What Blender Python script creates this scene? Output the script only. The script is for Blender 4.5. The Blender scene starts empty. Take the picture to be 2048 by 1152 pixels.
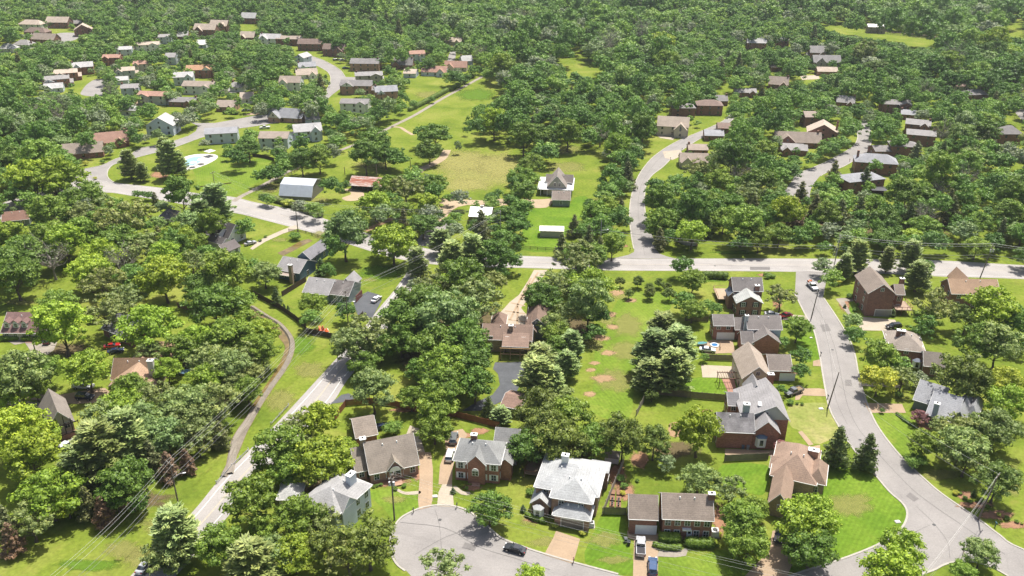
import bpy, bmesh, math, random
import numpy as np
from mathutils import Vector, Matrix
from mathutils.geometry import tessellate_polygon

SC = bpy.context.scene
# ---------------------------------------------------------------- camera
FPX, TH, CAMH = 1720.0, math.radians(25.6), 125.0      # focal length in photo pixels (2048 wide), pitch below horizontal, height
cam = bpy.data.cameras.new("camera")
cam.sensor_width = 36.0
cam.lens = FPX / 2048 * 36.0
cam.clip_start = 1.0
cam.clip_end = 20000.0
camo = bpy.data.objects.new("camera", cam)
camo.location = (0, 0, CAMH)
camo.rotation_euler = (math.pi / 2 - TH, 0, 0)
SC.collection.objects.link(camo)
SC.camera = camo
# ---------------------------------------------------------------- sky, sun, exposure
SUN_EL, SUN_DX, SUN_DY = math.radians(67), 0.24, 0.34      # shadows fall towards (-x, -y)
world = bpy.data.worlds.new("World")
SC.world = world
world.use_nodes = True
wn = world.node_tree
bg = wn.nodes["Background"]
sky = wn.nodes.new("ShaderNodeTexSky")
sky.sky_type = 'NISHITA'
sky.sun_disc = False
sky.sun_elevation = SUN_EL
sky.sun_rotation = math.atan2(SUN_DX, SUN_DY)
sky.dust_density = 4.0
sky.air_density = 0.8
sky.ozone_density = 0.4
wn.links.new(sky.outputs[0], bg.inputs[0])
bg.inputs[1].default_value = 0.09
sl = bpy.data.lights.new("sun", 'SUN')
sl.energy = 4.2
sl.angle = math.radians(0.5)
sl.color = (1.0, 0.955, 0.88)
so = bpy.data.objects.new("sun", sl)
_h = math.hypot(SUN_DX, SUN_DY)
_sv = Vector((SUN_DX / _h * math.cos(SUN_EL), SUN_DY / _h * math.cos(SUN_EL), math.sin(SUN_EL)))
so.rotation_euler = _sv.to_track_quat('Z', 'Y').to_euler()
so.location = (0, 300, 400)
SC.collection.objects.link(so)
SC.view_settings.view_transform = 'Standard'
SC.view_settings.look = 'None'
SC.view_settings.gamma = 1.0
SC.view_settings.exposure = 0.84
SC.cycles.max_bounces = 5
SC.cycles.diffuse_bounces = 2
SC.cycles.transmission_bounces = 2
SC.cycles.transparent_max_bounces = 6
SC.cycles.use_adaptive_sampling = True
SC.cycles.adaptive_threshold = 0.02

COL = SC.collection
CT, ST = math.cos(TH), math.sin(TH)

def P(px, py, z=0.0):
    """photo pixel -> world point on the horizontal plane at height z"""
    x, u = (px - 1024) / FPX, -(py - 576) / FPX
    d = (x, CT + u * ST, -ST + u * CT)
    t = (CAMH - z) / -d[2]
    return Vector((d[0] * t, d[1] * t, z))

def proj(v):
    """world point -> photo pixel and scale in pixels per metre"""
    x, y, z = v[0], v[1], v[2] - CAMH
    zc = y * CT - z * ST
    uu = y * ST + z * CT
    return 1024 + FPX * x / zc, 576 - FPX * uu / zc, FPX / zc

def pscale(py):
    return (py + FPX * math.tan(TH) - 576) * CT / CAMH

# ---------------------------------------------------------------- materials
MATS = {}
def srgb(r, g, b):
    f = lambda c: (c / 255 / 12.92) if c / 255 <= 0.04045 else ((c / 255 + 0.055) / 1.055) ** 2.4
    return (f(r), f(g), f(b))

def newmat(name):
    m = bpy.data.materials.new(name)
    m.use_nodes = True
    nt = m.node_tree
    b = nt.nodes["Principled BSDF"]
    return m, nt, b

def N(nt, typ, **kw):
    n = nt.nodes.new(typ)
    for k, v in kw.items():
        setattr(n, k, v)
    return n

def noise(nt, vec, scale, detail=3.0, rough=0.55, dist=0.0):
    n = N(nt, "ShaderNodeTexNoise")
    n.inputs["Scale"].default_value = scale
    n.inputs["Detail"].default_value = detail
    n.inputs["Roughness"].default_value = rough
    n.inputs["Distortion"].default_value = dist
    if vec is not None:
        nt.links.new(vec, n.inputs["Vector"])
    return n.outputs["Fac"]

def ramp(nt, fac, stops):
    r = N(nt, "ShaderNodeValToRGB")
    el = r.color_ramp.elements
    while len(el) < len(stops):
        el.new(0.5)
    for e, (p, c) in zip(el, stops):
        e.position = p
        e.color = (c[0], c[1], c[2], 1) if not isinstance(c, (int, float)) else (c, c, c, 1)
    nt.links.new(fac, r.inputs[0])
    return r.outputs[0]

def mix(nt, a, b, fac, mode='MIX'):
    m = N(nt, "ShaderNodeMix", data_type='RGBA', blend_type=mode)
    for sock, v in ((m.inputs["Factor"], fac), (m.inputs["A"], a), (m.inputs["B"], b)):
        if isinstance(v, (int, float)):
            sock.default_value = v if sock.type == 'VALUE' else (v, v, v, 1)
        elif isinstance(v, (tuple, list)):
            sock.default_value = (v[0], v[1], v[2], 1)
        else:
            nt.links.new(v, sock)
    return m.outputs["Result"]

def mapping(nt, scale=(1, 1, 1), rot=(0, 0, 0), kind="Object"):
    tc = N(nt, "ShaderNodeTexCoord")
    mp = N(nt, "ShaderNodeMapping")
    mp.inputs["Scale"].default_value = scale
    mp.inputs["Rotation"].default_value = rot
    nt.links.new(tc.outputs[kind], mp.inputs[0])
    return mp.outputs[0]

def plain(name, col, rough=0.7, var=0.12, scale=1.5, metal=0.0, spec=0.3):
    """painted or raw surface with slight uneven tone"""
    key = (name, tuple(round(c, 4) for c in col), rough)
    if key in MATS: return MATS[key]
    m, nt, b = newmat(name)
    v = mapping(nt)
    f = noise(nt, v, scale, 4)
    c = ramp(nt, f, [(0.25, [x * (1 - var) for x in col]), (0.75, [min(x * (1 + var), 1) for x in col])])
    nt.links.new(c, b.inputs["Base Color"])
    b.inputs["Roughness"].default_value = rough
    b.inputs["Metallic"].default_value = metal
    b.inputs["Specular IOR Level"].default_value = spec
    MATS[key] = m
    return m

def brick(col):
    key = ("brick", col)
    if key in MATS: return MATS[key]
    m, nt, b = newmat("brick")
    v = mapping(nt)
    sep = N(nt, "ShaderNodeSeparateXYZ"); nt.links.new(v, sep.inputs[0])
    add = N(nt, "ShaderNodeMath", operation='ADD'); nt.links.new(sep.outputs[0], add.inputs[0]); nt.links.new(sep.outputs[1], add.inputs[1])
    cmb = N(nt, "ShaderNodeCombineXYZ"); nt.links.new(add.outputs[0], cmb.inputs[0]); nt.links.new(sep.outputs[2], cmb.inputs[1])
    bt = N(nt, "ShaderNodeTexBrick")
    bt.inputs["Scale"].default_value = 1.0
    bt.inputs["Brick Width"].default_value = 0.42
    bt.inputs["Row Height"].default_value = 0.16
    bt.inputs["Mortar Size"].default_value = 0.012
    bt.inputs["Color1"].default_value = (*[c * 0.72 for c in col], 1)
    bt.inputs["Color2"].default_value = (*[c * 1.2 for c in col], 1)
    bt.inputs["Mortar"].default_value = (*[c * 0.9 + 0.06 for c in col], 1)
    nt.links.new(cmb.outputs[0], bt.inputs["Vector"])
    f = noise(nt, v, 0.6, 4)
    sh = ramp(nt, f, [(0.3, 0.82), (0.7, 1.1)])
    c = mix(nt, bt.outputs["Color"], sh, 1.0, 'MULTIPLY')
    nt.links.new(c, b.inputs["Base Color"])
    b.inputs["Roughness"].default_value = 0.85
    MATS[key] = m
    return m

def shingle(col, streak=0.14):
    key = ("shingle", col, streak)
    if key in MATS: return MATS[key]
    m, nt, b = newmat("roof_shingle")
    v = mapping(nt)
    f = noise(nt, v, 0.35, 5, 0.6)
    base = ramp(nt, f, [(0.3, [c * (1 - streak * 1.6) for c in col]), (0.62, col), (0.85, [c * (1 + streak * 0.7) for c in col])])
    f2 = noise(nt, mapping(nt, (3.5, 3.5, 5.0)), 1.0, 2, 0.7)
    sh = ramp(nt, f2, [(0.3, 0.78), (0.7, 1.16)])
    c = mix(nt, base, sh, 1.0, 'MULTIPLY')
    w = N(nt, "ShaderNodeTexWave", wave_type='BANDS', bands_direction='Z')
    w.inputs["Scale"].default_value = 1.1
    w.inputs["Distortion"].default_value = 0.6
    w.inputs["Detail"].default_value = 1
    nt.links.new(v, w.inputs["Vector"])
    sh2 = ramp(nt, w.outputs["Fac"], [(0.0, 0.9), (0.25, 1.03)])
    c = mix(nt, c, sh2, 1.0, 'MULTIPLY')
    nt.links.new(c, b.inputs["Base Color"])
    b.inputs["Roughness"].default_value = 0.9
    b.inputs["Specular IOR Level"].default_value = 0.25
    MATS[key] = m
    return m

def siding(col):
    key = ("siding", col)
    if key in MATS: return MATS[key]
    m, nt, b = newmat("lap_siding")
    v = mapping(nt)
    w = N(nt, "ShaderNodeTexWave", wave_type='BANDS', bands_direction='Z', wave_profile='SAW')
    w.inputs["Scale"].default_value = 1.6
    nt.links.new(v, w.inputs["Vector"])
    sh = ramp(nt, w.outputs["Fac"], [(0.0, 0.86), (0.2, 1.0)])
    f = noise(nt, v, 0.5, 3)
    base = ramp(nt, f, [(0.3, [c * 0.92 for c in col]), (0.7, [min(1, c * 1.04) for c in col])])
    nt.links.new(mix(nt, base, sh, 1.0, 'MULTIPLY'), b.inputs["Base Color"])
    b.inputs["Roughness"].default_value = 0.6
    MATS[key] = m
    return m

def glass_mat():
    if "glass" in MATS: return MATS["glass"]
    m, nt, b = newmat("window_glass")
    f = noise(nt, mapping(nt), 0.9, 1)
    c = ramp(nt, f, [(0.4, (0.012, 0.016, 0.02)), (0.65, (0.06, 0.075, 0.085))])
    nt.links.new(c, b.inputs["Base Color"])
    b.inputs["Roughness"].default_value = 0.08
    b.inputs["Specular IOR Level"].default_value = 0.8
    MATS["glass"] = m
    return m

WHITE = (0.74, 0.74, 0.72)
def white(): return plain("white_paint", WHITE, 0.5, 0.06)

# ---------------------------------------------------------------- object helpers
def link(o, parent=None):
    COL.objects.link(o)
    if parent is not None: o.parent = parent
    return o

def mesh_obj(name, verts, faces, mat, parent=None, smooth=False):
    me = bpy.data.meshes.new(name)
    me.from_pydata([tuple(v) for v in verts], [], faces)
    me.materials.append(mat)
    if smooth:
        for p in me.polygons: p.use_smooth = True
    return link(bpy.data.objects.new(name, me), parent)

def bm_obj(name, bm, mat, parent=None, smooth=False):
    me = bpy.data.meshes.new(name)
    bm.normal_update()
    bm.to_mesh(me); bm.free()
    me.materials.append(mat)
    if smooth:
        for p in me.polygons: p.use_smooth = True
    return link(bpy.data.objects.new(name, me), parent)

def tag(o, label=None, cat=None, group=None, kind=None):
    if label: o["label"] = label
    if cat: o["category"] = cat
    if group: o["group"] = group
    if kind: o["kind"] = kind
    return o

def empty(name, loc=(0, 0, 0), rz=0.0, label=None, cat=None, group=None):
    o = bpy.data.objects.new(name, None)
    o.empty_display_size = 0.5
    o.location = loc
    o.rotation_euler = (0, 0, rz)
    link(o)
    return tag(o, label, cat, group)

def box(bm, x0, x1, y0, y1, z0, z1, M=None):
    vs = [bm.verts.new((x, y, z)) for z in (z0, z1) for y in (y0, y1) for x in (x0, x1)]
    for f in ((0, 2, 3, 1), (4, 5, 7, 6), (0, 1, 5, 4), (1, 3, 7, 5), (3, 2, 6, 7), (2, 0, 4, 6)):
        bm.faces.new([vs[i] for i in f])
    if M is not None: bmesh.ops.transform(bm, matrix=M, verts=vs)
    return vs

def prism(bm, prof, a0, a1, axis='x', flip=False):
    """closed profile of (v, z) points extruded along the axis between a0 and a1"""
    def pt(a, q): return (a, q[0], q[1]) if axis == 'x' else (q[0], a, q[1])
    r0 = [bm.verts.new(pt(a0, q)) for q in prof]
    r1 = [bm.verts.new(pt(a1, q)) for q in prof]
    n = len(prof)
    bm.faces.new(r0[::-1]); bm.faces.new(r1)
    for i in range(n):
        bm.faces.new((r0[i], r0[(i + 1) % n], r1[(i + 1) % n], r1[i]))
    return r0 + r1

def fixn(bm):
    bmesh.ops.recalc_face_normals(bm, faces=bm.faces[:])

def tube(bm, pts, radii, n=6, cap=True):
    rings = []
    for i, p in enumerate(pts):
        p = Vector(p)
        d = (Vector(pts[min(i + 1, len(pts) - 1)]) - Vector(pts[max(i - 1, 0)]))
        if d.length < 1e-6: d = Vector((0, 0, 1))
        d.normalize()
        a = d.orthogonal().normalized() if abs(d.z) < 0.9 else Vector((1, 0, 0))
        a = (a - d * a.dot(d)).normalized()
        b = d.cross(a)
        rings.append([bm.verts.new(p + (a * math.cos(t) + b * math.sin(t)) * radii[i]) for t in [2 * math.pi * k / n for k in range(n)]])
    for r0, r1 in zip(rings, rings[1:]):
        for k in range(n):
            bm.faces.new((r0[k], r0[(k + 1) % n], r1[(k + 1) % n], r1[k]))
    if cap:
        bm.faces.new(rings[0][::-1]); bm.faces.new(rings[-1])

def catmull(pts, sub=6, closed=False):
    pts = [Vector((p[0], p[1])) for p in pts]
    n = len(pts)
    out = []
    rng = range(n if closed else n - 1)
    for i in rng:
        p0 = pts[(i - 1) % n] if closed or i > 0 else pts[0]
        p1, p2 = pts[i], pts[(i + 1) % n]
        p3 = pts[(i + 2) % n] if closed or i + 2 < n else pts[-1]
        for k in range(sub):
            t = k / sub
            out.append(0.5 * ((2 * p1) + (-p0 + p2) * t + (2 * p0 - 5 * p1 + 4 * p2 - p3) * t * t + (-p0 + 3 * p1 - 3 * p2 + p3) * t ** 3))
    if not closed: out.append(pts[-1])
    return out

def ground_pts(pix, smooth=0, closed=True):
    w = [P(*p) for p in pix]
    if smooth: w = catmull([(p.x, p.y) for p in w], smooth, closed)
    return [Vector((p[0], p[1], 0)) for p in w]

def sheet(name, pix, mat, z, smooth=0, kind="structure", wpts=None):
    w = wpts or ground_pts(pix, smooth)
    tris = tessellate_polygon([w])
    vs = [(p.x, p.y, z) for p in w]
    fs = []
    for t in tris:
        a, b, c = (w[i] for i in t)
        fs.append(t if (b - a).cross(c - a).z > 0 else t[::-1])
    o = mesh_obj(name, vs, fs, mat)
    if kind: o["kind"] = kind
    return o

def strip(name, left, right, mat, z, kind="structure", parent=None):
    n = len(left)
    vs = [(p.x, p.y, z) for p in left] + [(p.x, p.y, z) for p in right]
    fs = [(i, n + i, n + i + 1, i + 1) for i in range(n - 1)]
    o = mesh_obj(name, vs, fs, mat, parent)
    o.data.update()
    if n > 1 and o.data.polygons[0].normal.z < 0: o.data.flip_normals()
    if kind: o["kind"] = kind
    return o

def resample(pts, n):
    d = [0]
    for a, b in zip(pts, pts[1:]): d.append(d[-1] + (b - a).length)
    out = []
    j = 0
    for k in range(n):
        t = d[-1] * k / (n - 1)
        while j < len(d) - 2 and d[j + 1] < t: j += 1
        f = (t - d[j]) / max(1e-9, d[j + 1] - d[j])
        out.append(pts[j].lerp(pts[j + 1], min(1, max(0, f))))
    return out

def offset(pts, dist):
    out = []
    for i, p in enumerate(pts):
        d = pts[min(i + 1, len(pts) - 1)] - pts[max(i - 1, 0)]
        d = Vector((d.x, d.y, 0)).normalized()
        out.append(Vector((p.x - d.y * dist, p.y + d.x * dist, 0)))
    return out

def kerb(pix, w=0.42, h=0.13, smooth=6, name="kerb", side=1, mat=None):
    pts = ground_pts(pix, smooth, False)
    a, b = offset(pts, 0), offset(pts, w * side)
    vs, fs = [], []
    for p, q in zip(a, b):
        vs += [(p.x, p.y, 0), (p.x, p.y, h), (q.x, q.y, h), (q.x, q.y, 0)]
    for i in range(len(a) - 1):
        for k in range(3):
            fs.append((4 * i + k, 4 * i + k + 1, 4 * i + k + 5, 4 * i + k + 4))
    bm = bmesh.new()
    V = [bm.verts.new(v) for v in vs]
    for f in fs: bm.faces.new([V[i] for i in f])
    fixn(bm)
    o = bm_obj(name, bm, mat or concrete((0.36, 0.34, 0.30)))
    o["kind"] = "structure"
    return o

def concrete(col, cracks=False):
    return surface("concrete", col, 0.1, 0.35)

def surface(name, col, var=0.14, scale=0.25, fine=2.5, streak=None):
    """a paved or bare surface: broad tonal drift, grain and patches"""
    key = (name, tuple(round(c, 4) for c in col), var)
    if key in MATS: return MATS[key]
    m, nt, b = newmat(name)
    v = mapping(nt)
    f = noise(nt, v, scale, 6, 0.6)
    c1 = ramp(nt, f, [(0.3, [c * (1 - var) for c in col]), (0.55, col), (0.75, [c * (1 + var * 0.8) for c in col])])
    g = noise(nt, v, fine, 3, 0.7)
    sh = ramp(nt, g, [(0.3, 0.88), (0.7, 1.08)])
    c = mix(nt, c1, sh, 1.0, 'MULTIPLY')
    vo = N(nt, "ShaderNodeTexVoronoi", feature='DISTANCE_TO_EDGE')
    vo.inputs["Scale"].default_value = 0.09
    nt.links.new(v, vo.inputs["Vector"])
    cr = ramp(nt, vo.outputs["Distance"], [(0.0, 0.93), (0.01, 1.0)])
    c = mix(nt, c, cr, 1.0, 'MULTIPLY')
    nt.links.new(c, b.inputs["Base Color"])
    b.inputs["Roughness"].default_value = 0.9
    b.inputs["Specular IOR Level"].default_value = 0.2
    MATS[key] = m
    return m
# ---------------------------------------------------------------- ground
def grass_mat(name, c0, c1, c2, stripe=None, patch=0.05):
    m, nt, b = newmat(name)
    v = mapping(nt, kind="Object")
    f = noise(nt, v, patch, 6, 0.62, 0.4)
    c = ramp(nt, f, [(0.32, c0), (0.5, c1), (0.68, c2)])
    g = noise(nt, v, 0.9, 4, 0.7)
    c = mix(nt, c, ramp(nt, g, [(0.3, 0.74), (0.7, 1.22)]), 1.0, 'MULTIPLY')
    h = noise(nt, v, 0.22, 3, 0.6)
    c = mix(nt, c, [x * y for x, y in zip(c2, (1.3, 1.05, 1.3))], ramp(nt, h, [(0.58, 0.0), (0.78, 0.45)]))
    if stripe is not None:
        w = N(nt, "ShaderNodeTexWave", wave_type='BANDS', bands_direction='X')
        w.inputs["Scale"].default_value = 0.32
        w.inputs["Distortion"].default_value = 1.2
        w.inputs["Detail"].default_value = 2
        w.inputs["Detail Scale"].default_value = 1.0
        nt.links.new(mapping(nt, rot=(0, 0, stripe)), w.inputs["Vector"])
        c = mix(nt, c, ramp(nt, w.outputs["Fac"], [(0.2, 0.95), (0.8, 1.05)]), 1.0, 'MULTIPLY')
    nt.links.new(c, b.inputs["Base Color"])
    b.inputs["Roughness"].default_value = 1.0
    b.inputs["Specular IOR Level"].default_value = 0.05
    return m

G0, G1, G2 = (0.097, 0.142, 0.018), (0.142, 0.187, 0.025), (0.204, 0.222, 0.047)
GRASS = grass_mat("grass_ground", G0, G1, G2)
LUSH = grass_mat("lush_lawn", (0.075, 0.146, 0.014), (0.105, 0.180, 0.018), (0.136, 0.209, 0.025), stripe=math.radians(35), patch=0.08)
LUSH2 = grass_mat("striped_lawn", (0.093, 0.153, 0.018), (0.125, 0.191, 0.023), (0.171, 0.222, 0.036), stripe=math.radians(-20), patch=0.06)
DRYG = grass_mat("dry_lawn", (0.16, 0.20, 0.045), (0.22, 0.235, 0.07), (0.30, 0.27, 0.12), patch=0.1)
HAY = grass_mat("hay_field", (0.20, 0.22, 0.05), (0.29, 0.27, 0.085), (0.42, 0.36, 0.17), stripe=math.radians(60), patch=0.07)
FOREST_FLOOR = surface("forest_floor", (0.045, 0.05, 0.022), 0.4, 0.1)

gx, gy = 5000, 7000
vs, fs = [], []
mesh_obj("ground", [(-gx, -600, 0), (gx, -600, 0), (gx, gy, 0), (-gx, gy, 0)], [(0, 1, 2, 3)], GRASS)["kind"] = "structure"

ROAD = surface("road_asphalt", (0.320, 0.302, 0.286), 0.13, 0.12)
ROAD2 = surface("street_asphalt", (0.255, 0.241, 0.229), 0.15, 0.12)
DARKASPH = surface("driveway_asphalt", (0.090, 0.096, 0.105), 0.2, 0.3)
DRIVE = surface("driveway_aggregate", (0.33, 0.245, 0.165), 0.12, 0.3)
DRIVEPALE = surface("driveway_concrete", (0.37, 0.32, 0.25), 0.1, 0.3)
GRAVEL = surface("gravel", (0.36, 0.28, 0.19), 0.14, 0.3)
MULCH = surface("mulch", (0.20, 0.105, 0.06), 0.3, 0.5)
DIRT = surface("bare_soil", (0.30, 0.20, 0.11), 0.25, 0.5)
CONC = surface("old_concrete", (0.27, 0.24, 0.20), 0.2, 0.4)
PAINT = plain("road_paint", (0.60, 0.60, 0.58), 0.7, 0.1)
PAINTY = plain("yellow_road_paint", (0.42, 0.36, 0.26), 0.7, 0.2)

ZR = 0.03
# main road through the middle of the valley: lower and upper edges
R1_up = [(-40, 428), (15, 402), (85, 383), (150, 352), (237, 366), (317, 375), (405, 388), (467, 394), (512, 405), (612, 424), (651, 438), (720, 462), (790, 482), (870, 500), (960, 508), (1050, 512), (1225, 517), (1400, 517), (1536, 517), (1720, 518), (1880, 521), (2060, 531), (2400, 545)]
R1_lo = [(-40, 462), (15, 432), (85, 412), (150, 392), (212, 385), (265, 392), (330, 402), (400, 415), (475, 427), (512, 436), (600, 459), (651, 474), (715, 494), (780, 514), (860, 528), (960, 534), (1050, 536), (1225, 541), (1400, 542), (1536, 543), (1720, 546), (1880, 553), (2060, 559), (2400, 580)]
a = resample(ground_pts(R1_up, 5, False), 160); b_ = resample(ground_pts(R1_lo, 5, False), 160)
strip("main_road", a, b_, ROAD, ZR)
for nm, f0, wd, mt in (("road_edge_line", 0.12, 0.10, PAINT), ("road_edge_line", 0.88, 0.10, PAINT), ("road_centre_line", 0.49, 0.10, PAINTY)):
    c = [p.lerp(q, f0) for p, q in zip(a, b_)]
    strip(nm, offset(c, -wd / 2), offset(c, wd / 2), mt, ZR + 0.008)
# diagonal road
R4_l = [(200, 1210), (261, 1152), (385, 1024), (435, 964), (500, 899), (557, 843), (672, 718), (720, 665), (762, 612), (785, 585), (812, 548), (830, 522), (846, 500)]
R4_r = [(300, 1210), (352, 1152), (437, 1055), (497, 985), (560, 913), (659, 813), (697, 757), (752, 692), (790, 636), (814, 594), (838, 556), (856, 530), (872, 512)]
a = resample(ground_pts(R4_l, 5, False), 90); b_ = resample(ground_pts(R4_r, 5, False), 90)
strip("diagonal_road", a, b_, ROAD, ZR + 0.004)
for nm, f0, wd, mt in (("road_edge_line", 0.17, 0.15, PAINT), ("road_edge_line", 0.80, 0.15, PAINT), ("road_centre_line", 0.475, 0.12, PAINTY), ("road_centre_line", 0.50, 0.12, PAINTY)):
    c = [p.lerp(q, f0) for p, q in zip(a, b_)]
    strip(nm, offset(c, -wd / 2), offset(c, wd / 2), mt, ZR + 0.012)
# curved street north
R5_l = [(1225, 517), (1262, 508), (1269, 498), (1264, 473), (1260, 435), (1261, 410), (1266, 383), (1274, 360), (1288, 336), (1311, 311), (1351, 285), (1409, 260), (1436, 248), (1452, 238), (1468, 222)]
R5_r = [(1350, 517), (1320, 508), (1311, 495), (1303, 473), (1294, 448), (1289, 420), (1288, 398), (1291, 372), (1302, 352), (1326, 333), (1350, 310), (1390, 283), (1422, 266), (1445, 254), (1458, 245), (1478, 228)]
a = resample(ground_pts(R5_l, 5, False), 70); b_ = resample(ground_pts(R5_r, 5, False), 70)
strip("curved_street", a, b_, ROAD2, ZR + 0.008)
kerb(R5_l[2:], side=1); kerb(R5_r[2:], side=-1)
# street in the upper right
R6_l = [(1560, 392), (1577, 372), (1590, 352), (1600, 346), (1651, 325), (1690, 304), (1708, 292), (1716, 276), (1713, 260), (1700, 240)]
R6_r = [(1620, 400), (1622, 378), (1640, 352), (1655, 344), (1686, 333), (1714, 317), (1730, 308), (1741, 288), (1741, 265), (1735, 240)]
a = resample(ground_pts(R6_l, 5, False), 50); b_ = resample(ground_pts(R6_r, 5, False), 50)
strip("upper_street", a, b_, ROAD2, ZR)
kerb(R6_l[2:], side=1); kerb(R6_r[2:], side=-1)
# residential street on the right with its junction
R7 = [(1592, 543), (1590, 586), (1611, 628), (1628, 658), (1640, 706), (1646, 743), (1653, 783), (1661, 818), (1678, 851), (1706, 895), (1753, 951), (1781, 984), (1806, 1006), (1816, 1024), (1813, 1044), (1801, 1061), (1776, 1079), (1746, 1096), (1681, 1121), (1586, 1152), (1480, 1195),
      (1600, 1260), (1720, 1190), (1800, 1160), (1861, 1141), (1885, 1129), (1908, 1123), (1945, 1122), (1981, 1132), (2018, 1152), (2120, 1210), (2300, 1230), (2300, 1190), (2048, 1101), (1998, 1071), (1956, 1039), (1886, 991), (1848, 959), (1801, 914), (1761, 864), (1741, 828), (1726, 788), (1715, 746), (1708, 708), (1696, 676), (1673, 636), (1646, 596), (1652, 565), (1680, 545)]
sheet("residential_street", R7, ROAD2, ZR + 0.012)
kerb(R7[1:21], side=-1, smooth=4); kerb(R7[22:30], side=-1, smooth=4); kerb(R7[32:47], side=-1, smooth=4)
# cul-de-sac
CDS = [(793, 1050), (800, 1040), (812, 1031), (837, 1019), (857, 1014), (872, 1012), (890, 1012), (909, 1014), (937, 1024), (970, 1050), (1000, 1076), (1051, 1097), (1091, 1110), (1146, 1126), (1236, 1150), (1400, 1185), (1400, 1240), (900, 1260), (850, 1175), (822, 1152), (812, 1141), (794, 1126), (783, 1100), (784, 1072)]
sheet("cul_de_sac", CDS, ROAD2, ZR)
kerb([CDS[i] for i in range(0, 15)], side=1, smooth=4); kerb([CDS[i] for i in (20, 21, 22, 23, 0)], side=1, smooth=4)
# left neighbourhood streets
R3a = [(150, 352), (150, 342), (180, 336), (207, 330), (232, 318), (262, 308), (285, 296), (330, 288), (375, 273), (392, 262), (396, 252), (380, 244), (400, 246), (430, 246), (475, 238), (512, 231), (545, 228), (600, 224), (612, 232), (560, 244), (512, 252), (470, 258), (440, 264), (400, 276), (345, 296), (300, 308), (262, 318), (225, 330), (214, 344), (217, 358), (237, 370)]
sheet("estate_street", R3a, ROAD2, ZR + 0.004)
kerb(R3a[1:9], side=1, smooth=3); kerb(R3a[17:31], side=1, smooth=3)
R3b = [(604, 112), (622, 112), (645, 120), (668, 132), (682, 142), (690, 154), (730, 155), (768, 152), (768, 160), (712, 162), (690, 166), (680, 178), (664, 190), (640, 212), (622, 214), (650, 186), (660, 168), (662, 155), (656, 144), (640, 134), (620, 125), (604, 118)]
sheet("estate_street", R3b, ROAD2, ZR + 0.004)
kerb(R3b[1:6], side=1, smooth=3); kerb(R3b[15:21], side=1, smooth=3)
sheet("estate_street", [(163, 190), (166, 178), (176, 167), (190, 159), (202, 158), (215, 150), (225, 150), (215, 165), (205, 178), (203, 192)], ROAD2, ZR + 0.004, 3)
sheet("estate_street", [(105, 72), (120, 66), (150, 66), (158, 72), (150, 80), (125, 84), (108, 80)], ROAD2, ZR + 0.004, 3)
sheet("estate_street", [(455, 178), (470, 168), (490, 164), (496, 172), (484, 182), (462, 186)], ROAD2, ZR + 0.004, 3)
sheet("estate_street", [(893, 128), (900, 104), (912, 103), (910, 118), (906, 132), (895, 135)], ROAD2, ZR + 0.004, 2)
sheet("estate_street", [(2030, 225), (2060, 205), (2120, 200), (2120, 245), (2048, 245)], ROAD2, ZR + 0.004)
# farm tracks
def track(pix, w, mat, name="farm_track", z=0.05, sm=5):
    pts = ground_pts(pix, sm, False)
    strip(name, offset(pts, -w / 2), offset(pts, w / 2), mat, z)
track([(467, 403), (484, 392), (512, 378), (560, 352), (597, 334), (640, 318), (672, 303), (690, 297), (740, 276), (782, 254), (830, 230), (880, 200), (920, 178), (954, 159), (975, 148)], 2.5, CONC, "farm_lane")
track([(782, 254), (800, 255), (812, 262), (826, 270)], 2.0, GRAVEL, "farm_track")
track([(894, 300), (885, 316), (866, 328), (844, 338), (836, 345)], 4.2, GRAVEL, "farm_track")
sheet("farm_yard", [(683, 379), (702, 378), (724, 383), (728, 392), (718, 400), (695, 402), (684, 396), (700, 390), (700, 384)], GRAVEL, 0.04, 3)
sheet("farm_yard", [(872, 402), (900, 398), (985, 402), (1000, 398), (1078, 399), (1106, 397), (1106, 404), (1093, 415), (1063, 415), (1055, 404), (1000, 412), (935, 410), (905, 420), (890, 440), (880, 455), (872, 445), (885, 425)], GRAVEL, 0.04, 2)
track([(846, 492), (852, 478), (862, 466), (878, 456), (900, 440)], 6.0, ROAD2, "side_lane", 0.04)
track([(730, 462), (760, 448), (800, 430)], 3.0, DIRT, "farm_track", 0.04)
track([(1753, 60), (1800, 66), (1860, 72), (1885, 78)], 6.0, GRAVEL, "farm_track", 0.04)
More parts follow.
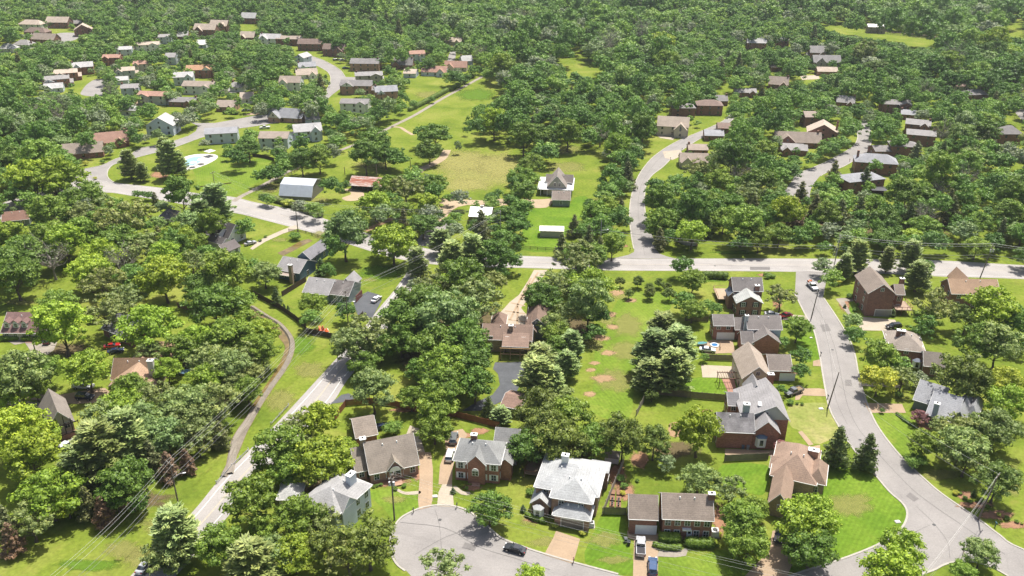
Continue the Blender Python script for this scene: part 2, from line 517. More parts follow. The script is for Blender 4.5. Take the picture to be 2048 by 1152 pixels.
# driveways and paths
DRV = [
 (DRIVE, [(1254, 1062), (1317, 1067), (1316, 1150), (1314, 1185), (1264, 1185), (1266, 1150), (1268, 1080), (1256, 1076)], 0),
 (DRIVE, [(1112, 1062), (1160, 1078), (1155, 1096), (1146, 1128), (1088, 1110), (1107, 1075)], 0),
 (DRIVE, [(838, 905), (862, 905), (866, 940), (865, 1000), (862, 1014), (838, 1020), (836, 1000), (839, 960)], 0),
 (DRIVEPALE, [(885, 968), (904, 968), (908, 1014), (874, 1013), (877, 985)], 0),
 (DRIVE, [(890, 880), (905, 862), (925, 858), (935, 870), (912, 905), (905, 940), (904, 969), (877, 969), (880, 930), (892, 903)], 0),
 (DRIVEPALE, [(795, 977), (810, 984), (839, 982), (839, 988), (815, 990), (800, 986), (790, 979)], 3),
 (DRIVEPALE, [(820, 851), (838, 858), (842, 880), (850, 905), (838, 908), (822, 880), (812, 870)], 0),
 (DRIVEPALE, [(912, 972), (926, 983), (940, 984), (938, 990), (922, 989), (906, 976)], 2),
 (CONC, [(1318, 1102), (1360, 1102), (1372, 1096), (1376, 1100), (1372, 1112), (1350, 1115), (1314, 1113)], 0),
 (DRIVE, [(1604, 777), (1640, 777), (1650, 779), (1654, 793), (1605, 791), (1598, 800), (1590, 800), (1592, 786)], 0),
 (DRIVE, [(1626, 722), (1641, 719), (1645, 733), (1626, 732)], 0),
 (DRIVE, [(1424, 680), (1465, 681), (1471, 706), (1410, 708), (1402, 690)], 0),
 (DRIVEPALE, [(1402, 730), (1467, 733), (1466, 756), (1405, 755)], 0),
 (DIRT, [(1338, 848), (1360, 846), (1360, 872), (1340, 872)], 2),
 (DRIVE, [(1450, 898), (1580, 902), (1640, 890), (1640, 899), (1575, 912), (1450, 912)], 0),
 (DRIVE, [(1596, 864), (1604, 862), (1627, 889), (1618, 892)], 0),
 (DRIVEPALE, [(1722, 634), (1790, 640), (1796, 650), (1788, 662), (1724, 661), (1716, 650)], 0),
 (CONC, [(1671, 598), (1683, 596), (1708, 597), (1706, 603), (1689, 603), (1703, 630), (1698, 632), (1678, 606)], 0),
 (DRIVE, [(1728, 806), (1804, 808), (1812, 826), (1740, 826)], 0),
 (DRIVEPALE, [(1716, 760), (1738, 764), (1800, 770), (1800, 776), (1720, 772)], 0),
 (DRIVE, [(1545, 1062), (1600, 1064), (1590, 1095), (1575, 1152), (1500, 1175), (1490, 1152), (1540, 1100)], 2),
 (DRIVEPALE, [(1530, 625), (1566, 628), (1614, 632), (1614, 640), (1560, 640), (1528, 638)], 0),
 (CONC, [(2, 676), (60, 680), (100, 668), (118, 676), (108, 700), (70, 728), (45, 730), (60, 700), (50, 686), (30, 690)], 0),
 (DRIVE, [(60, 789), (120, 790), (210, 776), (215, 800), (150, 808), (62, 799)], 2),
 (CONC, [(-10, 770), (10, 790), (60, 804), (100, 808), (95, 818), (40, 818), (0, 800), (-20, 790)], 2),
 (DARKASPH, [(706, 600), (735, 583), (760, 590), (764, 600), (745, 635), (722, 640), (712, 624)], 0),
 (DARKASPH, [(990, 725), (1060, 724), (1045, 760), (1030, 790), (1010, 800), (985, 812), (960, 822), (925, 822), (950, 806), (985, 790), (1000, 770), (996, 748), (986, 738)], 0),
 (DARKASPH, [(683, 790), (697, 787), (712, 795), (700, 803), (660, 808)], 0),
 (DRIVEPALE, [(1005, 645), (1000, 626), (1020, 604), (1038, 590), (1056, 562), (1068, 540), (1095, 540), (1082, 560), (1064, 590), (1050, 606), (1042, 616), (1050, 626), (1058, 632), (1062, 660), (1010, 660)], 0),
 (DRIVEPALE, [(500, 497), (520, 480), (560, 462), (590, 450), (600, 456), (565, 468), (530, 484), (505, 500)], 0),
 (DRIVE, [(318, 232), (336, 226), (344, 236), (330, 240)], 0), (DRIVE, [(266, 200), (290, 206), (300, 216), (285, 222), (268, 216)], 0),
 (DRIVE, [(485, 231), (512, 222), (545, 214), (548, 222), (512, 230)], 0),
 (DIRT, [(530, 44), (560, 52), (560, 60), (535, 58)], 2), (DIRT, [(310, 165), (320, 160), (322, 182), (312, 188)], 2),
 (DRIVEPALE, [(1325, 303), (1360, 300), (1368, 310), (1345, 320), (1330, 316)], 0),
 (DRIVEPALE, [(1310, 268), (1340, 274), (1356, 264), (1362, 268), (1345, 280), (1320, 276)], 0),
 (DRIVEPALE, [(1600, 152), (1636, 150), (1640, 158), (1604, 160)], 0),
]
for k, (mt, pix, sm) in enumerate(DRV):
    nm = "path" if mt is CONC else "driveway"
    sheet(nm, pix, mt, 0.056 + 0.004 * (k % 3), sm)
# pale brown joints of the paved court
for p0, p1 in (((1022, 606), (1050, 612)), ((1040, 590), (1062, 594)), ((1010, 622), (1052, 628)), ((1002, 638), (1060, 645)), ((1052, 570), (1074, 574)), ((1062, 556), (1020, 640)), ((1076, 545), (1042, 600)), ((1036, 612), (1034, 655))):
    q0, q1 = P(*p0), P(*p1)
    d = (q1 - q0).normalized(); nn = Vector((-d.y, d.x, 0)) * 0.35
    mesh_obj("path", [(*(q0 - nn).xy, 0.076), (*(q1 - nn).xy, 0.076), (*(q1 + nn).xy, 0.076), (*(q0 + nn).xy, 0.076)], [(0, 1, 2, 3)], DRIVE)["kind"] = "structure"

# lawns that differ from the rough grass
LAWNS = [
 (LUSH, [(1601, 1142), (1540, 1120), (1620, 1030), (1650, 940), (1680, 932), (1745, 952), (1778, 985), (1803, 1008), (1812, 1024), (1810, 1043), (1798, 1059), (1774, 1076), (1744, 1093), (1680, 1118)]),
 (LUSH2, [(1745, 826), (1800, 826), (1840, 850), (1850, 880), (1830, 930), (1810, 918), (1764, 864)]),
 (LUSH, [(1444, 930), (1532, 930), (1538, 960), (1525, 990), (1480, 980), (1444, 965)]),
 (LUSH, [(1375, 757), (1466, 757), (1480, 775), (1485, 790), (1380, 784)]),
 (DRYG, [(1578, 812), (1650, 806), (1662, 826), (1690, 870), (1660, 880), (1630, 888), (1600, 862), (1580, 850)]),
 (LUSH, [(1206, 1030), (1245, 1030), (1256, 1080), (1262, 1150), (1170, 1125), (1190, 1060)]),
 (LUSH2, [(1318, 1116), (1400, 1112), (1450, 1100), (1500, 1150), (1316, 1152)]),
 (LUSH2, [(735, 984), (790, 980), (810, 990), (838, 990), (836, 1016), (812, 1028), (790, 1042), (770, 1020)]),
 (LUSH2, [(385, 320), (440, 312), (470, 330), (512, 318), (560, 318), (540, 350), (510, 368), (470, 390), (440, 388), (400, 376), (390, 350)]),
 (LUSH, [(1614, 635), (1628, 662), (1639, 706), (1643, 718), (1600, 718), (1590, 640)]),
 (LUSH, [(1050, 420), (1130, 415), (1150, 395), (1175, 395), (1165, 430), (1130, 470), (1120, 500), (1046, 500), (1045, 460)]),
 (LUSH2, [(1250, 590), (1340, 590), (1330, 640), (1290, 700), (1270, 770), (1255, 840), (1180, 820), (1190, 760), (1190, 700), (1215, 640)]),
 (LUSH, [(1700, 600), (1712, 612), (1704, 628), (1692, 606)]),
]
for k, (mt, pix) in enumerate(LAWNS):
    sheet("lawn", pix, mt, 0.014 + 0.002 * (k % 4), 3)

def patch_mat(name, col, soft=0.35, mx=.8):
    m, nt, b = newmat(name)
    at = N(nt, "ShaderNodeAttribute", attribute_name="edge")
    v = mapping(nt)
    nz = noise(nt, v, 0.5, 5, 0.7)
    ad = N(nt, "ShaderNodeMath", operation='ADD'); nt.links.new(at.outputs["Fac"], ad.inputs[0]); nt.links.new(nz, ad.inputs[1])
    al = ramp(nt, ad.outputs[0], [(0.60, 0.0), (min(.98, 0.62 + soft), mx)])
    c = ramp(nt, noise(nt, v, 0.8, 4, 0.7), [(0.3, [x * 0.75 for x in col]), (0.7, [x * 1.2 for x in col])])
    nt.links.new(c, b.inputs["Base Color"])
    nt.links.new(al, b.inputs["Alpha"])
    b.inputs["Roughness"].default_value = 1.0
    b.inputs["Specular IOR Level"].default_value = 0.05
    return m
PATCHES = {"dry": patch_mat("dry_grass", (0.24, 0.235, 0.075), .38, .6), "soil": patch_mat("worn_soil", (0.36, 0.24, 0.14)), "hay": patch_mat("hay_stubble", (0.30, 0.285, 0.095), 0.38, .6),
           "mulch": patch_mat("mulch_bed", (0.30, 0.17, 0.105), .3, .9), "lush": patch_mat("green_flush", (0.10, 0.18, 0.02)), "litter": patch_mat("leaf_litter", (0.13, 0.10, 0.055))}

def patch(kind, cx, cy, rx, ry, z, name="worn_ground", rings=6, seg=26, seed=0):
    """soft-edged patch: rx, ry half sizes in photo pixels"""
    rng = random.Random(int(cx * 7 + cy))
    c = P(cx, cy); ex = P(cx + rx, cy) - c; ey = P(cx, cy - ry) - c
    vs = [(c.x, c.y, z)]; ed = [1.0]
    wob = [0.8 + 0.35 * rng.random() for _ in range(seg)]
    for r in range(1, rings + 1):
        t = r / rings
        for k in range(seg):
            a = 2 * math.pi * k / seg
            q = c + (ex * math.cos(a) + ey * math.sin(a)) * t * wob[k]
            vs.append((q.x, q.y, z)); ed.append(1 - t)
    fs = [(0, 1 + k, 1 + (k + 1) % seg) for k in range(seg)]
    for r in range(rings - 1):
        for k in range(seg):
            a, b2 = 1 + r * seg + k, 1 + r * seg + (k + 1) % seg
            fs.append((a, a + seg, b2 + seg, b2))
    o = mesh_obj(name, vs, fs, PATCHES[kind])
    at = o.data.attributes.new("edge", 'FLOAT', 'POINT')
    at.data.foreach_set("value", ed)
    if o.data.polygons[0].normal.z < 0: o.data.flip_normals()
    o["kind"] = "structure"
k = 0
for kd, cx, cy, rx, ry in [
    ("hay", 960, 340, 125, 45), ("hay", 925, 322, 70, 26), ("hay", 1000, 330, 60, 30), ("hay", 930, 370, 60, 16), ("dry", 1130, 335, 50, 14),
    ("dry", 905, 400, 50, 8), ("dry", 540, 378, 26, 10), ("dry", 550, 370, 30, 6), ("dry", 860, 190, 40, 10), ("dry", 745, 330, 50, 10), ("dry", 640, 400, 30, 6),
    ("dry", 1120, 300, 60, 12), ("dry", 1240, 590, 26, 12), ("dry", 1215, 640, 20, 14), ("dry", 1255, 650, 40, 30), ("dry", 1190, 690, 24, 16), ("dry", 1230, 760, 50, 30), ("dry", 1250, 700, 40, 26),
    ("soil", 1235, 585, 17, 8), ("soil", 1222, 629, 15, 7), ("soil", 1225, 654, 15, 7), ("soil", 1204, 677, 22, 6), ("soil", 1216, 706, 21, 7), ("soil", 1190, 726, 14, 5), ("soil", 1182, 740, 15, 5), ("soil", 1206, 757, 28, 10), ("soil", 1180, 788, 17, 7), ("soil", 1190, 672, 30, 6), ("soil", 1262, 601, 15, 6),
    ("dry", 300, 1120, 80, 30), ("dry", 330, 1050, 60, 20), ("dry", 560, 800, 40, 30), ("dry", 620, 740, 40, 20), ("dry", 250, 1100, 50, 24), ("dry", 90, 640, 60, 16), ("dry", 40, 605, 40, 8),
    ("dry", 1880, 950, 50, 16), ("dry", 1700, 1010, 60, 30), ("dry", 2020, 960, 30, 40), ("dry", 1100, 1085, 50, 14), ("dry", 1210, 1080, 40, 20), ("dry", 1060, 1040, 24, 14), ("dry", 1230, 1120, 40, 10), ("dry", 1035, 900, 26, 10),
    ("dry", 640, 470, 20, 10), ("dry", 700, 625, 30, 8), ("dry", 740, 560, 20, 4), ("dry", 790, 1000, 30, 10), ("dry", 470, 470, 30, 6), ("dry", 560, 480, 20, 5),
    ("mulch", 775, 962, 60, 14), ("mulch", 835, 950, 16, 16), ("mulch", 1235, 950, 22, 32), ("mulch", 1250, 985, 24, 20), ("mulch", 1440, 1040, 18, 40), ("mulch", 1070, 1040, 26, 8), ("mulch", 945, 975, 26, 8),
    ("mulch", 1950, 1010, 46, 10), ("mulch", 1990, 1030, 44, 12), ("mulch", 2030, 1050, 36, 10), ("mulch", 1930, 990, 24, 10), ("mulch", 260, 345, 24, 8), ("mulch", 320, 350, 26, 8), ("mulch", 1790, 818, 20, 5),
    ("mulch", 1240, 492, 20, 6), ("mulch", 1530, 550, 18, 4), ("mulch", 812, 820, 40, 6), ("mulch", 925, 870, 26, 8), ("mulch", 960, 862, 24, 8), ("mulch", 1545, 830, 20, 6), ("mulch", 1555, 605, 12, 14), ("mulch", 1410, 822, 20, 4),
    ("mulch", 1690, 610, 14, 16), ("mulch", 1850, 850, 20, 14), ("mulch", 1590, 740, 12, 14), ("mulch", 1280, 920, 24, 22), ("mulch", 1560, 1010, 26, 14), ("mulch", 500, 635, 20, 5), ("mulch", 1750, 610, 16, 8),
    ("litter", 140, 700, 60, 18), ("litter", 330, 740, 60, 14), ("litter", 450, 600, 50, 12), ("litter", 920, 640, 120, 34), ("litter", 860, 720, 90, 30), ("litter", 1140, 660, 60, 34), ("litter", 1100, 900, 120, 24),
    ("litter", 1350, 900, 60, 24), ("litter", 1330, 740, 50, 34), ("litter", 250, 1000, 130, 24), ("litter", 650, 980, 80, 30), ("litter", 1750, 450, 240, 30), ("litter", 1460, 440, 50, 20), ("litter", 1200, 430, 40, 40),
    ("lush", 500, 1000, 60, 20), ("lush", 180, 1130, 80, 16), ("lush", 600, 690, 40, 24), ("lush", 760, 545, 60, 18), ("lush", 1470, 505, 60, 5), ("lush", 1400, 560, 60, 6), ("lush", 950, 190, 50, 16),
    ]:
    patch(kd, cx, cy, rx, ry, 0.026 + 0.0003 * k, name={"soil": "bare_ground", "mulch": "bare_ground", "litter": "bare_ground"}.get(kd, "grass_field"))
    k += 1

# ---------------------------------------------------------------- creek in its stone channel
WATER, nt, b = newmat("creek_water")
c = ramp(nt, noise(nt, mapping(nt), 0.35, 4, 0.6), [(0.35, (0.11, 0.08, 0.03)), (0.6, (0.19, 0.135, 0.05)), (0.75, (0.26, 0.21, 0.08))])
nt.links.new(c, b.inputs["Base Color"]); b.inputs["Roughness"].default_value = 0.12
CR_r = [(509, 612), (540, 632), (562, 645), (583, 668), (590, 688), (586, 712), (572, 740), (547, 776), (526, 808), (508, 840), (494, 866), (482, 895), (468, 926), (454, 954)]
CR_l = [(500, 628), (530, 646), (545, 660), (560, 678), (570, 694), (564, 716), (552, 740), (528, 776), (506, 808), (490, 838), (474, 860), (461, 884), (455, 912), (448, 950)]
a = resample(ground_pts(CR_l, 5, False), 60); b_ = resample(ground_pts(CR_r, 5, False), 60)
strip("creek_water", a, b_, WATER, 0.06)
def bank(c, w, h0, h1, name, mat, side):
    pts = c; o1 = offset(pts, 0.5 * side); o2 = offset(pts, (w - 0.4) * side); o3 = offset(pts, w * side)
    vs = []; fs = []
    for p0, p1, p2, p3 in zip(pts, o1, o2, o3):
        vs += [(p0.x, p0.y, 0.0), (p1.x, p1.y, h0), (p2.x, p2.y, h1), (p3.x, p3.y, 0.0)]
    for i in range(len(pts) - 1):
        for q in range(3): fs.append((4 * i + q, 4 * i + q + 1, 4 * i + q + 5, 4 * i + q + 4))
    bm = bmesh.new(); V = [bm.verts.new(v) for v in vs]
    for f in fs: bm.faces.new([V[i] for i in f])
    fixn(bm)
    o = bm_obj(name, bm, mat); o["kind"] = "structure"
bank(b_, 1.7, 0.35, 0.6, "creek_bank", surface("weathered_concrete", (.20, .175, .14), .25, .5), -1)
bank(a[40:], 2.2, 0.35, 0.6, "creek_bank", CONC, 1)
strip("creek_water", ground_pts([(555, 506), (580, 494), (602, 482), (618, 478)], 3, False), ground_pts([(566, 512), (590, 500), (612, 488), (626, 482)], 3, False), WATER, 0.05)

SEAM_SHADOW = plain("tar_and_wire_shadow", (.12, .115, .11), .8, .1)  # dark road lines: tar joints, partly painted shadows of the overhead wires
def seam_shadow(pix, w=.09, z=.075, sm=4):
    pts = ground_pts(pix, sm, False)
    rs = random.Random(int(pix[0][0])); pts = [Vector((p.x + rs.uniform(-.07, .07), p.y + rs.uniform(-.07, .07), 0)) for p in pts]
    strip("road_seam_shadow", offset(pts, -w / 2), offset(pts, w / 2), SEAM_SHADOW, z)
seam_shadow([(1622, 600), (1650, 645), (1668, 690), (1680, 740), (1692, 800), (1712, 850), (1755, 905), (1800, 955), (1850, 1000), (1930, 1055), (2010, 1110)])
seam_shadow([(1640, 640), (1655, 680), (1664, 740), (1672, 800), (1695, 850)], .06)
seam_shadow([(1830, 1010), (1870, 1050), (1895, 1085), (1900, 1118)], .07); seam_shadow([(1720, 1105), (1800, 1078), (1860, 1050)], .06)
seam_shadow([(800, 1045), (850, 1050), (900, 1060), (960, 1095), (1040, 1120), (1100, 1140)], .07); seam_shadow([(830, 1110), (880, 1080), (930, 1060), (960, 1050)], .06); seam_shadow([(870, 1018), (880, 1060), (885, 1110), (900, 1150)], .06)
seam_shadow([(1290, 512), (1282, 470), (1276, 420), (1280, 380), (1296, 345), (1330, 308), (1390, 272)], .08, .07)
seam_shadow([(900, 522), (1050, 526), (1220, 530), (1400, 531), (1600, 533)], .07, .05); seam_shadow([(560, 428), (620, 450), (700, 480)], .07, .05)
for px_, py_ in ((880, 1040), (1075, 1128), (1665, 700), (1868, 1050), (1720, 880), (1285, 430), (1430, 532)):
    c_ = P(px_, py_)
    mesh_obj("manhole_cover", [(c_.x + .38 * math.cos(k * .5236), c_.y + .38 * math.sin(k * .5236), .08) for k in range(12)], [list(range(12))], plain("cast_iron", (.07, .07, .07), .7))["kind"] = "structure"
PATCH = surface("asphalt_patch", (.175, .165, .158), .15, .5)
for q in ([(1690, 760), (1702, 760), (1704, 772), (1691, 772)], [(1640, 650), (1655, 648), (1662, 662), (1646, 664)], [(930, 1085), (955, 1092), (948, 1102), (924, 1096)], [(1280, 455), (1290, 455), (1291, 464), (1281, 464)], [(1500, 534), (1540, 534), (1540, 540), (1500, 540)], [(1820, 985), (1838, 998), (1828, 1004), (1812, 992)]):
    sheet("road_patch", q, PATCH, .072)
# ---------------------------------------------------------------- houses
BR = (0.300, 0.135, 0.090)      # red brick
BRD = (0.235, 0.115, 0.082)
BRT = (0.35, 0.205, 0.140)     # tan brick
STN = (0.34, 0.25, 0.17)
GREYR = (0.235, 0.225, 0.220)
DKGREY = (0.185, 0.175, 0.172)
BLUEGREY = (0.245, 0.248, 0.262)
LTGREY = (0.34, 0.335, 0.33)
SILVER = (0.40, 0.41, 0.41)
BRNR = (0.260, 0.215, 0.180)
TANR = (0.360, 0.300, 0.245)
REDR = (0.280, 0.170, 0.130)
ORR = (0.330, 0.200, 0.120)
DKBR = (0.170, 0.125, 0.105)
BLK = (0.052, 0.052, 0.056)
SW = (0.66, 0.66, 0.63)         # white siding
SGB = (0.50, 0.55, 0.62)      # blue-grey white siding
SGG = (0.36, 0.39, 0.35)
SBEIGE = (0.50, 0.44, 0.35)
SBLUE = (0.075, 0.135, 0.200)
SGREY = (0.155, 0.185, 0.190)
GREEN = (0.22, 0.26, 0.22)
def wallmat(c):
    return brick(c) if c in (BR, BRD, BRT, STN) else siding(c)

HOUSES = {}
KEEP = []            # photo polygons that trees of the filler woods must leave in view
LMARKS = []

def win(parent, M, u, z, w=1.05, h=1.45, shutters=None, arch=False):
    """window on the plane v = 0 facing -v of the matrix M (u across, z up)"""
    bm = bmesh.new(); box(bm, u - w / 2 - .1, u + w / 2 + .1, -.07, .03, z - h / 2 - .1, z + h / 2 + .12, M)
    if arch:
        pr = [(u + (w / 2 + .1) * math.cos(t), z + h / 2 + (w / 2 + .1) * math.sin(t)) for t in [math.pi * k / 8 for k in range(9)]]
        r0 = [bm.verts.new(M @ Vector((a, -.075, b))) for a, b in pr]; r1 = [bm.verts.new(M @ Vector((a, .02, b))) for a, b in pr]
        bm.faces.new(r0); bm.faces.new(r1[::-1])
        for i in range(9): bm.faces.new((r0[i], r1[i], r1[(i + 1) % 9], r0[(i + 1) % 9]))
        fixn(bm)
    f = bm_obj("window", bm, white(), parent)
    bm = bmesh.new()
    for a, b in ((u - w / 2, u - .04), (u + .04, u + w / 2)):
        for c, d in ((z - h / 2, z - .04), (z + .04, z + h / 2)):
            box(bm, a, b, -.095, -.05, c, d, M)
    bm_obj("pane", bm, glass_mat(), f)
    if shutters is not None:
        for s in (-1, 1):
            bm = bmesh.new(); x = u + s * (w / 2 + .32)
            box(bm, x - .2, x + .2, -.06, .02, z - h / 2 - .08, z + h / 2 + .08, M)
            bm_obj("shutter", bm, plain("shutter", shutters, .6), f)
    return f

def farwin(parent, M, u, z, w=1.05, h=1.4):
    bm = bmesh.new(); box(bm, u - w / 2, u + w / 2, -.06, .03, z - h / 2, z + h / 2, M)
    return bm_obj("window", bm, glass_mat(), parent)

class House:
    def __init__(s, label, nick, at_px, rot, roof, wall, near=True, cat="house", name="house", group=None):
        s.rot = math.radians(rot); s.rc = roof; s.wc = wall; s.near = near
        p = P(*at_px)
        s.root = empty(name, (p.x, p.y, 0), s.rot, label, cat, group)
        s.inv = (Matrix.Translation((p.x, p.y, 0)) @ Matrix.Rotation(s.rot, 4, 'Z')).inverted()
        s.n = 0
        HOUSES[nick] = s
        LMARKS.append((nick, p.x, p.y))
        s.lastroof = None
        s.origin = p
    def L(s, px, py, z): return s.inv @ P(px, py, z)
    def wing(s, typ, A, B, d, he, rise, roof=None, wall=None, gable=None, front=None, win_f=None, win_r=True, win_l=True, garage=None, door=None, o=0.45, shut=None, open_front=False, z0=0.0, gutter=True, metal=False, bare=False, rp=.5):
        """typ 'gx' ridge along the front, 'gy' gable end facing the camera, 'h' hip, 's' shed. A, B: front eave ends in the photo (at eave height)"""
        a, b = s.L(A[0], A[1], he), s.L(B[0], B[1], he)
        mid = (a + b) / 2; w = max(1.5, (b - a).length)
        x0, x1, y0 = mid.x - w / 2, mid.x + w / 2, (a.y + b.y) / 2
        return s.wing_local(typ, x0, x1, y0, d, he, rise, roof, wall, gable, front, win_f, win_r, win_l, garage, door, o, shut, open_front, z0, gutter, metal, bare, rp)
    def wing_local(s, typ, x0, x1, y0, d, he, rise, roof=None, wall=None, gable=None, front=None, win_f=None, win_r=True, win_l=True, garage=None, door=None, o=0.45, shut=None, open_front=False, z0=0.0, gutter=True, metal=False, bare=False, rp=.5):
        rc = roof or s.rc; wc = wall or s.wc; s.n += 1
        j = 0.013 * s.n
        # the eave line as read includes the overhang
        x0 += o; x1 -= o; y0 += o; y1 = y0 + max(2.0, d - 2 * o)
        d = y1 - y0; w = x1 - x0
        wm = wallmat(wc); R = s.root
        # walls
        bm = bmesh.new()
        top = he - .02 - j * .1
        if open_front:
            box(bm, x0, x1, y1 - .2, y1, z0, top); box(bm, x0, x0 + .2, y0 + 2, y1 - .2, z0, top - .003); box(bm, x1 - .2, x1, y0 + 2, y1 - .2, z0, top - .003)
        elif typ == 'gx':
            zr = he + rise - .12
            prism(bm, [(y0, z0), (y1, z0), (y1, top), ((y0 + y1) / 2, zr), (y0, top)], x0, x1, 'x')
        elif typ == 'gy':
            zr = he + rise - .12
            prism(bm, [(x0, z0), (x1, z0), (x1, top), (x0 + w * rp, zr), (x0, top)], y0, y1, 'y')
        elif typ == 's':
            prism(bm, [(y0, z0), (y1, z0), (y1, top + rise), (y0, top)], x0, x1, 'x')
        elif typ == 'gam':
            prism(bm, [(y0, z0), (y1, z0), (y1, top), (y1 - d * .18, top + rise * .72), ((y0 + y1) / 2, top + rise), (y0 + d * .18, top + rise * .72), (y0, top)], x0, x1, 'x')
        else:
            box(bm, x0, x1, y0, y1, z0, top)
        fixn(bm)
        bm_obj("wall", bm, wm, R)
        # gable cladding
        if gable is not None and typ in ('gx', 'gy'):
            bm = bmesh.new()
            if typ == 'gy':
                prism(bm, [(x0 - .02, he - .25), (x1 + .02, he - .25), (x0 + w * rp, he + rise - .1)], y0 - .035, y0 + .02, 'y')
            else:
                for q in (x0 - .035, x1 + .015):
                    prism(bm, [(y0, he - .25), (y1, he - .25), ((y0 + y1) / 2, he + rise - .1)], q, q + .02, 'x')
            fixn(bm); bm_obj("gable_cladding", bm, wallmat(gable), R)
        # roof
        bm = bmesh.new(); t = .16
        rt = he + rise + .05 + j
        if typ in ('gx', 'gy'):
            h0, h1 = (y0, y1) if typ == 'gx' else (x0, x1)
            q_ = rp if typ == 'gy' else .5
            m = h0 + (h1 - h0) * q_
            ze = rt - rise / ((h1 - h0) * q_) * ((h1 - h0) * q_ + o); zf = rt - rise / ((h1 - h0) * (1 - q_)) * ((h1 - h0) * (1 - q_) + o)
            e0, e1 = (x0 - .3, x1 + .3) if typ == 'gx' else (y0 - .3, y1 + .3)
            prism(bm, [(h0 - o, ze), (m, rt), (h1 + o, zf), (h1 + o, zf - t), (m, rt - t - .05), (h0 - o, ze - t)], e0, e1, 'x' if typ == 'gx' else 'y')
        elif typ == 's':
            prism(bm, [(y0 - o, he + .05 + j), (y1 + .02, he + rise + .05 + j), (y1 + .02, he + rise - .1 + j), (y0 - o, he - .1 + j)], x0 - .3, x1 + .3, 'x')
        elif typ == 'gam':
            prism(bm, [(y0 - .2, he - .1), (y0 + d * .18, he + rise * .74), ((y0 + y1) / 2, he + rise + .08), (y1 - d * .18, he + rise * .74), (y1 + .2, he - .1), (y1 + .05, he - .12), (y1 - d * .18, he + rise * .74 - .15), ((y0 + y1) / 2, he + rise - .08), (y0 + d * .18, he + rise * .74 - .15), (y0 - .05, he - .12)], x0 - .4, x1 + .4, 'x')
        else:
            X0, X1, Y0, Y1 = x0 - o, x1 + o, y0 - o, y1 + o
            ww, dd = X1 - X0, Y1 - Y0
            ze = he + .02 + j
            if ww >= dd: r0, r1 = (X0 + dd / 2 * .95, (Y0 + Y1) / 2), (X1 - dd / 2 * .95, (Y0 + Y1) / 2)
            else: r0, r1 = ((X0 + X1) / 2, Y0 + ww / 2 * .95), ((X0 + X1) / 2, Y1 - ww / 2 * .95)
            lo = [bm.verts.new((x, y, ze - t)) for x, y in ((X0, Y0), (X1, Y0), (X1, Y1), (X0, Y1))]
            hi = [bm.verts.new((x, y, ze)) for x, y in ((X0, Y0), (X1, Y0), (X1, Y1), (X0, Y1))]
            a, b = bm.verts.new((*r0, rt)), bm.verts.new((*r1, rt))
            bm.faces.new(lo[::-1])
            for i in range(4): bm.faces.new((lo[i], lo[(i + 1) % 4], hi[(i + 1) % 4], hi[i]))
            if ww >= dd:
                bm.faces.new((hi[0], hi[1], b, a)); bm.faces.new((hi[1], hi[2], b)); bm.faces.new((hi[2], hi[3], a, b)); bm.faces.new((hi[3], hi[0], a))
            else:
                bm.faces.new((hi[0], hi[1], a)); bm.faces.new((hi[1], hi[2], b, a)); bm.faces.new((hi[2], hi[3], b)); bm.faces.new((hi[3], hi[0], a, b))
        fixn(bm)
        rmat = (plain("metal_roof", rc, .35, .08, .6, .25) if metal else shingle(rc)) if not isinstance(rc, bpy.types.Material) else rc
        ro = bm_obj("roof", bm, rmat, R)
        s.lastroof = ro
        if gutter and s.near and typ in ('gx', 's', 'h'):
            bm = bmesh.new()
            ze = (rt - rise / (d / 2) * (d / 2 + o)) if typ == 'gx' else he + .02 + j
            box(bm, x0 - .3, x1 + .3, y0 - o - .1, y0 - o - .005, ze - .17, ze - .02)
            if typ == 'h':
                box(bm, x0 - o - .1, x0 - o - .005, y0 - o, y1 + o, ze - .17, ze - .02); box(bm, x1 + o + .005, x1 + o + .1, y0 - o, y1 + o, ze - .17, ze - .02)
            bm_obj("gutter", bm, white(), ro)
        if s.near and typ == 'gy':
            bm = bmesh.new()
            prism(bm, [(x0 - o, ze - t), (m, rt - t - .04), (x1 + o, zf - t), (x1 + o, zf), (m, rt - .01), (x0 - o, ze)], y0 - .36, y0 - .305, 'y')
            fixn(bm); bm_obj("bargeboard", bm, white(), ro)
        if s.near and typ == 'gx':
            for e in (x0 - .36, x1 + .305):
                bm = bmesh.new()
                sl = rise / (d / 2); ze = rt - sl * (d / 2 + o); m = (y0 + y1) / 2
                prism(bm, [(y0 - o, ze - t), (m, rt - t - .04), (y1 + o, ze - t), (y1 + o, ze), (m, rt - .01), (y0 - o, ze)], e, e + .055, 'x')
                fixn(bm); bm_obj("bargeboard", bm, white(), ro)
        # vents on the back slope side of the ridge
        if s.near and w > 7 and typ in ('gx', 'h') and not metal:
            for k in range(2):
                u = x0 + w * (.35 + .3 * k)
                v = y0 + d * .40
                z = rt - (rise / (d / 2)) * abs((y0 + y1) / 2 - v) * (1.0 if typ == 'gx' else .95)
                bm = bmesh.new(); bmesh.ops.create_cone(bm, cap_ends=True, segments=10, radius1=.2, radius2=.13, depth=.5, matrix=Matrix.Translation((u, v, z + .1)))
                bm_obj("vent", bm, white(), ro)
        if open_front or bare: return (x0, x1, y0, y1)
        # openings
        W = win if s.near else farwin
        kw = {"shutters": shut} if s.near else {}
        F = Matrix.Translation((0, y0, 0))
        st = max(1, int(round((he - z0) / 2.8)))
        taken = []
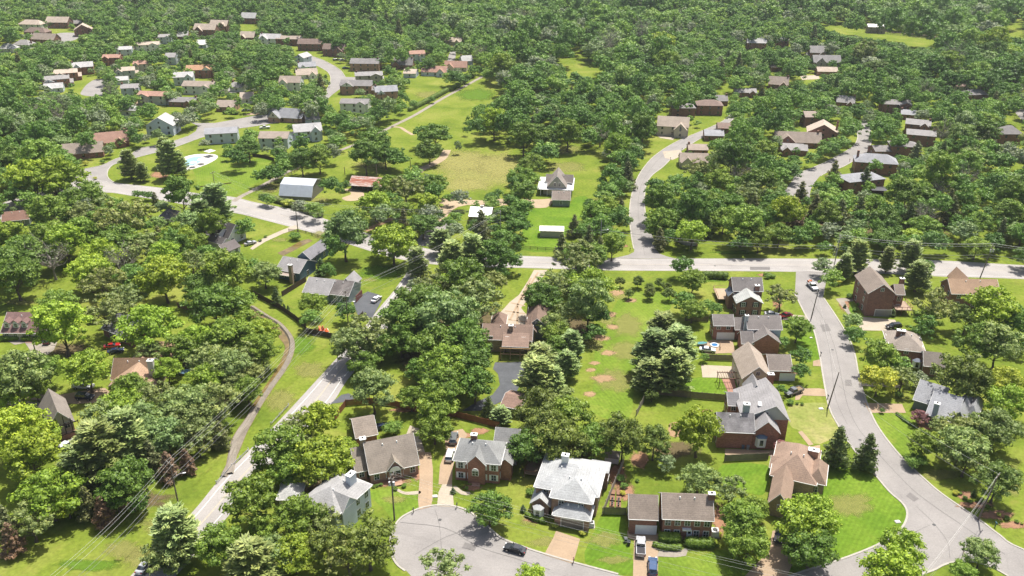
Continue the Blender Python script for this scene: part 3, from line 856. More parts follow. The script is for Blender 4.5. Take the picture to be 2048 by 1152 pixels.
        if garage:
            g0, g1 = garage[0], garage[1]; gm = plain("garage_door", garage[2] if len(garage) > 2 else WHITE, .5, .05)
            u0, u1 = x0 + g0, x0 + g1
            bm = bmesh.new()
            for q in range(4): box(bm, u0, u1, y0 - .07 + (q % 2) * .012, y0 + .03, .05 + q * .55, .05 + (q + 1) * .55)
            gd = bm_obj("garage_door", bm, gm, R)
            bm = bmesh.new(); box(bm, u0 - .14, u1 + .14, y0 - .05, y0 + .02, .02, 2.45)
            bm_obj("frame", bm, white(), gd)
            taken.append((u0 - .6, u1 + .6))
        if door is not None:
            u = x0 + door
            bm = bmesh.new(); box(bm, u - .55, u + .55, y0 - .08, y0 + .03, .3, 2.5)
            dm = bm_obj("door", bm, white(), R)
            bm = bmesh.new(); box(bm, u - .9, u + .9, y0 - 1.3, y0 - .01, 0, .3); box(bm, u - .9, u + .9, y0 - 1.75, y0 - 1.3, 0, .15)
            bm_obj("steps", bm, brick(BRT), R)
            bm = bmesh.new(); box(bm, u - .3, u + .3, y0 - .1, y0 - .05, 1.5, 2.3); bm_obj("pane", bm, glass_mat(), dm)
            taken.append((u - 1.1, u + 1.1))
        def row(M, length, stories, off, n=None, skip=()):
            n = n if n is not None else max(1, int(length / (3.4 if s.near else 4.6)))
            for k in range(n):
                u = off + length * (k + .5) / n
                for q in range(stories):
                    if q == 0 and any(a < u < b for a, b in skip): continue
                    W(R, M, u, z0 + 1.55 + 2.75 * q, **kw)
        if win_f is None: row(F, w, st, x0, None, taken)
        elif win_f: row(F, w, st, x0, win_f, taken)
        if win_r: row(Matrix(((0, -1, 0, x1), (1, 0, 0, 0), (0, 0, 1, 0), (0, 0, 0, 1))), d, st, y0, 2 if not isinstance(win_r, int) or win_r is True else win_r)
        if win_l: row(Matrix(((0, 1, 0, x0), (-1, 0, 0, 0), (0, 0, 1, 0), (0, 0, 0, 1))), d, st, -y1, 2 if win_l is True else win_l)
        if typ == 'gy' and rise > 2.2 and w > 6: W(R, F, (x0 + x1) / 2, he + rise * .35, .9, 1.0)
        return (x0, x1, y0, y1)
    def chimney(s, px, py, zt, col=BR, w=1.1, d=.8, z0=0.0, cap=True):
        c = s.L(px, py, zt)
        bm = bmesh.new(); box(bm, c.x - w / 2, c.x + w / 2, c.y - d / 2, c.y + d / 2, z0, zt - .15)
        ch = bm_obj("chimney", bm, wallmat(col) if col in (BR, BRD, BRT, STN) else siding(col), s.lastroof)
        bm = bmesh.new(); box(bm, c.x - w / 2 - .1, c.x + w / 2 + .1, c.y - d / 2 - .1, c.y + d / 2 + .1, zt - .15, zt)
        cp = bm_obj("cap", bm, white(), s.lastroof)
        bm = bmesh.new(); box(bm, c.x - .22, c.x + .22, c.y - .18, c.y + .18, zt + .002, zt + .2)
        bm_obj("flue", bm, plain("flue", (.03, .03, .03), .8), s.lastroof)
    def skylight(s, px, py, z, w=.8, d=1.2, slope=-.5):
        c = s.L(px, py, z)
        bm = bmesh.new(); box(bm, -w / 2, w / 2, -d / 2, d / 2, 0, .15, Matrix.Translation(c) @ Matrix.Rotation(-slope, 4, 'X'))
        f = bm_obj("skylight", bm, white(), s.lastroof)
    def dormer(s, px, py, z, w=1.6, d=2.4, h=1.5, wall=None, roof=None):
        c = s.L(px, py, z)
        bm = bmesh.new(); prism(bm, [(c.x - w / 2, z - 1.2), (c.x + w / 2, z - 1.2), (c.x + w / 2, z + h * .5), (c.x, z + h), (c.x - w / 2, z + h * .5)], c.y, c.y + d, 'y'); fixn(bm)
        dm = bm_obj("dormer", bm, wallmat(wall or SW), s.root)
        bm = bmesh.new(); prism(bm, [(c.x - w / 2 - .2, z + h * .4), (c.x, z + h + .12), (c.x + w / 2 + .2, z + h * .4), (c.x + w / 2 + .2, z + h * .4 - .1), (c.x, z + h), (c.x - w / 2 - .2, z + h * .4 - .1)], c.y - .2, c.y + d, 'y'); fixn(bm)
        bm_obj("dormer_roof", bm, shingle(roof or s.rc), dm)
        (win if s.near else farwin)(dm, Matrix.Translation((0, c.y, 0)), c.x, z - .1, .8, 1.1)
    def box_part(s, name, mat, x0, x1, y0, y1, z0, z1):
        bm = bmesh.new(); box(bm, x0, x1, y0, y1, z0, z1)
        return bm_obj(name, bm, mat, s.root)
    def bay(s, px, py, z, w=2.2, d=.9, h=2.2, roofc=None):
        c = s.L(px, py, z)
        pr = [(-w / 2, 0), (-w / 2 + .5, -d), (w / 2 - .5, -d), (w / 2, 0)]
        bm = bmesh.new()
        r0 = [bm.verts.new((c.x + a, c.y + b, z - h / 2)) for a, b in pr]; r1 = [bm.verts.new((c.x + a, c.y + b, z + h / 2)) for a, b in pr]
        bm.faces.new(r0); bm.faces.new(r1)
        for i in range(4): bm.faces.new((r0[i], r0[(i + 1) % 4], r1[(i + 1) % 4], r1[i]))
        fixn(bm); f = bm_obj("bay_window", bm, white(), s.root)
        bm = bmesh.new(); box(bm, c.x - .4, c.x + .4, c.y - d - .04, c.y - d + .02, z - .75, z + .75); bm_obj("pane", bm, glass_mat(), f)
        bm = bmesh.new()
        r1 = [bm.verts.new((c.x + a * 1.12, c.y + b * 1.12, z + h / 2 + .01)) for a, b in pr]; t0 = bm.verts.new((c.x - .3, c.y, z + h / 2 + .7)); t1 = bm.verts.new((c.x + .3, c.y, z + h / 2 + .7))
        bm.faces.new((r1[0], r1[1], t0)); bm.faces.new((r1[1], r1[2], t1, t0)); bm.faces.new((r1[2], r1[3], t1)); bm.faces.new((r1[3], r1[0], t0, t1)); bm.faces.new(r1[::-1])
        fixn(bm); bm_obj("bay_roof", bm, plain("bay_roof", roofc or (.08, .13, .19), .5), f)

def keep(*pts): KEEP.append(list(pts))

# ---- A brick colonial at the bottom
h = House("brown-roofed brick colonial with white garage door and twin round hedges by its entry", "brown-roofed brick colonial", (1345, 1085), -3.5, BRNR, BR)
h.wing('gx', (1323, 1033), (1431, 1043), 8.6, 5.7, 3.0, win_f=5, door=5.6, win_l=False)
h.chimney(1424, 986, 9.6, BRD, 1.3, .9)
h.wing('gx', (1256, 1034), (1319, 1040), 8.0, 4.6, 3.0, garage=(1.4, 5.6), win_f=0, win_r=False)
c = h.L(1373, 1052, 3.2)
h.box_part("portico", white(), c.x - .9, c.x + .9, c.y - 1.1, c.y + .6, 2.75, 3.0)
# ---- B pale hip-roofed brick house
h = House("large brick house with pale silver-grey hip roof and tall white chimney", "pale silver-roofed brick house", (1135, 1050), -14.5, SILVER, BRT)
h.wing('h', (1069, 970), (1196, 999), 12.5, 5.6, 2.9, win_f=3)
h.chimney(1131, 909, 10.4, WHITE, 1.5, 1.1)
h.wing('h', (1099, 993), (1185, 1011), 12.0, 5.75, 2.6, win_f=2, win_l=False)
h.wing('gy', (1059, 1004), (1100, 1014), 5.5, 3.1, 1.7, win_f=0, win_r=False)
h.bay(1077, 1022, 1.6, 2.4, 1.0, 2.2, SILVER)
h.wing('h', (1105, 1028), (1180, 1046), 5.4, 3.0, 1.8, garage=(1.5, 6.2, (.20, .17, .15)), win_f=0, win_r=False, win_l=False)
h.wing('s', (1178, 939), (1219, 948), 3.6, 5.0, .6, win_f=0, win_l=False)
c = h.L(1075, 935, 1.5)
dk = h.box_part("deck", plain("deck_boards", (.28, .20, .13), .8, .15), c.x - 2.6, c.x + 1.4, c.y - 2.5, c.y + 3.6, 1.1, 1.3)
for q in range(3): bm = bmesh.new(); box(bm, c.x - 2.6, c.x - 2.5, c.y - 2.5 + q * 2, c.y - 2.4 + q * 2, 0, 2.2); bm_obj("post", bm, plain("deck_wood", (.22, .10, .06), .8), dk)
bm = bmesh.new(); box(bm, c.x - 2.62, c.x - 2.5, c.y - 2.5, c.y + 3.6, 2.1, 2.22); box(bm, c.x - 2.6, c.x + 1.4, c.y - 2.62, c.y - 2.5, 2.1, 2.22); bm_obj("railing", bm, plain("deck_wood", (.22, .10, .06), .8), dk)
# ---- C grey hip roof, white shutters
h = House("two-storey red brick house with grey hip roof and white shutters by the cul-de-sac", "white-shuttered brick house", (950, 965), -8.5, (0.25, 0.255, 0.25), BR)
h.wing('h', (907, 917), (1000, 934), 8.8, 5.7, 3.0, win_f=4, shut=WHITE, door=5.0)
h.wing('gy', (931, 925), (972, 932), 5.2, 5.9, 2.2, win_f=0, win_l=False, win_r=False, bare=True)
c = h.L(951, 945, 4.3)
win(h.root, Matrix.Translation((0, c.y - .3, 0)), c.x, 4.3, 1.3, 1.2, None, True)
h.chimney(948, 868, 9.8, BRD, 1.4, 1.0)
h.wing('gx', (985, 902), (1036, 892), 8.5, 4.4, 2.8, roof=(0.22, .22, .215), win_f=0)
h.wing('gy', (1000, 936), (1019, 920), 4, 4.9, 1.2, roof=(0.25, .25, .24), win_f=0, bare=True)
# ---- D brown big-roofed house with arched entry
h = House("brick house with big brown roof and arched glass entry beside the cul-de-sac", "arched-entry brick house", (785, 970), 19.0, (0.265, 0.228, 0.190), BRT)
h.wing('gx', (738, 950), (840, 924), 11.5, 3.2, 4.6, win_f=4, win_l=False)
h.wing('gy', (771, 944), (810, 935), 4.4, 3.1, 2.3, win_f=0, win_l=False, win_r=False, bare=True, roof=(.27, .235, .19))
c = h.L(790, 944, 2.2)
win(h.root, Matrix.Translation((0, c.y - .4, 0)), c.x, 1.9, 2.4, 1.7, None, True)
h.box_part("steps", brick(BRT), c.x - 1.2, c.x + 1.2, c.y - 2.6, c.y - .5, 0, .4)
h.wing('gx', (709, 945), (737, 937), 9.0, 2.9, 3.4, win_f=1)
h.chimney(725, 876, 8.6, STN, 1.3, 1.2)
h2 = House("detached brown-roofed brick garage behind the arched-entry house", "detached brick garage", (722, 885), 19.0, (0.270, 0.228, 0.190), BR, cat="garage", name="garage")
h2.wing('gx', (710, 877), (757, 866), 9.0, 2.9, 2.4, win_f=0, win_l=False)
# ---- E white and blue-grey house
h = House("two-storey pale blue house with grey shingled roof and white chimney beside the cul-de-sac", "pale blue house", (700, 1045), 60, LTGREY, SGB)
h.wing('h', (680, 1038), (737, 967), 10.0, 5.8, 2.8, win_f=4)
h.wing('gy', (690, 1028), (713, 996), 5.0, 5.9, 2.2, win_f=1, bare=True)
h.chimney(701, 947, 9.8, (.55, .6, .65), 2.0, 1.3)
h2 = House("white-roofed outbuilding mostly hidden by trees west of the pale blue house", "white-roofed outbuilding", (575, 1010), 0, (.50, .50, .48), SW, cat="outbuilding", name="outbuilding")
h2.wing('h', (552, 1000), (600, 1000), 6.0, 3.2, 1.6, win_f=0)
# ---- F tan-brown hip complex at the corner
TB = (0.33, 0.235, 0.178)
h = House("tan-brown roofed stone house with wide brick chimney on the corner lawn", "tan-roofed corner house", (1600, 990), -22, TB, STN)
h.wing('h', (1541, 946), (1632, 976), 14.0, 3.6, 3.8, win_f=0)
h.wing('h', (1612, 962), (1652, 972), 8.0, 3.4, 2.6, win_f=1)
h.chimney(1628, 899, 6.6, BRT, 2.2, 1.3)
h.wing('gy', (1535, 1003), (1580, 1014), 11.5, 3.8, 2.6, win_f=0, gable=None, bare=True)
c = h.L(1558, 1022, 2.4)
win(h.root, Matrix.Translation((0, c.y + .0, 0)), c.x, 3.2, 1.0, 1.4)
h.wing('gx', (1537, 933), (1560, 938), 5, 3.2, 1.4, win_f=0)
# ---- G big grey-blue roof complex
GB = (0.30, 0.29, 0.29)
h = House("large brick house with mottled grey-blue roofs, skylight and octagonal white bay window", "grey-blue roofed brick house", (1500, 893), -4, GB, BR)
h.wing('gx', (1434, 862), (1512, 864), 7.6, 5.2, 2.8, roof=shingle((0.255, 0.245, 0.250), .34), win_f=0, win_r=False)
h.wing('gy', (1505, 862), (1563, 868), 9.0, 5.2, 2.9, win_f=0, bare=True)
h.wing('gy', (1483, 836), (1582, 842), 13.5, 6.0, 3.8, gable=SGG, win_f=0, rp=.68)
h.wing('gx', (1455, 810), (1482, 811), 6.5, 5.4, 1.6, roof=(.19, .185, .19), win_f=1)
h.wing('gy', (1492, 790), (1530, 790), 6.0, 6.2, 2.8, win_f=0, bare=True)
h.chimney(1494, 807, 10.2, (.35, .40, .40), 1.4, 1.2)
h.skylight(1520, 808, 8.6)
h.bay(1521, 880, 2.4, 2.9, 1.3, 2.6, (.09, .14, .19))
# ---- H tan roof with brick chimney and pergola
h = House("tan-roofed beige house with brick chimney and patio pergola", "tan-roofed pergola house", (1505, 770), -2, TANR, SBEIGE)
h.wing('gy', (1484, 757), (1547, 757), 14.0, 5.4, 3.4, win_f=1, shut=None)
h.wing('gx', (1537, 739), (1588, 742), 9.0, 3.6, 2.4, wall=BR, roof=(.215, .185, .165), garage=(3.0, 7.0), win_f=0, win_r=False)
h.chimney(1542, 747, 8.6, BR, 1.5, 1.2)
# ---- I brick houses with white chimney
h = House("brick house with dark grey roofs, slim white chimney and rear garage wing", "white-chimneyed brick house", (1500, 705), -1.5, (0.205, 0.185, 0.175), BR)
h.wing('gx', (1426, 649), (1471, 651), 6.5, 5.2, 1.9, garage=(1.2, 6.2), win_f=2)
h.wing('gx', (1469, 658), (1488, 658), 6.5, 3.8, 2.2, win_f=1, bare=True)
h.wing('gx', (1494, 657), (1567, 659), 8.0, 5.9, 2.4, wall=SGB, win_f=0)
h.wing('gy', (1503, 684), (1564, 688), 9.5, 3.8, 2.8, win_f=0, bare=True)
h.wing('gx', (1482, 685), (1510, 687), 6.0, 3.6, 2.2, win_f=0, bare=True)
h.chimney(1494, 630, 9.0, (.50, .56, .55), .9, .9)
# ---- J top brick house
h = House("dark brick house with mansard-like grey roof, rear deck and pale gabled front wing", "deck-side brick house", (1490, 630), -1, (0.190, 0.175, 0.168), BRD)
h.wing('gx', (1465, 580), (1529, 582), 8.0, 6.6, 2.8, win_f=0)
h.wing('gy', (1472, 603), (1529, 610), 6.5, 5.0, 2.2, roof=(.40, .41, .39), win_f=2, shut=(.03, .03, .035), gable=None)
h.chimney(1515, 570, 8.2, BRD, 1.3, 1.1)
h.wing('gy', (1456, 590), (1474, 592), 5.0, 5.0, 1.0, win_f=0, bare=True, roof=(.12, .14, .18))
c = h.L(1443, 588, 1.6)
dk = h.box_part("deck", plain("deck_boards", (.34, .26, .18), .8, .15), c.x - 1.8, c.x + 2.2, c.y - 3.5, c.y + 4.5, 1.3, 1.5)
bm = bmesh.new()
for q in range(5): box(bm, c.x - 1.8, c.x - 1.7, c.y - 3.5 + q * 2, c.y - 3.4 + q * 2, 0, 2.5)
box(bm, c.x - 1.82, c.x - 1.7, c.y - 3.5, c.y + 4.5, 2.4, 2.5); box(bm, c.x - 1.8, c.x + 2.2, c.y + 4.42, c.y + 4.5, 2.4, 2.52)
bm_obj("railing", bm, plain("deck_wood2", (.30, .18, .11), .8), dk)
# ---- K tall brick house right of the street
h = House("tall dark brick house with blank gable end above a double garage", "tall gable-ended brick house", (1758, 633), -3, (0.255, 0.210, 0.175), BRD)
h.wing('gy', (1736, 586), (1794, 588), 14.0, 8.2, 3.0, win_f=0, garage=(3.0, 8.0, (.26, .25, .24)), win_r=0)
h.wing('gx', (1791, 588), (1812, 588), 6.0, 6.2, 2.0, win_f=1)
h.chimney(1805, 556, 9.2, BRD, 1.3, 1.1)
c = h.L(1810, 615, 2.0)
dk = h.box_part("deck", plain("deck_boards", (.30, .22, .16), .8, .15), c.x - 3.4, c.x + 1.6, c.y - 2, c.y + 4.5, 1.9, 2.1)
bm = bmesh.new()
for q in range(4):
    box(bm, c.x + 1.5, c.x + 1.6, c.y - 2 + q * 2.1, c.y - 1.9 + q * 2.1, 0, 3.1); box(bm, c.x - 3.3 + q * 1.6, c.x - 3.2 + q * 1.6, c.y - 2, c.y - 1.9, 0, 3.1)
box(bm, c.x + 1.5, c.x + 1.62, c.y - 2, c.y + 4.5, 3.0, 3.1); box(bm, c.x - 3.4, c.x + 1.6, c.y - 2.02, c.y - 1.9, 3.0, 3.1)
bm_obj("railing", bm, plain("deck_red", (.26, .11, .09), .8), dk)
# ---- L hip house
h = House("grey-brown hip-roofed brick house with wide white-capped chimney and low side wing", "white-capped hip-roofed house", (1820, 735), -14, (0.32, 0.275, 0.235), BRD)
h.wing('h', (1778, 690), (1851, 713), 11.0, 4.8, 3.2, win_f=1)
h.wing('gx', (1846, 729), (1892, 736), 7.5, 3.6, 2.4, win_f=1, roof=(.20, .175, .15))
h.chimney(1803, 660, 8.6, BRD, 2.2, 1.2)
h.bay(1833, 727, 2.0, 2.4, .9, 2.0, (.14, .16, .2))
# ---- M blue-grey roofs
h = House("single-storey house with steep blue-grey roofs and striped front lawn", "blue-grey roofed house", (1870, 850), -36, (0.335, 0.34, 0.355), SGREY)
h.wing('gx', (1833, 812), (1876, 800), 10.5, 3.2, 3.2, win_f=0)
h.wing('gx', (1862, 820), (1900, 852), 13.0, 3.3, 3.8, win_f=1)
h.wing('gy', (1895, 838), (1935, 850), 12.0, 3.4, 3.0, win_f=1)
h.chimney(1875, 806, 6.6, (.32, .36, .42), 1.2, 1.0)
h.wing('h', (1926, 830), (1955, 836), 9.0, 3.2, 2.4, win_f=0)
# ---- N tan orange roof
h = House("dark brick house with pale orange-tan roof beside the main road", "orange-tan roofed brick house", (1950, 610), -2, (0.36, 0.245, 0.165), BRD)
h.wing('gx', (1902, 586), (2004, 588), 9.0, 5.6, 3.0, win_f=3)
h.wing('gy', (1918, 572), (1948, 572), 9.0, 6.0, 2.8, win_f=0, bare=True)
# ---- O centre brown complex
BO = (0.235, 0.165, 0.130)
h = House("sprawling brown-roofed house with paved court behind and open carport below", "brown-roofed court house", (1010, 690), -4, BO, (0.20, .15, .12))
h.wing('gx', (962, 677), (1066, 681), 9.0, 4.4, 2.6, win_f=3, wall=STN)
h.wing('s', (1003, 691), (1058, 697), 6.0, 4.0, 1.5, open_front=True, wall=STN)
c = h.L(1030, 699, 4.0)
bm = bmesh.new()
for u in (-4.2, -1.4, 1.4, 4.2): box(bm, c.x + u - .12, c.x + u + .12, c.y + .6, c.y + .8, 0, 3.9)
box(bm, c.x - 4.3, c.x + 4.3, c.y + .62, c.y + .78, 1.9, 2.1); box(bm, c.x - 4.4, c.x + 4.4, c.y + .6, c.y + .82, 3.75, 3.95)
bm_obj("carport_frame", bm, plain("carport_wood", (.30, .20, .10), .8), h.root)
h.wing('h', (981, 650), (1012, 652), 7.0, 3.6, 2.2, win_f=0)
h.wing('gy', (1050, 653), (1098, 656), 15.0, 4.2, 2.8, roof=(.20, .14, .11), win_f=0, wall=SGREY)
h.wing('gy', (1050, 660), (1073, 664), 7.0, 3.9, 1.8, win_f=0, bare=True)
h.chimney(1022, 650, 7.6, STN, 1.2, 1.0)
h2 = House("small brown-roofed open carport beside the dark asphalt drive", "small brown carport", (1018, 830), -20, (0.25, 0.165, 0.13), SW, cat="carport", name="carport")
h2.wing('gx', (1001, 808), (1040, 822), 8.0, 2.8, 1.3, open_front=True, gutter=True)
# ---- Q blue house
h = House("long grey-roofed house with dark blue gable end, stone chimney and rear garage", "dark blue gabled house", (590, 548), -20, (0.27, 0.26, 0.26), SBLUE)
h.wing('gx', (553, 536), (596, 548), 11.0, 3.6, 2.6, win_f=2, win_r=1)
h.chimney(580, 529, 7.0, STN, 1.2, 1.0)
h.wing('s', (556, 550), (586, 553), 5.0, 2.6, .8, roof=(.33, .27, .23), open_front=True)
h.wing('gy', (590, 520), (622, 512), 13.0, 3.4, 2.2, roof=(.225, .22, .24), win_f=0, win_l=False)
# ---- R grey house with asphalt drive
h = House("long grey ranch house with streaked grey roof, red garage door and white car alongside", "streaked grey ranch house", (665, 592), -14, (0.28, 0.272, 0.27), (.20, .25, .25))
h.wing('gx', (600, 588), (660, 585), 11.5, 3.4, 2.8, win_f=2)
h.wing('gx', (640, 585), (698, 592), 10.5, 3.3, 2.7, roof=shingle((0.200, 0.180, 0.170), .4), win_f=3, win_r=0)
h.wing('gy', (676, 570), (709, 570), 7.0, 3.3, 2.2, win_f=0, bare=True)
M_ = Matrix.Identity(4)
# red-brown garage door on the east gable end
c = h.L(714, 596, 1.2)
bm = bmesh.new(); box(bm, c.x - .05, c.x + .1, c.y - 1.0, c.y + 4.2, 0.05, 2.3); bm_obj("garage_door", bm, plain("garage_door", (.16, .06, .05), .5), h.root)
# ---- S white farmhouse, black roof
h = House("white cottage with steep black roof and shed dormer among trees", "black-roofed white cottage", (450, 495), -33, (.085, .078, .078), SW)
h.wing('gx', (412, 464), (452, 480), 9.5, 2.8, 4.4, win_f=1, win_r=2)
h.wing('gx', (424, 462), (437, 467), 4.5, 5.0, 1.0, win_f=1, bare=True)
h.wing('gy', (429, 496), (447, 506), 7.5, 2.6, 1.9, roof=(.16, .14, .135), win_f=0)
h.wing('gx', (416, 478), (440, 490), 5.0, 2.6, 1.5, roof=(.11, .10, .10), win_f=0, bare=True)
# ---- T barn, U shed, V,W,X
h = House("large gambrel barn with silver metal roof and dark gable end by the farm lane", "silver-roofed barn", (592, 398), -9.5, (0.55, 0.58, 0.62), (0.16, 0.15, 0.135), cat="barn", name="barn")
h.wing('gam', (561, 389), (620, 396), 15.0, 1.6, 5.6, metal=True, win_f=0, win_r=0, win_l=0, wall=(0.16, 0.15, 0.135), o=.1)
RUST, nt, b = newmat("rusty_metal_roof")
v = mapping(nt, (1, 1, 1))
wv = N(nt, "ShaderNodeTexWave", wave_type='BANDS', bands_direction='X'); wv.inputs["Scale"].default_value = .55; nt.links.new(v, wv.inputs["Vector"])
n1 = noise(nt, mapping(nt, (.25, 1.6, 1.6)), 1.0, 5, .7)
ad = N(nt, "ShaderNodeMath", operation='MULTIPLY_ADD'); nt.links.new(wv.outputs["Fac"], ad.inputs[0]); ad.inputs[1].default_value = .12; nt.links.new(n1, ad.inputs[2])
sp = N(nt, "ShaderNodeSeparateXYZ"); nt.links.new(v, sp.inputs[0])
bd = N(nt, "ShaderNodeMath", operation='PINGPONG'); nt.links.new(sp.outputs[2], bd.inputs[0]); bd.inputs[1].default_value = 1.4
ad2 = N(nt, "ShaderNodeMath", operation='MULTIPLY_ADD'); nt.links.new(bd.outputs[0], ad2.inputs[0]); ad2.inputs[1].default_value = .13; nt.links.new(ad.outputs[0], ad2.inputs[2])
c = ramp(nt, ad2.outputs[0], [(.52, (.50, .44, .41)), (.60, (.34, .22, .17)), (.68, (.33, .10, .05)), (.8, (.24, .06, .03))])
nt.links.new(c, b.inputs["Base Color"]); b.inputs["Roughness"].default_value = .6
h = House("long open-fronted farm shed with rusty red and white metal roof", "rusty-roofed shed", (725, 382), -11, RUST, (0.14, 0.11, 0.09), cat="shed", name="shed")
h.wing('gx', (700, 367), (762, 377), 10.0, 2.8, 2.6, open_front=True, gutter=False)
bm = bmesh.new()
c0, c1 = h.L(701, 381, 0), h.L(758, 391, 0)
for q in range(6): u = c0.x + (c1.x - c0.x) * (q + .3) / 6; box(bm, u - .12, u + .12, c0.y + .6, c0.y + .84, 0, 2.9)
bm_obj("post", bm, BARK if 'BARK' in globals() else plain("post_wood", (.12, .09, .07), .9), h.root)
h = House("low house with bright white metal roof hemmed in by trees", "white metal-roofed house", (960, 440), -6, (0.70, 0.71, 0.74), (.20, .16, .13))
h.wing('gx', (937, 431), (982, 435), 11.0, 3.2, 2.0, metal=True, win_f=2)
h.chimney(964, 411, 5.8, BRD, 1.0, .8)
h = House("beige farmhouse with grey gabled roof above a wraparound white porch roof", "wraparound-porch farmhouse", (1118, 388), -6, (0.27, 0.235, 0.21), (.42, .40, .35))
h.wing('h', (1076, 376), (1145, 383), 17.0, 3.0, 1.3, roof=(0.66, 0.66, 0.66), metal=True, bare=True, o=2.4)
h.wing('gy', (1094, 371), (1133, 375), 13.0, 4.2, 4.6, win_f=0, bare=True)
h.wing('gx', (1092, 360), (1146, 366), 5.0, 4.6, 2.4, bare=True)
c0, c1 = h.L(1078, 391, 0), h.L(1136, 396, 0)
bm = bmesh.new()
for q in range(5): u = c0.x + .6 + (c1.x - c0.x) * q / 4.4; box(bm, u - .14, u + .14, c0.y + .3, c0.y + .58, 0, 3.0)
bm_obj("porch_post", bm, white(), h.root)
c = h.L(1114, 372, 6.0)
for du in (-1.0, 1.0): win(h.root, Matrix.Translation((0, h.L(1114, 376, 4.4).y - .1, 0)), c.x + du, 5.9, .8, 1.5)
h2 = House("grey-green detached garage with tan roof in front of the porch farmhouse", "grey-green garage", (1120, 411), -4, (0.26, 0.215, 0.185), GREEN, cat="garage", name="garage")
h2.wing('gx', (1103, 398), (1142, 400), 8.0, 3.2, 2.4, win_f=1)
h = House("small beige shed with flat white roof alone on the green lawn", "beige shed", (1103, 473), -3, (0.66, 0.63, 0.58), (.36, .33, .28), cat="shed", name="shed")
h.wing('gx', (1080, 460), (1127, 464), 5.4, 2.8, .9, metal=True, win_f=0, win_r=0, win_l=0, o=.2, gutter=False)
# ---- left side houses
h = House("cape cod house with brown roof and three arched white dormers", "three-dormer cape cod", (35, 672), -1, (0.20, 0.125, 0.115), SBEIGE)
h.wing('gx', (-2, 665), (92, 665), 11.5, 2.9, 3.8, win_f=5, door=8.2)
for px in (13, 31, 48): h.dormer(px, 650, 4.6)
h = House("dark grey-roofed house half buried under big trees", "tree-shaded dark-roofed house", (235, 680), -32, (0.15, .15, .155), BRD)
h.wing('gx', (200, 655), (264, 680), 11.0, 2.9, 2.8, win_f=2)
h = House("orange-brown roofed house with white stone chimney among dense trees", "orange-brown roofed house", (262, 775), 1, (0.215, 0.140, 0.090), STN)
h.wing('gx', (219, 757), (303, 757), 9.0, 3.0, 3.8, win_f=0)
h.wing('h', (252, 735), (334, 728), 13.0, 3.0, 3.4, roof=(.36, .235, .155), win_f=0)
h.wing('gy', (215, 772), (310, 772), 10.0, 2.8, 3.2, roof=(.37, .25, .17), win_f=0)
h.chimney(300, 720, 8.4, (.55, .52, .47), 1.5, 1.2)
h = House("half-timbered tudor house with taupe roof and brick ground floor", "half-timbered tudor house", (125, 893), 35, (0.235, 0.205, 0.180), SBEIGE)
h.wing('gy', (95, 860), (148, 838), 13.0, 5.2, 3.6, win_f=2, wall=SBEIGE)
c = h.L(124, 880, 1.3)
h.box_part("brick_base", brick(BR), c.x - 4.3, c.x + 4.0, c.y + .1, c.y + 1.0, 0, 2.4)
c = h.L(122, 853, 5.2)
bm = bmesh.new()
for u in (-3.8, -2.3, -.8, .8, 2.3, 3.8): box(bm, c.x + u - .1, c.x + u + .1, c.y + .32, c.y + .46, 2.6, 5.4 + (4 - abs(u)) * .7)
for z in (2.6, 5.2): box(bm, c.x - 3.9, c.x + 3.9, c.y + .3, c.y + .46, z - .12, z + .12)
bm_obj("timber_frame", bm, plain("dark_timber", (.04, .03, .025), .8), h.root)
h = House("small brown-roofed bungalow with grey-green walls at the far west edge", "brown-roofed bungalow", (30, 452), 18, (0.215, 0.125, 0.095), SGREY)
h.wing('gx', (5, 448), (55, 432), 9.0, 2.8, 2.2, win_f=2)
h = House("brown roof with two vents showing behind the big roadside tree", "vented brown-roofed house", (105, 402), 0, (0.23, 0.15, 0.11), BRD)
h.wing('h', (80, 402), (132, 402), 10.0, 2.8, 2.2, win_f=0)
h = House("dark slate roof peeking between trees below the main road", "slate-roofed cottage", (330, 440), 0, (0.10, 0.10, 0.115), SGREY)
h.wing('h', (312, 438), (344, 438), 9.0, 2.8, 2.2, win_f=0)
h = House("small black roof corner between trees near the tudor house", "black-roofed garden shed", (137, 950), 0, (0.05, 0.05, 0.055), (.10, .09, .08), cat="shed", name="shed")
h.wing('gx', (122, 945), (152, 945), 3.5, 2.2, .8, win_f=0, gutter=False)
h = House("small white-sided garden shed behind the pale silver-roofed house", "white garden shed", (1235, 925), -14, (.30, .27, .22), SW, cat="shed", name="shed")
h.wing('gx', (1207, 910), (1240, 918), 3.0, 2.2, .8, win_f=0, gutter=False)

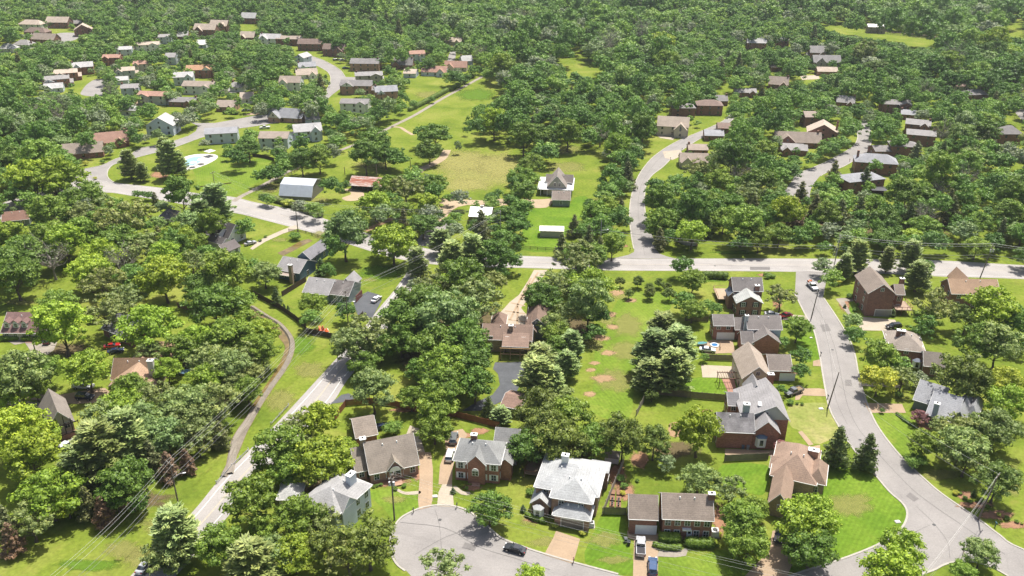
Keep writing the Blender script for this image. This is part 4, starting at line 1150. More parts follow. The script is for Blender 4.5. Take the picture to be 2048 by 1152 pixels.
# ---- far houses: x range, top and ground line of the visible part, turn, roof type, roof, wall, gable/siding, storeys, wording, nick
FAR = [
 (38, 83, 35, 62, -8, 'h', TANR, SW, None, 2, "white two-storey house with tan roof on the far wooded edge", "far white two-storey house"),
 (93, 136, 34, 57, -5, 'gx', TANR, BRD, None, 2, "brown brick house with tan roof beside the far cul-de-sac", "far tan-roofed brick house"),
 (146, 165, 40, 54, 10, 'gx', DKGREY, BRD, None, 1, "small dark-roofed house at the edge of the far woods", "small dark-roofed far house"),
 (151, 185, 50, 73, 20, 'gy', TANR, BRD, None, 2, "brick house with twin tan gables east of the far cul-de-sac", "twin-gabled far house"),
 (47, 92, 54, 72, -10, 'h', DKBR, BRD, None, 1, "low house with dark brown hip roof by the far cul-de-sac", "dark brown hip-roofed house"),
 (57, 110, 64, 86, -12, 'gx', BRNR, BRD, None, 1, "long brown-roofed house in front of the far cul-de-sac", "long brown-roofed far house"),
 (25, 60, 77, 98, -10, 'h', GREYR, SW, None, 1, "grey hip-roofed house at the far west end of the estate", "grey hip-roofed west house"),
 (-4, 27, 85, 106, -5, 'h', LTGREY, SW, None, 1, "pale grey roof cut by the west edge of the view", "westernmost pale roof"),
 (234, 265, 96, 114, 15, 'gx', LTGREY, SGB, SGB, 2, "white-sided gable house with pale roof below the woods", "pale gable house by the woods"),
 (275, 318, 84, 104, 12, 'gx', TANR, SW, SW, 2, "white gable house with tan roof backing onto the woods", "tan-and-white gable house"),
 (318, 343, 72, 88, 10, 'gx', GREYR, SGB, SGB, 2, "grey-roofed house with one white gable near the woods", "grey-and-white gable house"),
 (207, 240, 109, 131, 5, 'gx', REDR, BR, None, 2, "brick house with reddish brown roof behind a golden tree", "reddish-brown roofed house"),
 (148, 188, 124, 150, 22, 'gx', LTGREY, BR, SGB, 2, "grey-roofed house with brick gable beside a dark tree, highest of its row", "uppermost grey row house"),
 (113, 157, 138, 163, 24, 'gx', TANR, BR, SGB, 2, "tan-roofed row house with brick front west of the curved bulb street", "tan-roofed row house"),
 (90, 139, 152, 176, 24, 'gx', GREYR, BR, SGB, 2, "grey-roofed row house with grey siding below the tan-roofed one", "middle grey row house"),
 (90, 127, 166, 186, 20, 'gx', LTGREY, SGB, SGB, 1, "lowest pale grey roof of the western row", "lowest pale row house"),
 (231, 271, 138, 158, 18, 'gx', TANR, SGG, SGG, 2, "house with grey-green gable and tan roof inside the loop", "grey-green gable house"),
 (268, 298, 124, 144, 8, 'gx', REDR, SBEIGE, None, 2, "cream-walled house with brown roof behind a large tree", "cream-walled house"),
 (234, 256, 153, 170, 18, 'gx', LTGREY, SGB, SGB, 1, "small pale-roofed house below the grey-green gable house", "small pale-roofed house"),
 (244, 279, 170, 194, 12, 'gx', GREYR, SGB, SGB, 2, "house with blue-grey gable facing east in the loop", "blue-grey gable house"),
 (275, 333, 184, 210, -8, 'gx', REDR, SGG, SGG, 2, "brown-roofed house with white gable and brick base", "brick-based white gable house"),
 (338, 390, 194, 214, -6, 'gx', DKGREY, BRD, None, 1, "low brick house with dark grey roof and front gable", "low dark-grey roofed house"),
 (376, 426, 130, 156, 8, 'gx', ORR, BR, SW, 2, "two-storey brick house with orange-brown roof", "orange-brown roofed brick house"),
 (349, 388, 144, 171, 14, 'gx', LTGREY, SGB, SGB, 2, "pale siding house with light roof below the orange-roofed one", "pale siding house"),
 (366, 426, 162, 190, -6, 'gx', BRNR, SW, SW, 2, "white siding house with tan-brown roof and brick base", "white siding house"),
 (433, 469, 200, 224, -2, 'gx', BRNR, BRT, None, 1, "tan brick house with two small dormers by the estate street", "two-dormer tan brick house"),
 (296, 346, 229, 272, 0, 'gy', LTGREY, SGB, SGB, 2, "pale gable-fronted house with brick ground floor at the street bend", "pale gable-fronted house"),
 (355, 377, 62, 80, 10, 'gx', LTGREY, BRD, None, 1, "small pale roof among trees of the far row", "small pale roof in the far row"),
 (388, 431, 48, 72, -8, 'gx', TANR, BRD, None, 2, "tan-roofed brick house with dormers in the far row", "dormered tan-roofed far house"),
 (419, 455, 39, 64, -10, 'gx', TANR, BRD, None, 2, "brick house with stepped tan roof in the far row", "stepped-roof far house"),
 (481, 512, 26, 48, -10, 'gx', LTGREY, BRD, None, 2, "grey-roofed brick house highest up the wooded slope", "highest wooded-slope house"),
 (480, 508, 60, 82, -4, 'gx', TANR, BRD, None, 1, "low tan roof beside the far lawn", "low tan roof by the far lawn"),
 (395, 410, 80, 97, 0, 'gx', SW, SGB, SGB, 1, "tiny white shed-like house among the estate trees", "tiny white estate house"),
 (331, 351, 106, 130, 0, 'gx', GREYR, SGB, SGB, 2, "narrow grey-roofed house screened by trees", "narrow screened grey house"),
 (190, 256, 262, 296, 22, 'gx', REDR, BR, None, 1, "long reddish-brown roofed brick house above the big roadside trees", "long reddish roofed house"),
 (132, 204, 284, 318, 18, 'gx', BRNR, BR, None, 1, "orange brick house with tan-brown roof beside the estate entrance", "orange brick entrance house"),
 (414, 475, 254, 288, 12, 'gx', BLUEGREY, SGB, SGB, 2, "two-storey house with blue-grey roof and pale blue walls", "blue-roofed two-storey house"),
 (458, 487, 164, 184, -10, 'gx', GREYR, SW, SW, 1, "grey roof beside the small parking court", "grey roof by the court"),
 (484, 504, 184, 208, 10, 'gx', TANR, SW, SW, 1, "tan-roofed house with white gable behind a dark tree", "tan roof behind the dark tree"),
 (240, 270, 218, 232, 0, 'h', LTGREY, SW, None, 1, "light grey hip roof between bare trees", "hip roof between bare trees"),
 (519, 560, 68, 91, -8, 'gx', LTGREY, SW, SW, 2, "white house with pale grey roof at the top of the street", "white house at street top"),
 (553, 600, 72, 92, -6, 'gx', BRNR, BRD, SW, 2, "dark brown roofed house with white gable ends", "dark brown roofed far house"),
 (597, 643, 78, 102, -4, 'gx', DKBR, BRD, SW, 2, "dark brick house with grey-brown roof facing its green front lawn", "dark brick house with lawn"),
 (646, 688, 88, 113, -8, 'gx', DKBR, BRD, None, 2, "brown brick house with steep gable beside a budding tree", "steep gabled brick house"),
 (702, 756, 117, 143, -4, 'gx', DKGREY, BRT, SW, 2, "wide tan brick house with dark roof, white gable and many windows", "wide tan brick house"),
 (589, 608, 107, 131, -20, 'gy', LTGREY, SGB, SGB, 2, "narrow white-blue gable house beside the curving street", "narrow white-blue gable house"),
 (598, 634, 124, 142, 20, 'gx', BLUEGREY, SGB, SGB, 1, "white gable house with blue-grey roof inside the street curve", "white gable house in the curve"),
 (594, 636, 137, 158, 16, 'gx', TANR, SW, SW, 1, "white gable house with tan roof inside the street curve", "tan-roofed house in the curve"),
 (559, 600, 152, 182, -4, 'gx', BRNR, SW, SW, 2, "white-fronted house with brown roof and round tree before it", "white-fronted brown-roofed house"),
 (713, 765, 145, 168, 10, 'gx', GREYR, (0.30, .28, .25), None, 2, "grey brick house with layered grey roofs", "layered grey-roofed house"),
 (682, 741, 160, 189, -4, 'gx', DKGREY, BRT, SW, 2, "tan brick house with steep front gables and dark roof", "steep-fronted tan brick house"),
 (752, 797, 171, 201, 14, 'gx', BLUEGREY, BRT, SGB, 2, "brick house with blue-grey roofs stepping towards the field", "stepped blue-roofed house"),
 (682, 735, 199, 226, -3, 'gx', DKGREY, SW, None, 2, "white-sided house with dark roofs and white awning", "white-awning house"),
 (534, 597, 213, 245, -14, 'gx', BLUEGREY, BRT, SBEIGE, 1, "brown brick house with blue-grey front roof and lighter wing", "blue-fronted brick house"),
 (520, 575, 262, 298, -2, 'gx', BRNR, SGB, None, 2, "pale blue house with arched window and brown roof", "arched-window blue house"),
 (591, 646, 246, 283, 18, 'gx', LTGREY, SGB, SGB, 2, "large pale grey-roofed house with blank side wall", "blank-walled pale house"),
 (613, 640, 225, 250, 18, 'gx', GREYR, SGB, None, 1, "upper of two pale roofs stepping above the blank-walled house", "upper stepped pale roof"),
 (783, 824, 115, 138, -6, 'gx', DKGREY, BRD, None, 1, "dark-roofed low house below the far trees", "dark low far house"),
 (820, 852, 102, 123, 14, 'gx', REDR, SGB, SGB, 2, "white gable house with orange-red roof", "orange-red roofed gable house"),
 (848, 892, 132, 153, -6, 'gx', REDR, SGB, None, 1, "long red-brown roofed house near the field lane", "long red-brown roofed house"),
 (889, 932, 122, 143, -6, 'gx', REDR, SBEIGE, None, 1, "low cream house with red-brown roof near the lane end", "low cream house by lane"),
 (890, 922, 75, 91, -6, 'gx', TANR, SBEIGE, None, 1, "tan-roofed house beyond the small court", "tan roof beyond the court"),
 (923, 948, 111, 130, 16, 'gx', LTGREY, SGB, SGB, 1, "white gable house beside the end of the farm lane", "white gable by lane end"),
 (806, 832, 138, 156, -6, 'gx', TANR, SGB, None, 1, "tan-roofed wing hidden behind a tall tree", "hidden tan-roofed wing"),
 (1314, 1374, 226, 273, -12, 'gx', TANR, SBEIGE, None, 2, "half-timbered cream house with tan roof at the curved street", "cream half-timbered house"),
 (1345, 1388, 210, 236, 0, 'h', DKGREY, BRD, None, 2, "dark hip-roofed brick house behind the half-timbered one", "dark hip-roofed brick house"),
 (1395, 1443, 199, 231, -4, 'h', DKBR, BRD, None, 2, "brown hip-roofed brick house beside the curved street", "brown hip-roofed brick house"),
 (1427, 1455, 190, 212, 0, 'gx', DKGREY, BRD, None, 1, "dark roof half hidden beyond the brown hip roof", "half-hidden dark roof"),
 (1494, 1531, 77, 100, -8, 'gx', LTGREY, BRD, None, 2, "brick house with bright grey roof in the eastern woods", "bright-roofed house in east woods"),
 (1477, 1512, 177, 195, -4, 'gx', GREYR, BRD, None, 1, "grey roof showing above the trees by the curved street", "grey roof above the trees"),
 (1409, 1447, 259, 283, -6, 'gx', BLUEGREY, BRD, None, 1, "blue-grey roofed house on the east side of the curved street", "blue-grey house by curved street"),
 (1437, 1463, 245, 268, -6, 'gx', DKBR, BRD, None, 1, "brown roof next to the blue-grey roofed house", "brown roof by curved street"),
 (1361, 1415, 305, 337, -5, 'gx', BRNR, SBEIGE, None, 1, "tan-brown roofed house with white garage by the curved street", "white-garage house by curved street"),
 (1377, 1415, 288, 312, -4, 'gx', BRNR, BRD, None, 1, "brown-gabled house just uphill of the white-garage house", "brown-gabled house uphill"),
 (1553, 1577, 79, 96, -8, 'gx', LTGREY, BRD, None, 2, "grey roof deep in the eastern woods", "grey roof deep in woods"),
 (1619, 1650, 92, 120, -8, 'gx', GREYR, BRD, None, 2, "brick house with layered grey roofs behind the large grey house", "layered-roof brick house"),
 (1628, 1678, 110, 140, -2, 'gx', GREYR, (0.26, .25, .22), None, 2, "large grey two-storey house with blank wall in the woods", "large grey wood-side house"),
 (1636, 1674, 134, 152, -4, 'gx', TANR, BRT, None, 1, "low tan-roofed annex in front of the large grey house", "low tan-roofed annex"),
 (1536, 1575, 151, 178, -16, 'gx', BRNR, BRD, None, 1, "pair of pinkish roofs beside the small parking area", "pinkish-roofed house"),
 (1544, 1564, 127, 144, 0, 'h', BRNR, BRD, None, 1, "small brown roof behind the pinkish-roofed house", "small brown roof behind"),
 (1671, 1708, 191, 215, -20, 'gx', GREYR, BRD, None, 1, "grey-brown roof wedged between bare trees", "roof between bare trees"),
 (1766, 1819, 206, 228, -8, 'gx', DKGREY, BRD, None, 2, "dark grey roofed house at the head of the eastern row", "head of eastern row"),
 (1800, 1830, 222, 240, -20, 'gx', BLUEGREY, BRD, None, 1, "small blue-grey roof second along the eastern row", "second roof of eastern row"),
 (1808, 1856, 238, 270, -24, 'gx', GREYR, BRD, None, 2, "brick gable house with grey roof midway in the eastern row", "midway gable house"),
 (1811, 1866, 267, 292, -20, 'gx', GREYR, BRD, None, 2, "brick house with pale grey front roof low in the eastern row", "low pale roof of eastern row"),
 (1781, 1832, 285, 316, -10, 'h', DKGREY, BRD, None, 2, "dark hip-roofed brick house behind the grey pyramid roof", "dark roof behind the pyramid"),
 (1936, 1975, 178, 200, 0, 'h', DKGREY, BRD, None, 1, "lone dark hip roof deep in the eastern trees", "lone dark hip roof"),
 (1908, 1937, 165, 182, 0, 'gx', DKBR, SW, None, 1, "dark roof with white wall just behind the lone hip roof", "dark roof with white wall"),
 (2000, 2040, 250, 290, 0, 'h', DKGREY, BRD, None, 2, "square dark brick house near the east edge lawn", "square dark brick house"),
 (1613, 1673, 233, 287, -16, 'gy', TANR, BRD, None, 2, "steep brown brick gable house with three white windows", "steep brown gable house"),
 (1553, 1637, 261, 296, -8, 'gx', BRNR, BRD, None, 1, "long taupe-roofed house beside the steep brown gable", "long taupe-roofed house"),
 (1609, 1636, 222, 254, 0, 'gx', BRNR, BRD, None, 2, "taupe gable roof rising behind the long taupe roof", "taupe gable behind"),
 (1711, 1788, 306, 350, -14, 'h', BLUEGREY, BRD, None, 2, "dark brick house under a grey pyramid-like hip roof", "grey pyramid-roofed house"),
 (1692, 1772, 343, 386, 16, 'h', BLUEGREY, BRD, None, 2, "brick house with blue-grey hip roof and pine before it", "pine-fronted hip-roofed house"),
 (1752, 1778, 296, 315, 0, 'gx', DKGREY, BRD, None, 1, "dark steep roof between two hip-roofed brick houses", "dark steep roof between hips"),
 (1561, 1606, 286, 312, -10, 'gx', GREYR, BRD, None, 1, "grey roof below the long taupe-roofed house", "grey roof below taupe"),
 (1736, 1769, 49, 67, -10, 'gx', SW, (.20, .17, .14), None, 2, "open hay barn with white metal roofs in the far meadow", "far meadow barn"),
 (1745, 1778, 379, 393, -10, 'gx', BLK, BRD, None, 1, "flat dark patio canopy beside the pine-fronted house", "dark patio canopy"),
]
rngF = random.Random(5)
for (x1, x2, yt, yb, rot, typ, rc, wc, gb, st, lab, nick) in FAR:
    sc = pscale(yb)
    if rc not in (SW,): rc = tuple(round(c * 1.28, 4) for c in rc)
    wpx = x2 - x1
    W_ = wpx / sc
    he = {1: 3.1, 2: 5.6}[st]
    hpx = yb - yt
    vs_ = sc * .99; ds = sc * (ST + (yb - 576) / FPX * CT)
    if typ == 'gy':
        d = 12.0; rise = min(4.2, W_ * .33)
    else:
        d = 9.5 + 1.5 * rngF.random()
        rise = max(1.6, min(4.0, (hpx - he * vs_ - d / 2 * ds) / vs_))
        if typ == 'h': rise = max(1.8, min(3.4, rise))
    ca, sa = abs(math.cos(math.radians(rot))), abs(math.sin(math.radians(rot)))
    Wm = max(8.5, 1.14 * (W_ - d * sa * .6) / max(.7, ca))
    isbarn = "canopy" in lab; shed_ = "barn" in lab
    near = yb > 225
    cxp = (x1 + x2) / 2
    h = House(lab, nick, (cxp, yb), rot, rc, wc, near=False, cat="barn" if "barn" in lab else "house", name="barn" if "barn" in lab else "house")
    if "canopy" in lab: he, rise, d = 2.6, .4, 6.0; h.root["category"] = "canopy"; h.root.name = "patio_canopy"
    main = h.wing_local(typ, -Wm / 2, Wm / 2, 0, d, he, rise, gable=gb, win_r=1, win_l=1, metal=isbarn or shed_, bare="canopy" in lab, open_front=isbarn)
    if typ == 'gx' and Wm > 10 and not isbarn:
        k = rngF.choice((-1, 1, -1, 1, 0))
        if k:
            ww = Wm * rngF.uniform(.34, .42)
            c0 = k * Wm * .24
            h.wing_local('gy', c0 - ww / 2, c0 + ww / 2, -1.4 - rngF.random(), d * .62 + 1.4, he * (.98 if rngF.random() < .6 else .8), min(rise * .9, ww * .42), bare=False, win_l=False, win_r=False, win_f=1, wall=wc, gable=gb)
        if rngF.random() < .5:
            h.wing_local('gx', -k * Wm * .5 - 3 + (k * 1.0), -k * Wm * .5 + 3 + (k * 1.0), .8, d * .8, 2.8, 1.8, bare=True)
    if rngF.random() < .45 and not isbarn:
        xx = rngF.choice((-1, 1)) * Wm * .42
        bm = bmesh.new(); box(bm, xx - .5, xx + .5, d / 2 - .4, d / 2 + .4, 0, he + rise + 1.0)
        bm_obj("chimney", bm, brick(BRD), h.lastroof)
    ym = yt + (yb - yt) * .92
    keep((x1, yt + 2), (x2, yt + 2), (x2, ym), (x1, ym))
for nk, bb in {"silver-roofed barn": (561, 357, 633, 402), "rusty-roofed shed": (700, 350, 770, 384), "white metal-roofed house": (938, 410, 984, 436), "wraparound-porch farmhouse": (1076, 341, 1160, 396),
               "grey-green garage": (1102, 380, 1143, 412), "beige shed": (1080, 447, 1130, 475), "black-roofed white cottage": (413, 445, 487, 510), "brown-roofed bungalow": (4, 416, 56, 452), "vented brown-roofed house": (86, 382, 130, 398), "slate-roofed cottage": (314, 421, 344, 436)}.items():
    keep((bb[0], bb[1]), (bb[2], bb[1]), (bb[2], bb[3]), (bb[0], bb[3]))
# ---------------------------------------------------------------- vehicles
PAINTS = {"white": (.70, .71, .72), "silver": (.42, .43, .45), "dark grey": (.035, .038, .045), "black": (.012, .012, .015), "blue": (.03, .07, .16), "navy": (.015, .025, .06),
          "red": (.42, .02, .02), "maroon": (.10, .012, .018), "grey": (.14, .15, .16), "olive": (.06, .06, .045)}
def paint(c):
    key = ("carpaint", c)
    if key not in MATS:
        m, nt, b = newmat("car_paint")
        b.inputs["Base Color"].default_value = (*PAINTS[c], 1); b.inputs["Roughness"].default_value = .28; b.inputs["Coat Weight"].default_value = .6; b.inputs["Metallic"].default_value = .15
        MATS[key] = m
    return MATS[key]
TYRE = plain("tyre_rubber", (.015, .015, .015), .8)
RIM = plain("alloy_rim", (.45, .45, .46), .3, .05, 1, .8)
LAMP = plain("headlamp", (.75, .76, .78), .15)
TAIL = plain("tail_lamp", (.35, .01, .01), .2)
TRIM = plain("black_trim", (.02, .02, .02), .6)
CARS = {  # length, half width, bonnet z, roof z, side profile of body, cabin (rear base, front base, rear top, front top)
 "sedan": (4.7, .92, .88, 1.42, [(-2.35, .3), (-2.35, .82), (-2.2, .95), (-1.5, .98), (.9, .95), (2.1, .80), (2.33, .62), (2.33, .3)], (-1.75, 1.05, -.95, .25)),
 "suv": (4.85, .96, 1.0, 1.74, [(-2.4, .35), (-2.42, .95), (-2.35, 1.1), (1.0, 1.08), (2.15, .98), (2.4, .78), (2.4, .35)], (-2.35, 1.15, -2.0, .45)),
 "pickup": (5.7, .99, 1.05, 1.84, [(-2.85, .5), (-2.85, 1.02), (-.6, 1.04), (-.55, 1.12), (1.3, 1.12), (2.6, 1.05), (2.83, .9), (2.83, .4)], (-.62, 1.35, -.42, .75)),
}
def car(kind, colour, A, B, label, cat="car", bed=None, name=None):
    """A rear, B front, both photo pixels on the ground"""
    a, b = P(*A), P(*B); c = (a + b) / 2; hd = math.atan2(b.y - a.y, b.x - a.x)
    Ln, hw, bz, rz, prof, cab = CARS[kind]
    R = empty(name or ("pickup_truck" if kind == "pickup" else "parked_car"), (c.x, c.y, .06), hd, label, cat, "parked vehicles")
    bm = bmesh.new(); vs = prism(bm, prof, -hw, hw, 'y')
    for v in vs:
        if v.co.z < .5: v.co.y *= .95
        if abs(v.co.x) > Ln / 2 - .2: v.co.y *= .90
    fixn(bm); bmesh.ops.bevel(bm, geom=bm.edges[:], offset=.07, segments=2, affect='EDGES')
    if kind == "pickup":
        pass
    body = bm_obj("body", bm, paint(colour), R)
    z0, z1 = prof[3][1] - .03, rz
    rb, fb, rt_, ft = cab
    def hull(x0, x1, x2, x3, w0, w1, za, zb):
        bm = bmesh.new()
        lo = [bm.verts.new(v) for v in ((x0, -w0, za), (x1, -w0, za), (x1, w0, za), (x0, w0, za))]
        hi = [bm.verts.new(v) for v in ((x2, -w1, zb), (x3, -w1, zb), (x3, w1, zb), (x2, w1, zb))]
        bm.faces.new(lo[::-1]); bm.faces.new(hi)
        for i in range(4): bm.faces.new((lo[i], lo[(i + 1) % 4], hi[(i + 1) % 4], hi[i]))
        return bm
    bm = hull(rb, fb, rt_, ft, hw * .92, hw * .76, z0, z1 - .04)
    bmesh.ops.bevel(bm, geom=bm.edges[:], offset=.05, segments=1, affect='EDGES')
    bm_obj("window_glass", bm, glass_mat(), R)
    bm = hull(rt_ - .06, ft + .04, rt_ + .05, ft - .08, hw * .79, hw * .70, z1 - .06, z1)
    bm_obj("car_roof", bm, paint(colour), R)
    if kind == "pickup":
        bm = bmesh.new(); box(bm, -2.7, -.75, -.80, .80, 1.03, 1.085); bm_obj("truck_bed", bm, plain("bed_liner", bed or (.04, .04, .045), .8), R)
        bm = bmesh.new()
        for y in (-.92, .92): box(bm, -2.8, -.7, y - .06, y + .06, 1.0, 1.28)
        box(bm, -2.84, -2.74, -.86, .86, 1.0, 1.28); bm_obj("bed_side", bm, paint(colour), R)
    for x in (-Ln * .31, Ln * .31):
        for y in (-hw + .06, hw - .06):
            r = .34 if kind == "sedan" else .39
            M = Matrix.Translation((x, y, r)) @ Matrix.Rotation(math.pi / 2, 4, 'X')
            bm = bmesh.new(); bmesh.ops.create_cone(bm, cap_ends=True, segments=14, radius1=r, radius2=r, depth=.24, matrix=M)
            w = bm_obj("wheel", bm, TYRE, R)
            bm = bmesh.new(); bmesh.ops.create_cone(bm, cap_ends=True, segments=10, radius1=r * .6, radius2=r * .6, depth=.26, matrix=M)
            bm_obj("rim", bm, RIM, w)
    for y in (-1, 1):
        bm = bmesh.new(); box(bm, Ln / 2 - .22, Ln / 2 - .0, y * hw * .70 - .16, y * hw * .70 + .16, .62 if kind == "sedan" else .8, .78 if kind == "sedan" else .95); bm_obj("headlight", bm, LAMP, R)
        bm = bmesh.new(); box(bm, -Ln / 2 - .01, -Ln / 2 + .12, y * hw * .74 - .13, y * hw * .74 + .13, .68, .90); bm_obj("tail_light", bm, TAIL, R)
        bm = bmesh.new(); box(bm, fb - .45, fb - .25, y * hw * 1.0 - .1, y * hw * 1.0 + .1, z0 + .05, z0 + .2); bm_obj("mirror", bm, TRIM, R)
    return R
car("sedan", "dark grey", (1048, 1107), (1012, 1097), "dark grey hatchback parked along the cul-de-sac kerb")
car("pickup", "silver", (1281, 1119), (1281, 1078), "silver-grey pickup truck on the drive before the white garage door", "pickup truck")
car("suv", "blue", (1305, 1153), (1305, 1123), "blue car with pale sunroof behind the silver pickup on the drive")
car("suv", "grey", (905, 893), (910, 870), "dark silver car farther up the drive beside the white-shuttered brick house")
car("suv", "white", (897, 927), (903, 904), "white station wagon on the drive beside the white-shuttered brick house")
car("pickup", "black", (1563, 1058), (1556, 1088), "black pickup truck under the big tree by the tan-roofed corner house", "pickup truck")
car("suv", "black", (1803, 655), (1770, 658), "black estate car on the pale drive below the tall gable-ended brick house")
car("pickup", "grey", (1600, 783), (1574, 792), "old pickup with a loaded open bed beside the clipped round bush", "pickup truck", bed=(.20, .15, .08))
car("sedan", "white", (1532, 631), (1554, 633), "white saloon behind the dark-roofed brick house on the terraced drive")
car("sedan", "red", (1579, 632), (1561, 636), "bright red sports car on the drive near the residential street")
car("sedan", "white", (1402, 702), (1427, 704), "white car parked by the wooden fence on the brown patio drive")
car("sedan", "white", (745, 608), (761, 595), "white car on the dark asphalt drive of the streaked grey ranch house")
car("sedan", "navy", (757, 859), (772, 856), "dark car tucked behind the detached brick garage")
car("pickup", "white", (147, 776), (189, 778), "long white pickup truck in tree shade on the dirt drive", "pickup truck", bed=(.5, .5, .5))
car("suv", "navy", (155, 797), (186, 799), "dark blue car on the dirt drive below the long white pickup")
car("sedan", "red", (212, 697), (238, 693), "bright red car on the grass beside the tree-shaded dark-roofed house")
car("sedan", "navy", (219, 708), (245, 703), "navy blue car right in front of the bright red one")
car("suv", "maroon", (92, 692), (103, 676), "maroon minivan on the white concrete drive of the cape cod")
car("suv", "white", (123, 903), (145, 889), "white sport utility car in front of the half-timbered tudor house")
car("sedan", "black", (137, 918), (152, 906), "black car half hidden by pines in front of the tudor house")
car("sedan", "silver", (491, 492), (511, 486), "silver car beside the black-roofed white cottage")
car("pickup", "white", (540, 257), (520, 258), "white van-like truck on the estate street above the blue house", "pickup truck", bed=(.7, .7, .7))
car("suv", "white", (679, 123), (690, 121), "white car at the far drive by the steep gabled brick house")
car("suv", "dark grey", (667, 122), (677, 121), "dark car just west of the white one by the steep gabled brick house")
car("sedan", "blue", (684, 138), (698, 137), "pale blue-windowed car at the drive of the wide tan brick house")
car("sedan", "grey", (485, 223), (498, 222), "grey car on the drive near the two-dormer tan brick house")
car("sedan", "silver", (283, 1146), (300, 1126), "silver-blue car on the diagonal road under overhanging trees")
car("sedan", "navy", (609, 115), (620, 112), "dark car on the drive at the top of the curving far street")
car("sedan", "red", (747, 195), (757, 193), "red car beside the stepped blue-roofed house")
# white utility truck with equipment
u = car("pickup", "white", (1614, 566), (1634, 586), "white utility truck with ladder rack and orange gear at the street mouth", "utility truck", bed=(.6, .6, .6), name="utility_truck")
bm = bmesh.new()
for y in (-.8, .8): box(bm, -2.6, 1.0, y - .05, y + .05, 2.0, 2.1)
for x in (-2.5, -.8, .9): box(bm, x - .05, x + .05, -.8, .8, 1.98, 2.05); box(bm, x - .04, x + .04, -.84, -.76, 1.2, 2.0); box(bm, x - .04, x + .04, .76, .84, 1.2, 2.0)
bm_obj("ladder_rack", bm, plain("rack_metal", (.55, .55, .55), .4), u)
bm = bmesh.new(); box(bm, -2.6, -1.9, -.7, .7, 1.1, 1.75); bm_obj("tool_box", bm, plain("orange_gear", (.55, .14, .04), .6), u)

# ---------------------------------------------------------------- utility poles and wires
POLEW = plain("pole_wood", (.15, .125, .10), .95, .2, 2.0)
POLEG = plain("pole_grey", (.34, .33, .31), .9, .15, 2.0)
INS = plain("insulator", (.55, .56, .58), .3)
WIREM = plain("wire_metal", (.46, .46, .43), .6)
CABLEM = plain("cable_sheath", (.22, .22, .22), .6)
POLES = {}
def pole(key, px, py, h, label, arm=None, grey=False, lamp=None, can=False, lean=(0, 0), small=False):
    p = P(px, py)
    R = empty("utility_pole", (p.x, p.y, 0), 0, label, "utility pole", "utility poles along the roads")
    bm = bmesh.new(); tube(bm, [(0, 0, 0), (lean[0] * .5, lean[1] * .5, h * .5), (lean[0], lean[1], h)], [.19, .16, .12], 8)
    bm_obj("pole_shaft", bm, POLEG if grey else POLEW, R)
    ends = []
    if arm is not None:
        a = math.radians(arm); d = Vector((math.cos(a), math.sin(a), 0))
        T = Matrix.Translation((lean[0], lean[1], 0)) @ Matrix.Rotation(a, 4, 'Z')
        for z in ((h - .35,) if not can else (h - .35, h - 1.5)):
            bm = bmesh.new(); box(bm, -1.25, 1.25, -.10, -.01 + .1, z - .07, z + .07, T); bm_obj("crossarm", bm, POLEW, R)
        for q in (-1.1, 0, 1.1):
            bm = bmesh.new(); bmesh.ops.create_cone(bm, cap_ends=True, segments=8, radius1=.09, radius2=.05, depth=.3, matrix=T @ Matrix.Translation((q, 0, h - .13 if q else h + .15)))
            bm_obj("insulator", bm, INS, R)
            ends.append(T @ Vector((q, 0, h + (.02 if q else .3))) + p)
    if can:
        for s in (-1, 1):
            bm = bmesh.new(); bmesh.ops.create_cone(bm, cap_ends=True, segments=12, radius1=.28, radius2=.26, depth=.95, matrix=Matrix.Translation((lean[0] + .42 * s, lean[1] - .1, h - 2.2))); bm_obj("transformer", bm, INS, R)
    if lamp is not None:
        a = math.radians(lamp); L = 2.2
        bm = bmesh.new(); tube(bm, [(0, 0, h * .66), (math.cos(a) * L * .6, math.sin(a) * L * .6, h * .66 + .7), (math.cos(a) * L, math.sin(a) * L, h * .66 + .75)], [.05, .045, .045], 6); bm_obj("lamp_arm", bm, INS, R)
        bm = bmesh.new(); bmesh.ops.create_uvsphere(bm, u_segments=10, v_segments=6, radius=.3, matrix=Matrix.Translation((math.cos(a) * (L + .2), math.sin(a) * (L + .2), h * .66 + .72)) @ Matrix.Rotation(a, 4, 'Z') @ Matrix.Diagonal((1.3, .7, .4, 1))); bm_obj("lamp_head", bm, plain("lamp_white", (.8, .8, .8), .3), R)
    lo = Vector((p.x + lean[0] * .7, p.y + lean[1] * .7, h * .70)); lo2 = lo + Vector((0, 0, -.9))
    POLES[key] = (ends, lo, lo2)
pole("bl0", 120, 1270, 12, "wooden utility pole beyond the southern end of the verge", 140)
pole("bl", 358, 1014, 12, "wooden utility pole with lamp on the mown verge beside the diagonal road", 140, lamp=20)
pole("bm", 697, 652, 12, "wooden utility pole with lamp in the streaked ranch house yard", 140, lamp=-10)
pole("fork", 1001, 480, 11.5, "pale grey utility pole among trees near the white metal-roofed house", 80, grey=True)
pole("nj", 1200, 506, 13, "grey utility pole with lamp arm beside the north junction", None, grey=True, lamp=0)
pole("east", 1666, 540, 13, "weathered utility pole where the residential street meets the main road", 95, grey=True, lean=(.6, 0), lamp=170)
pole("far east", 1960, 556, 12.5, "leaning utility pole with transformers beside the orange-tan roof", 85, lean=(1.6, 0), can=True)
pole("ne off", 2330, 580, 12, "utility pole beyond the east edge of the main road", 85)
pole("rs1", 1622, 638, 10.5, "thin dark pole at the left kerb near the utility truck", None, lean=(.8, 0))
pole("rs2", 1655, 817, 11, "lone dark pole on the lawn at the residential street bend", None, lean=(1.2, 0))
pole("rs3", 1956, 1040, 12, "dark pole with crossarm beside the mulch bed at the street corner", 45, lean=(1.4, 0))
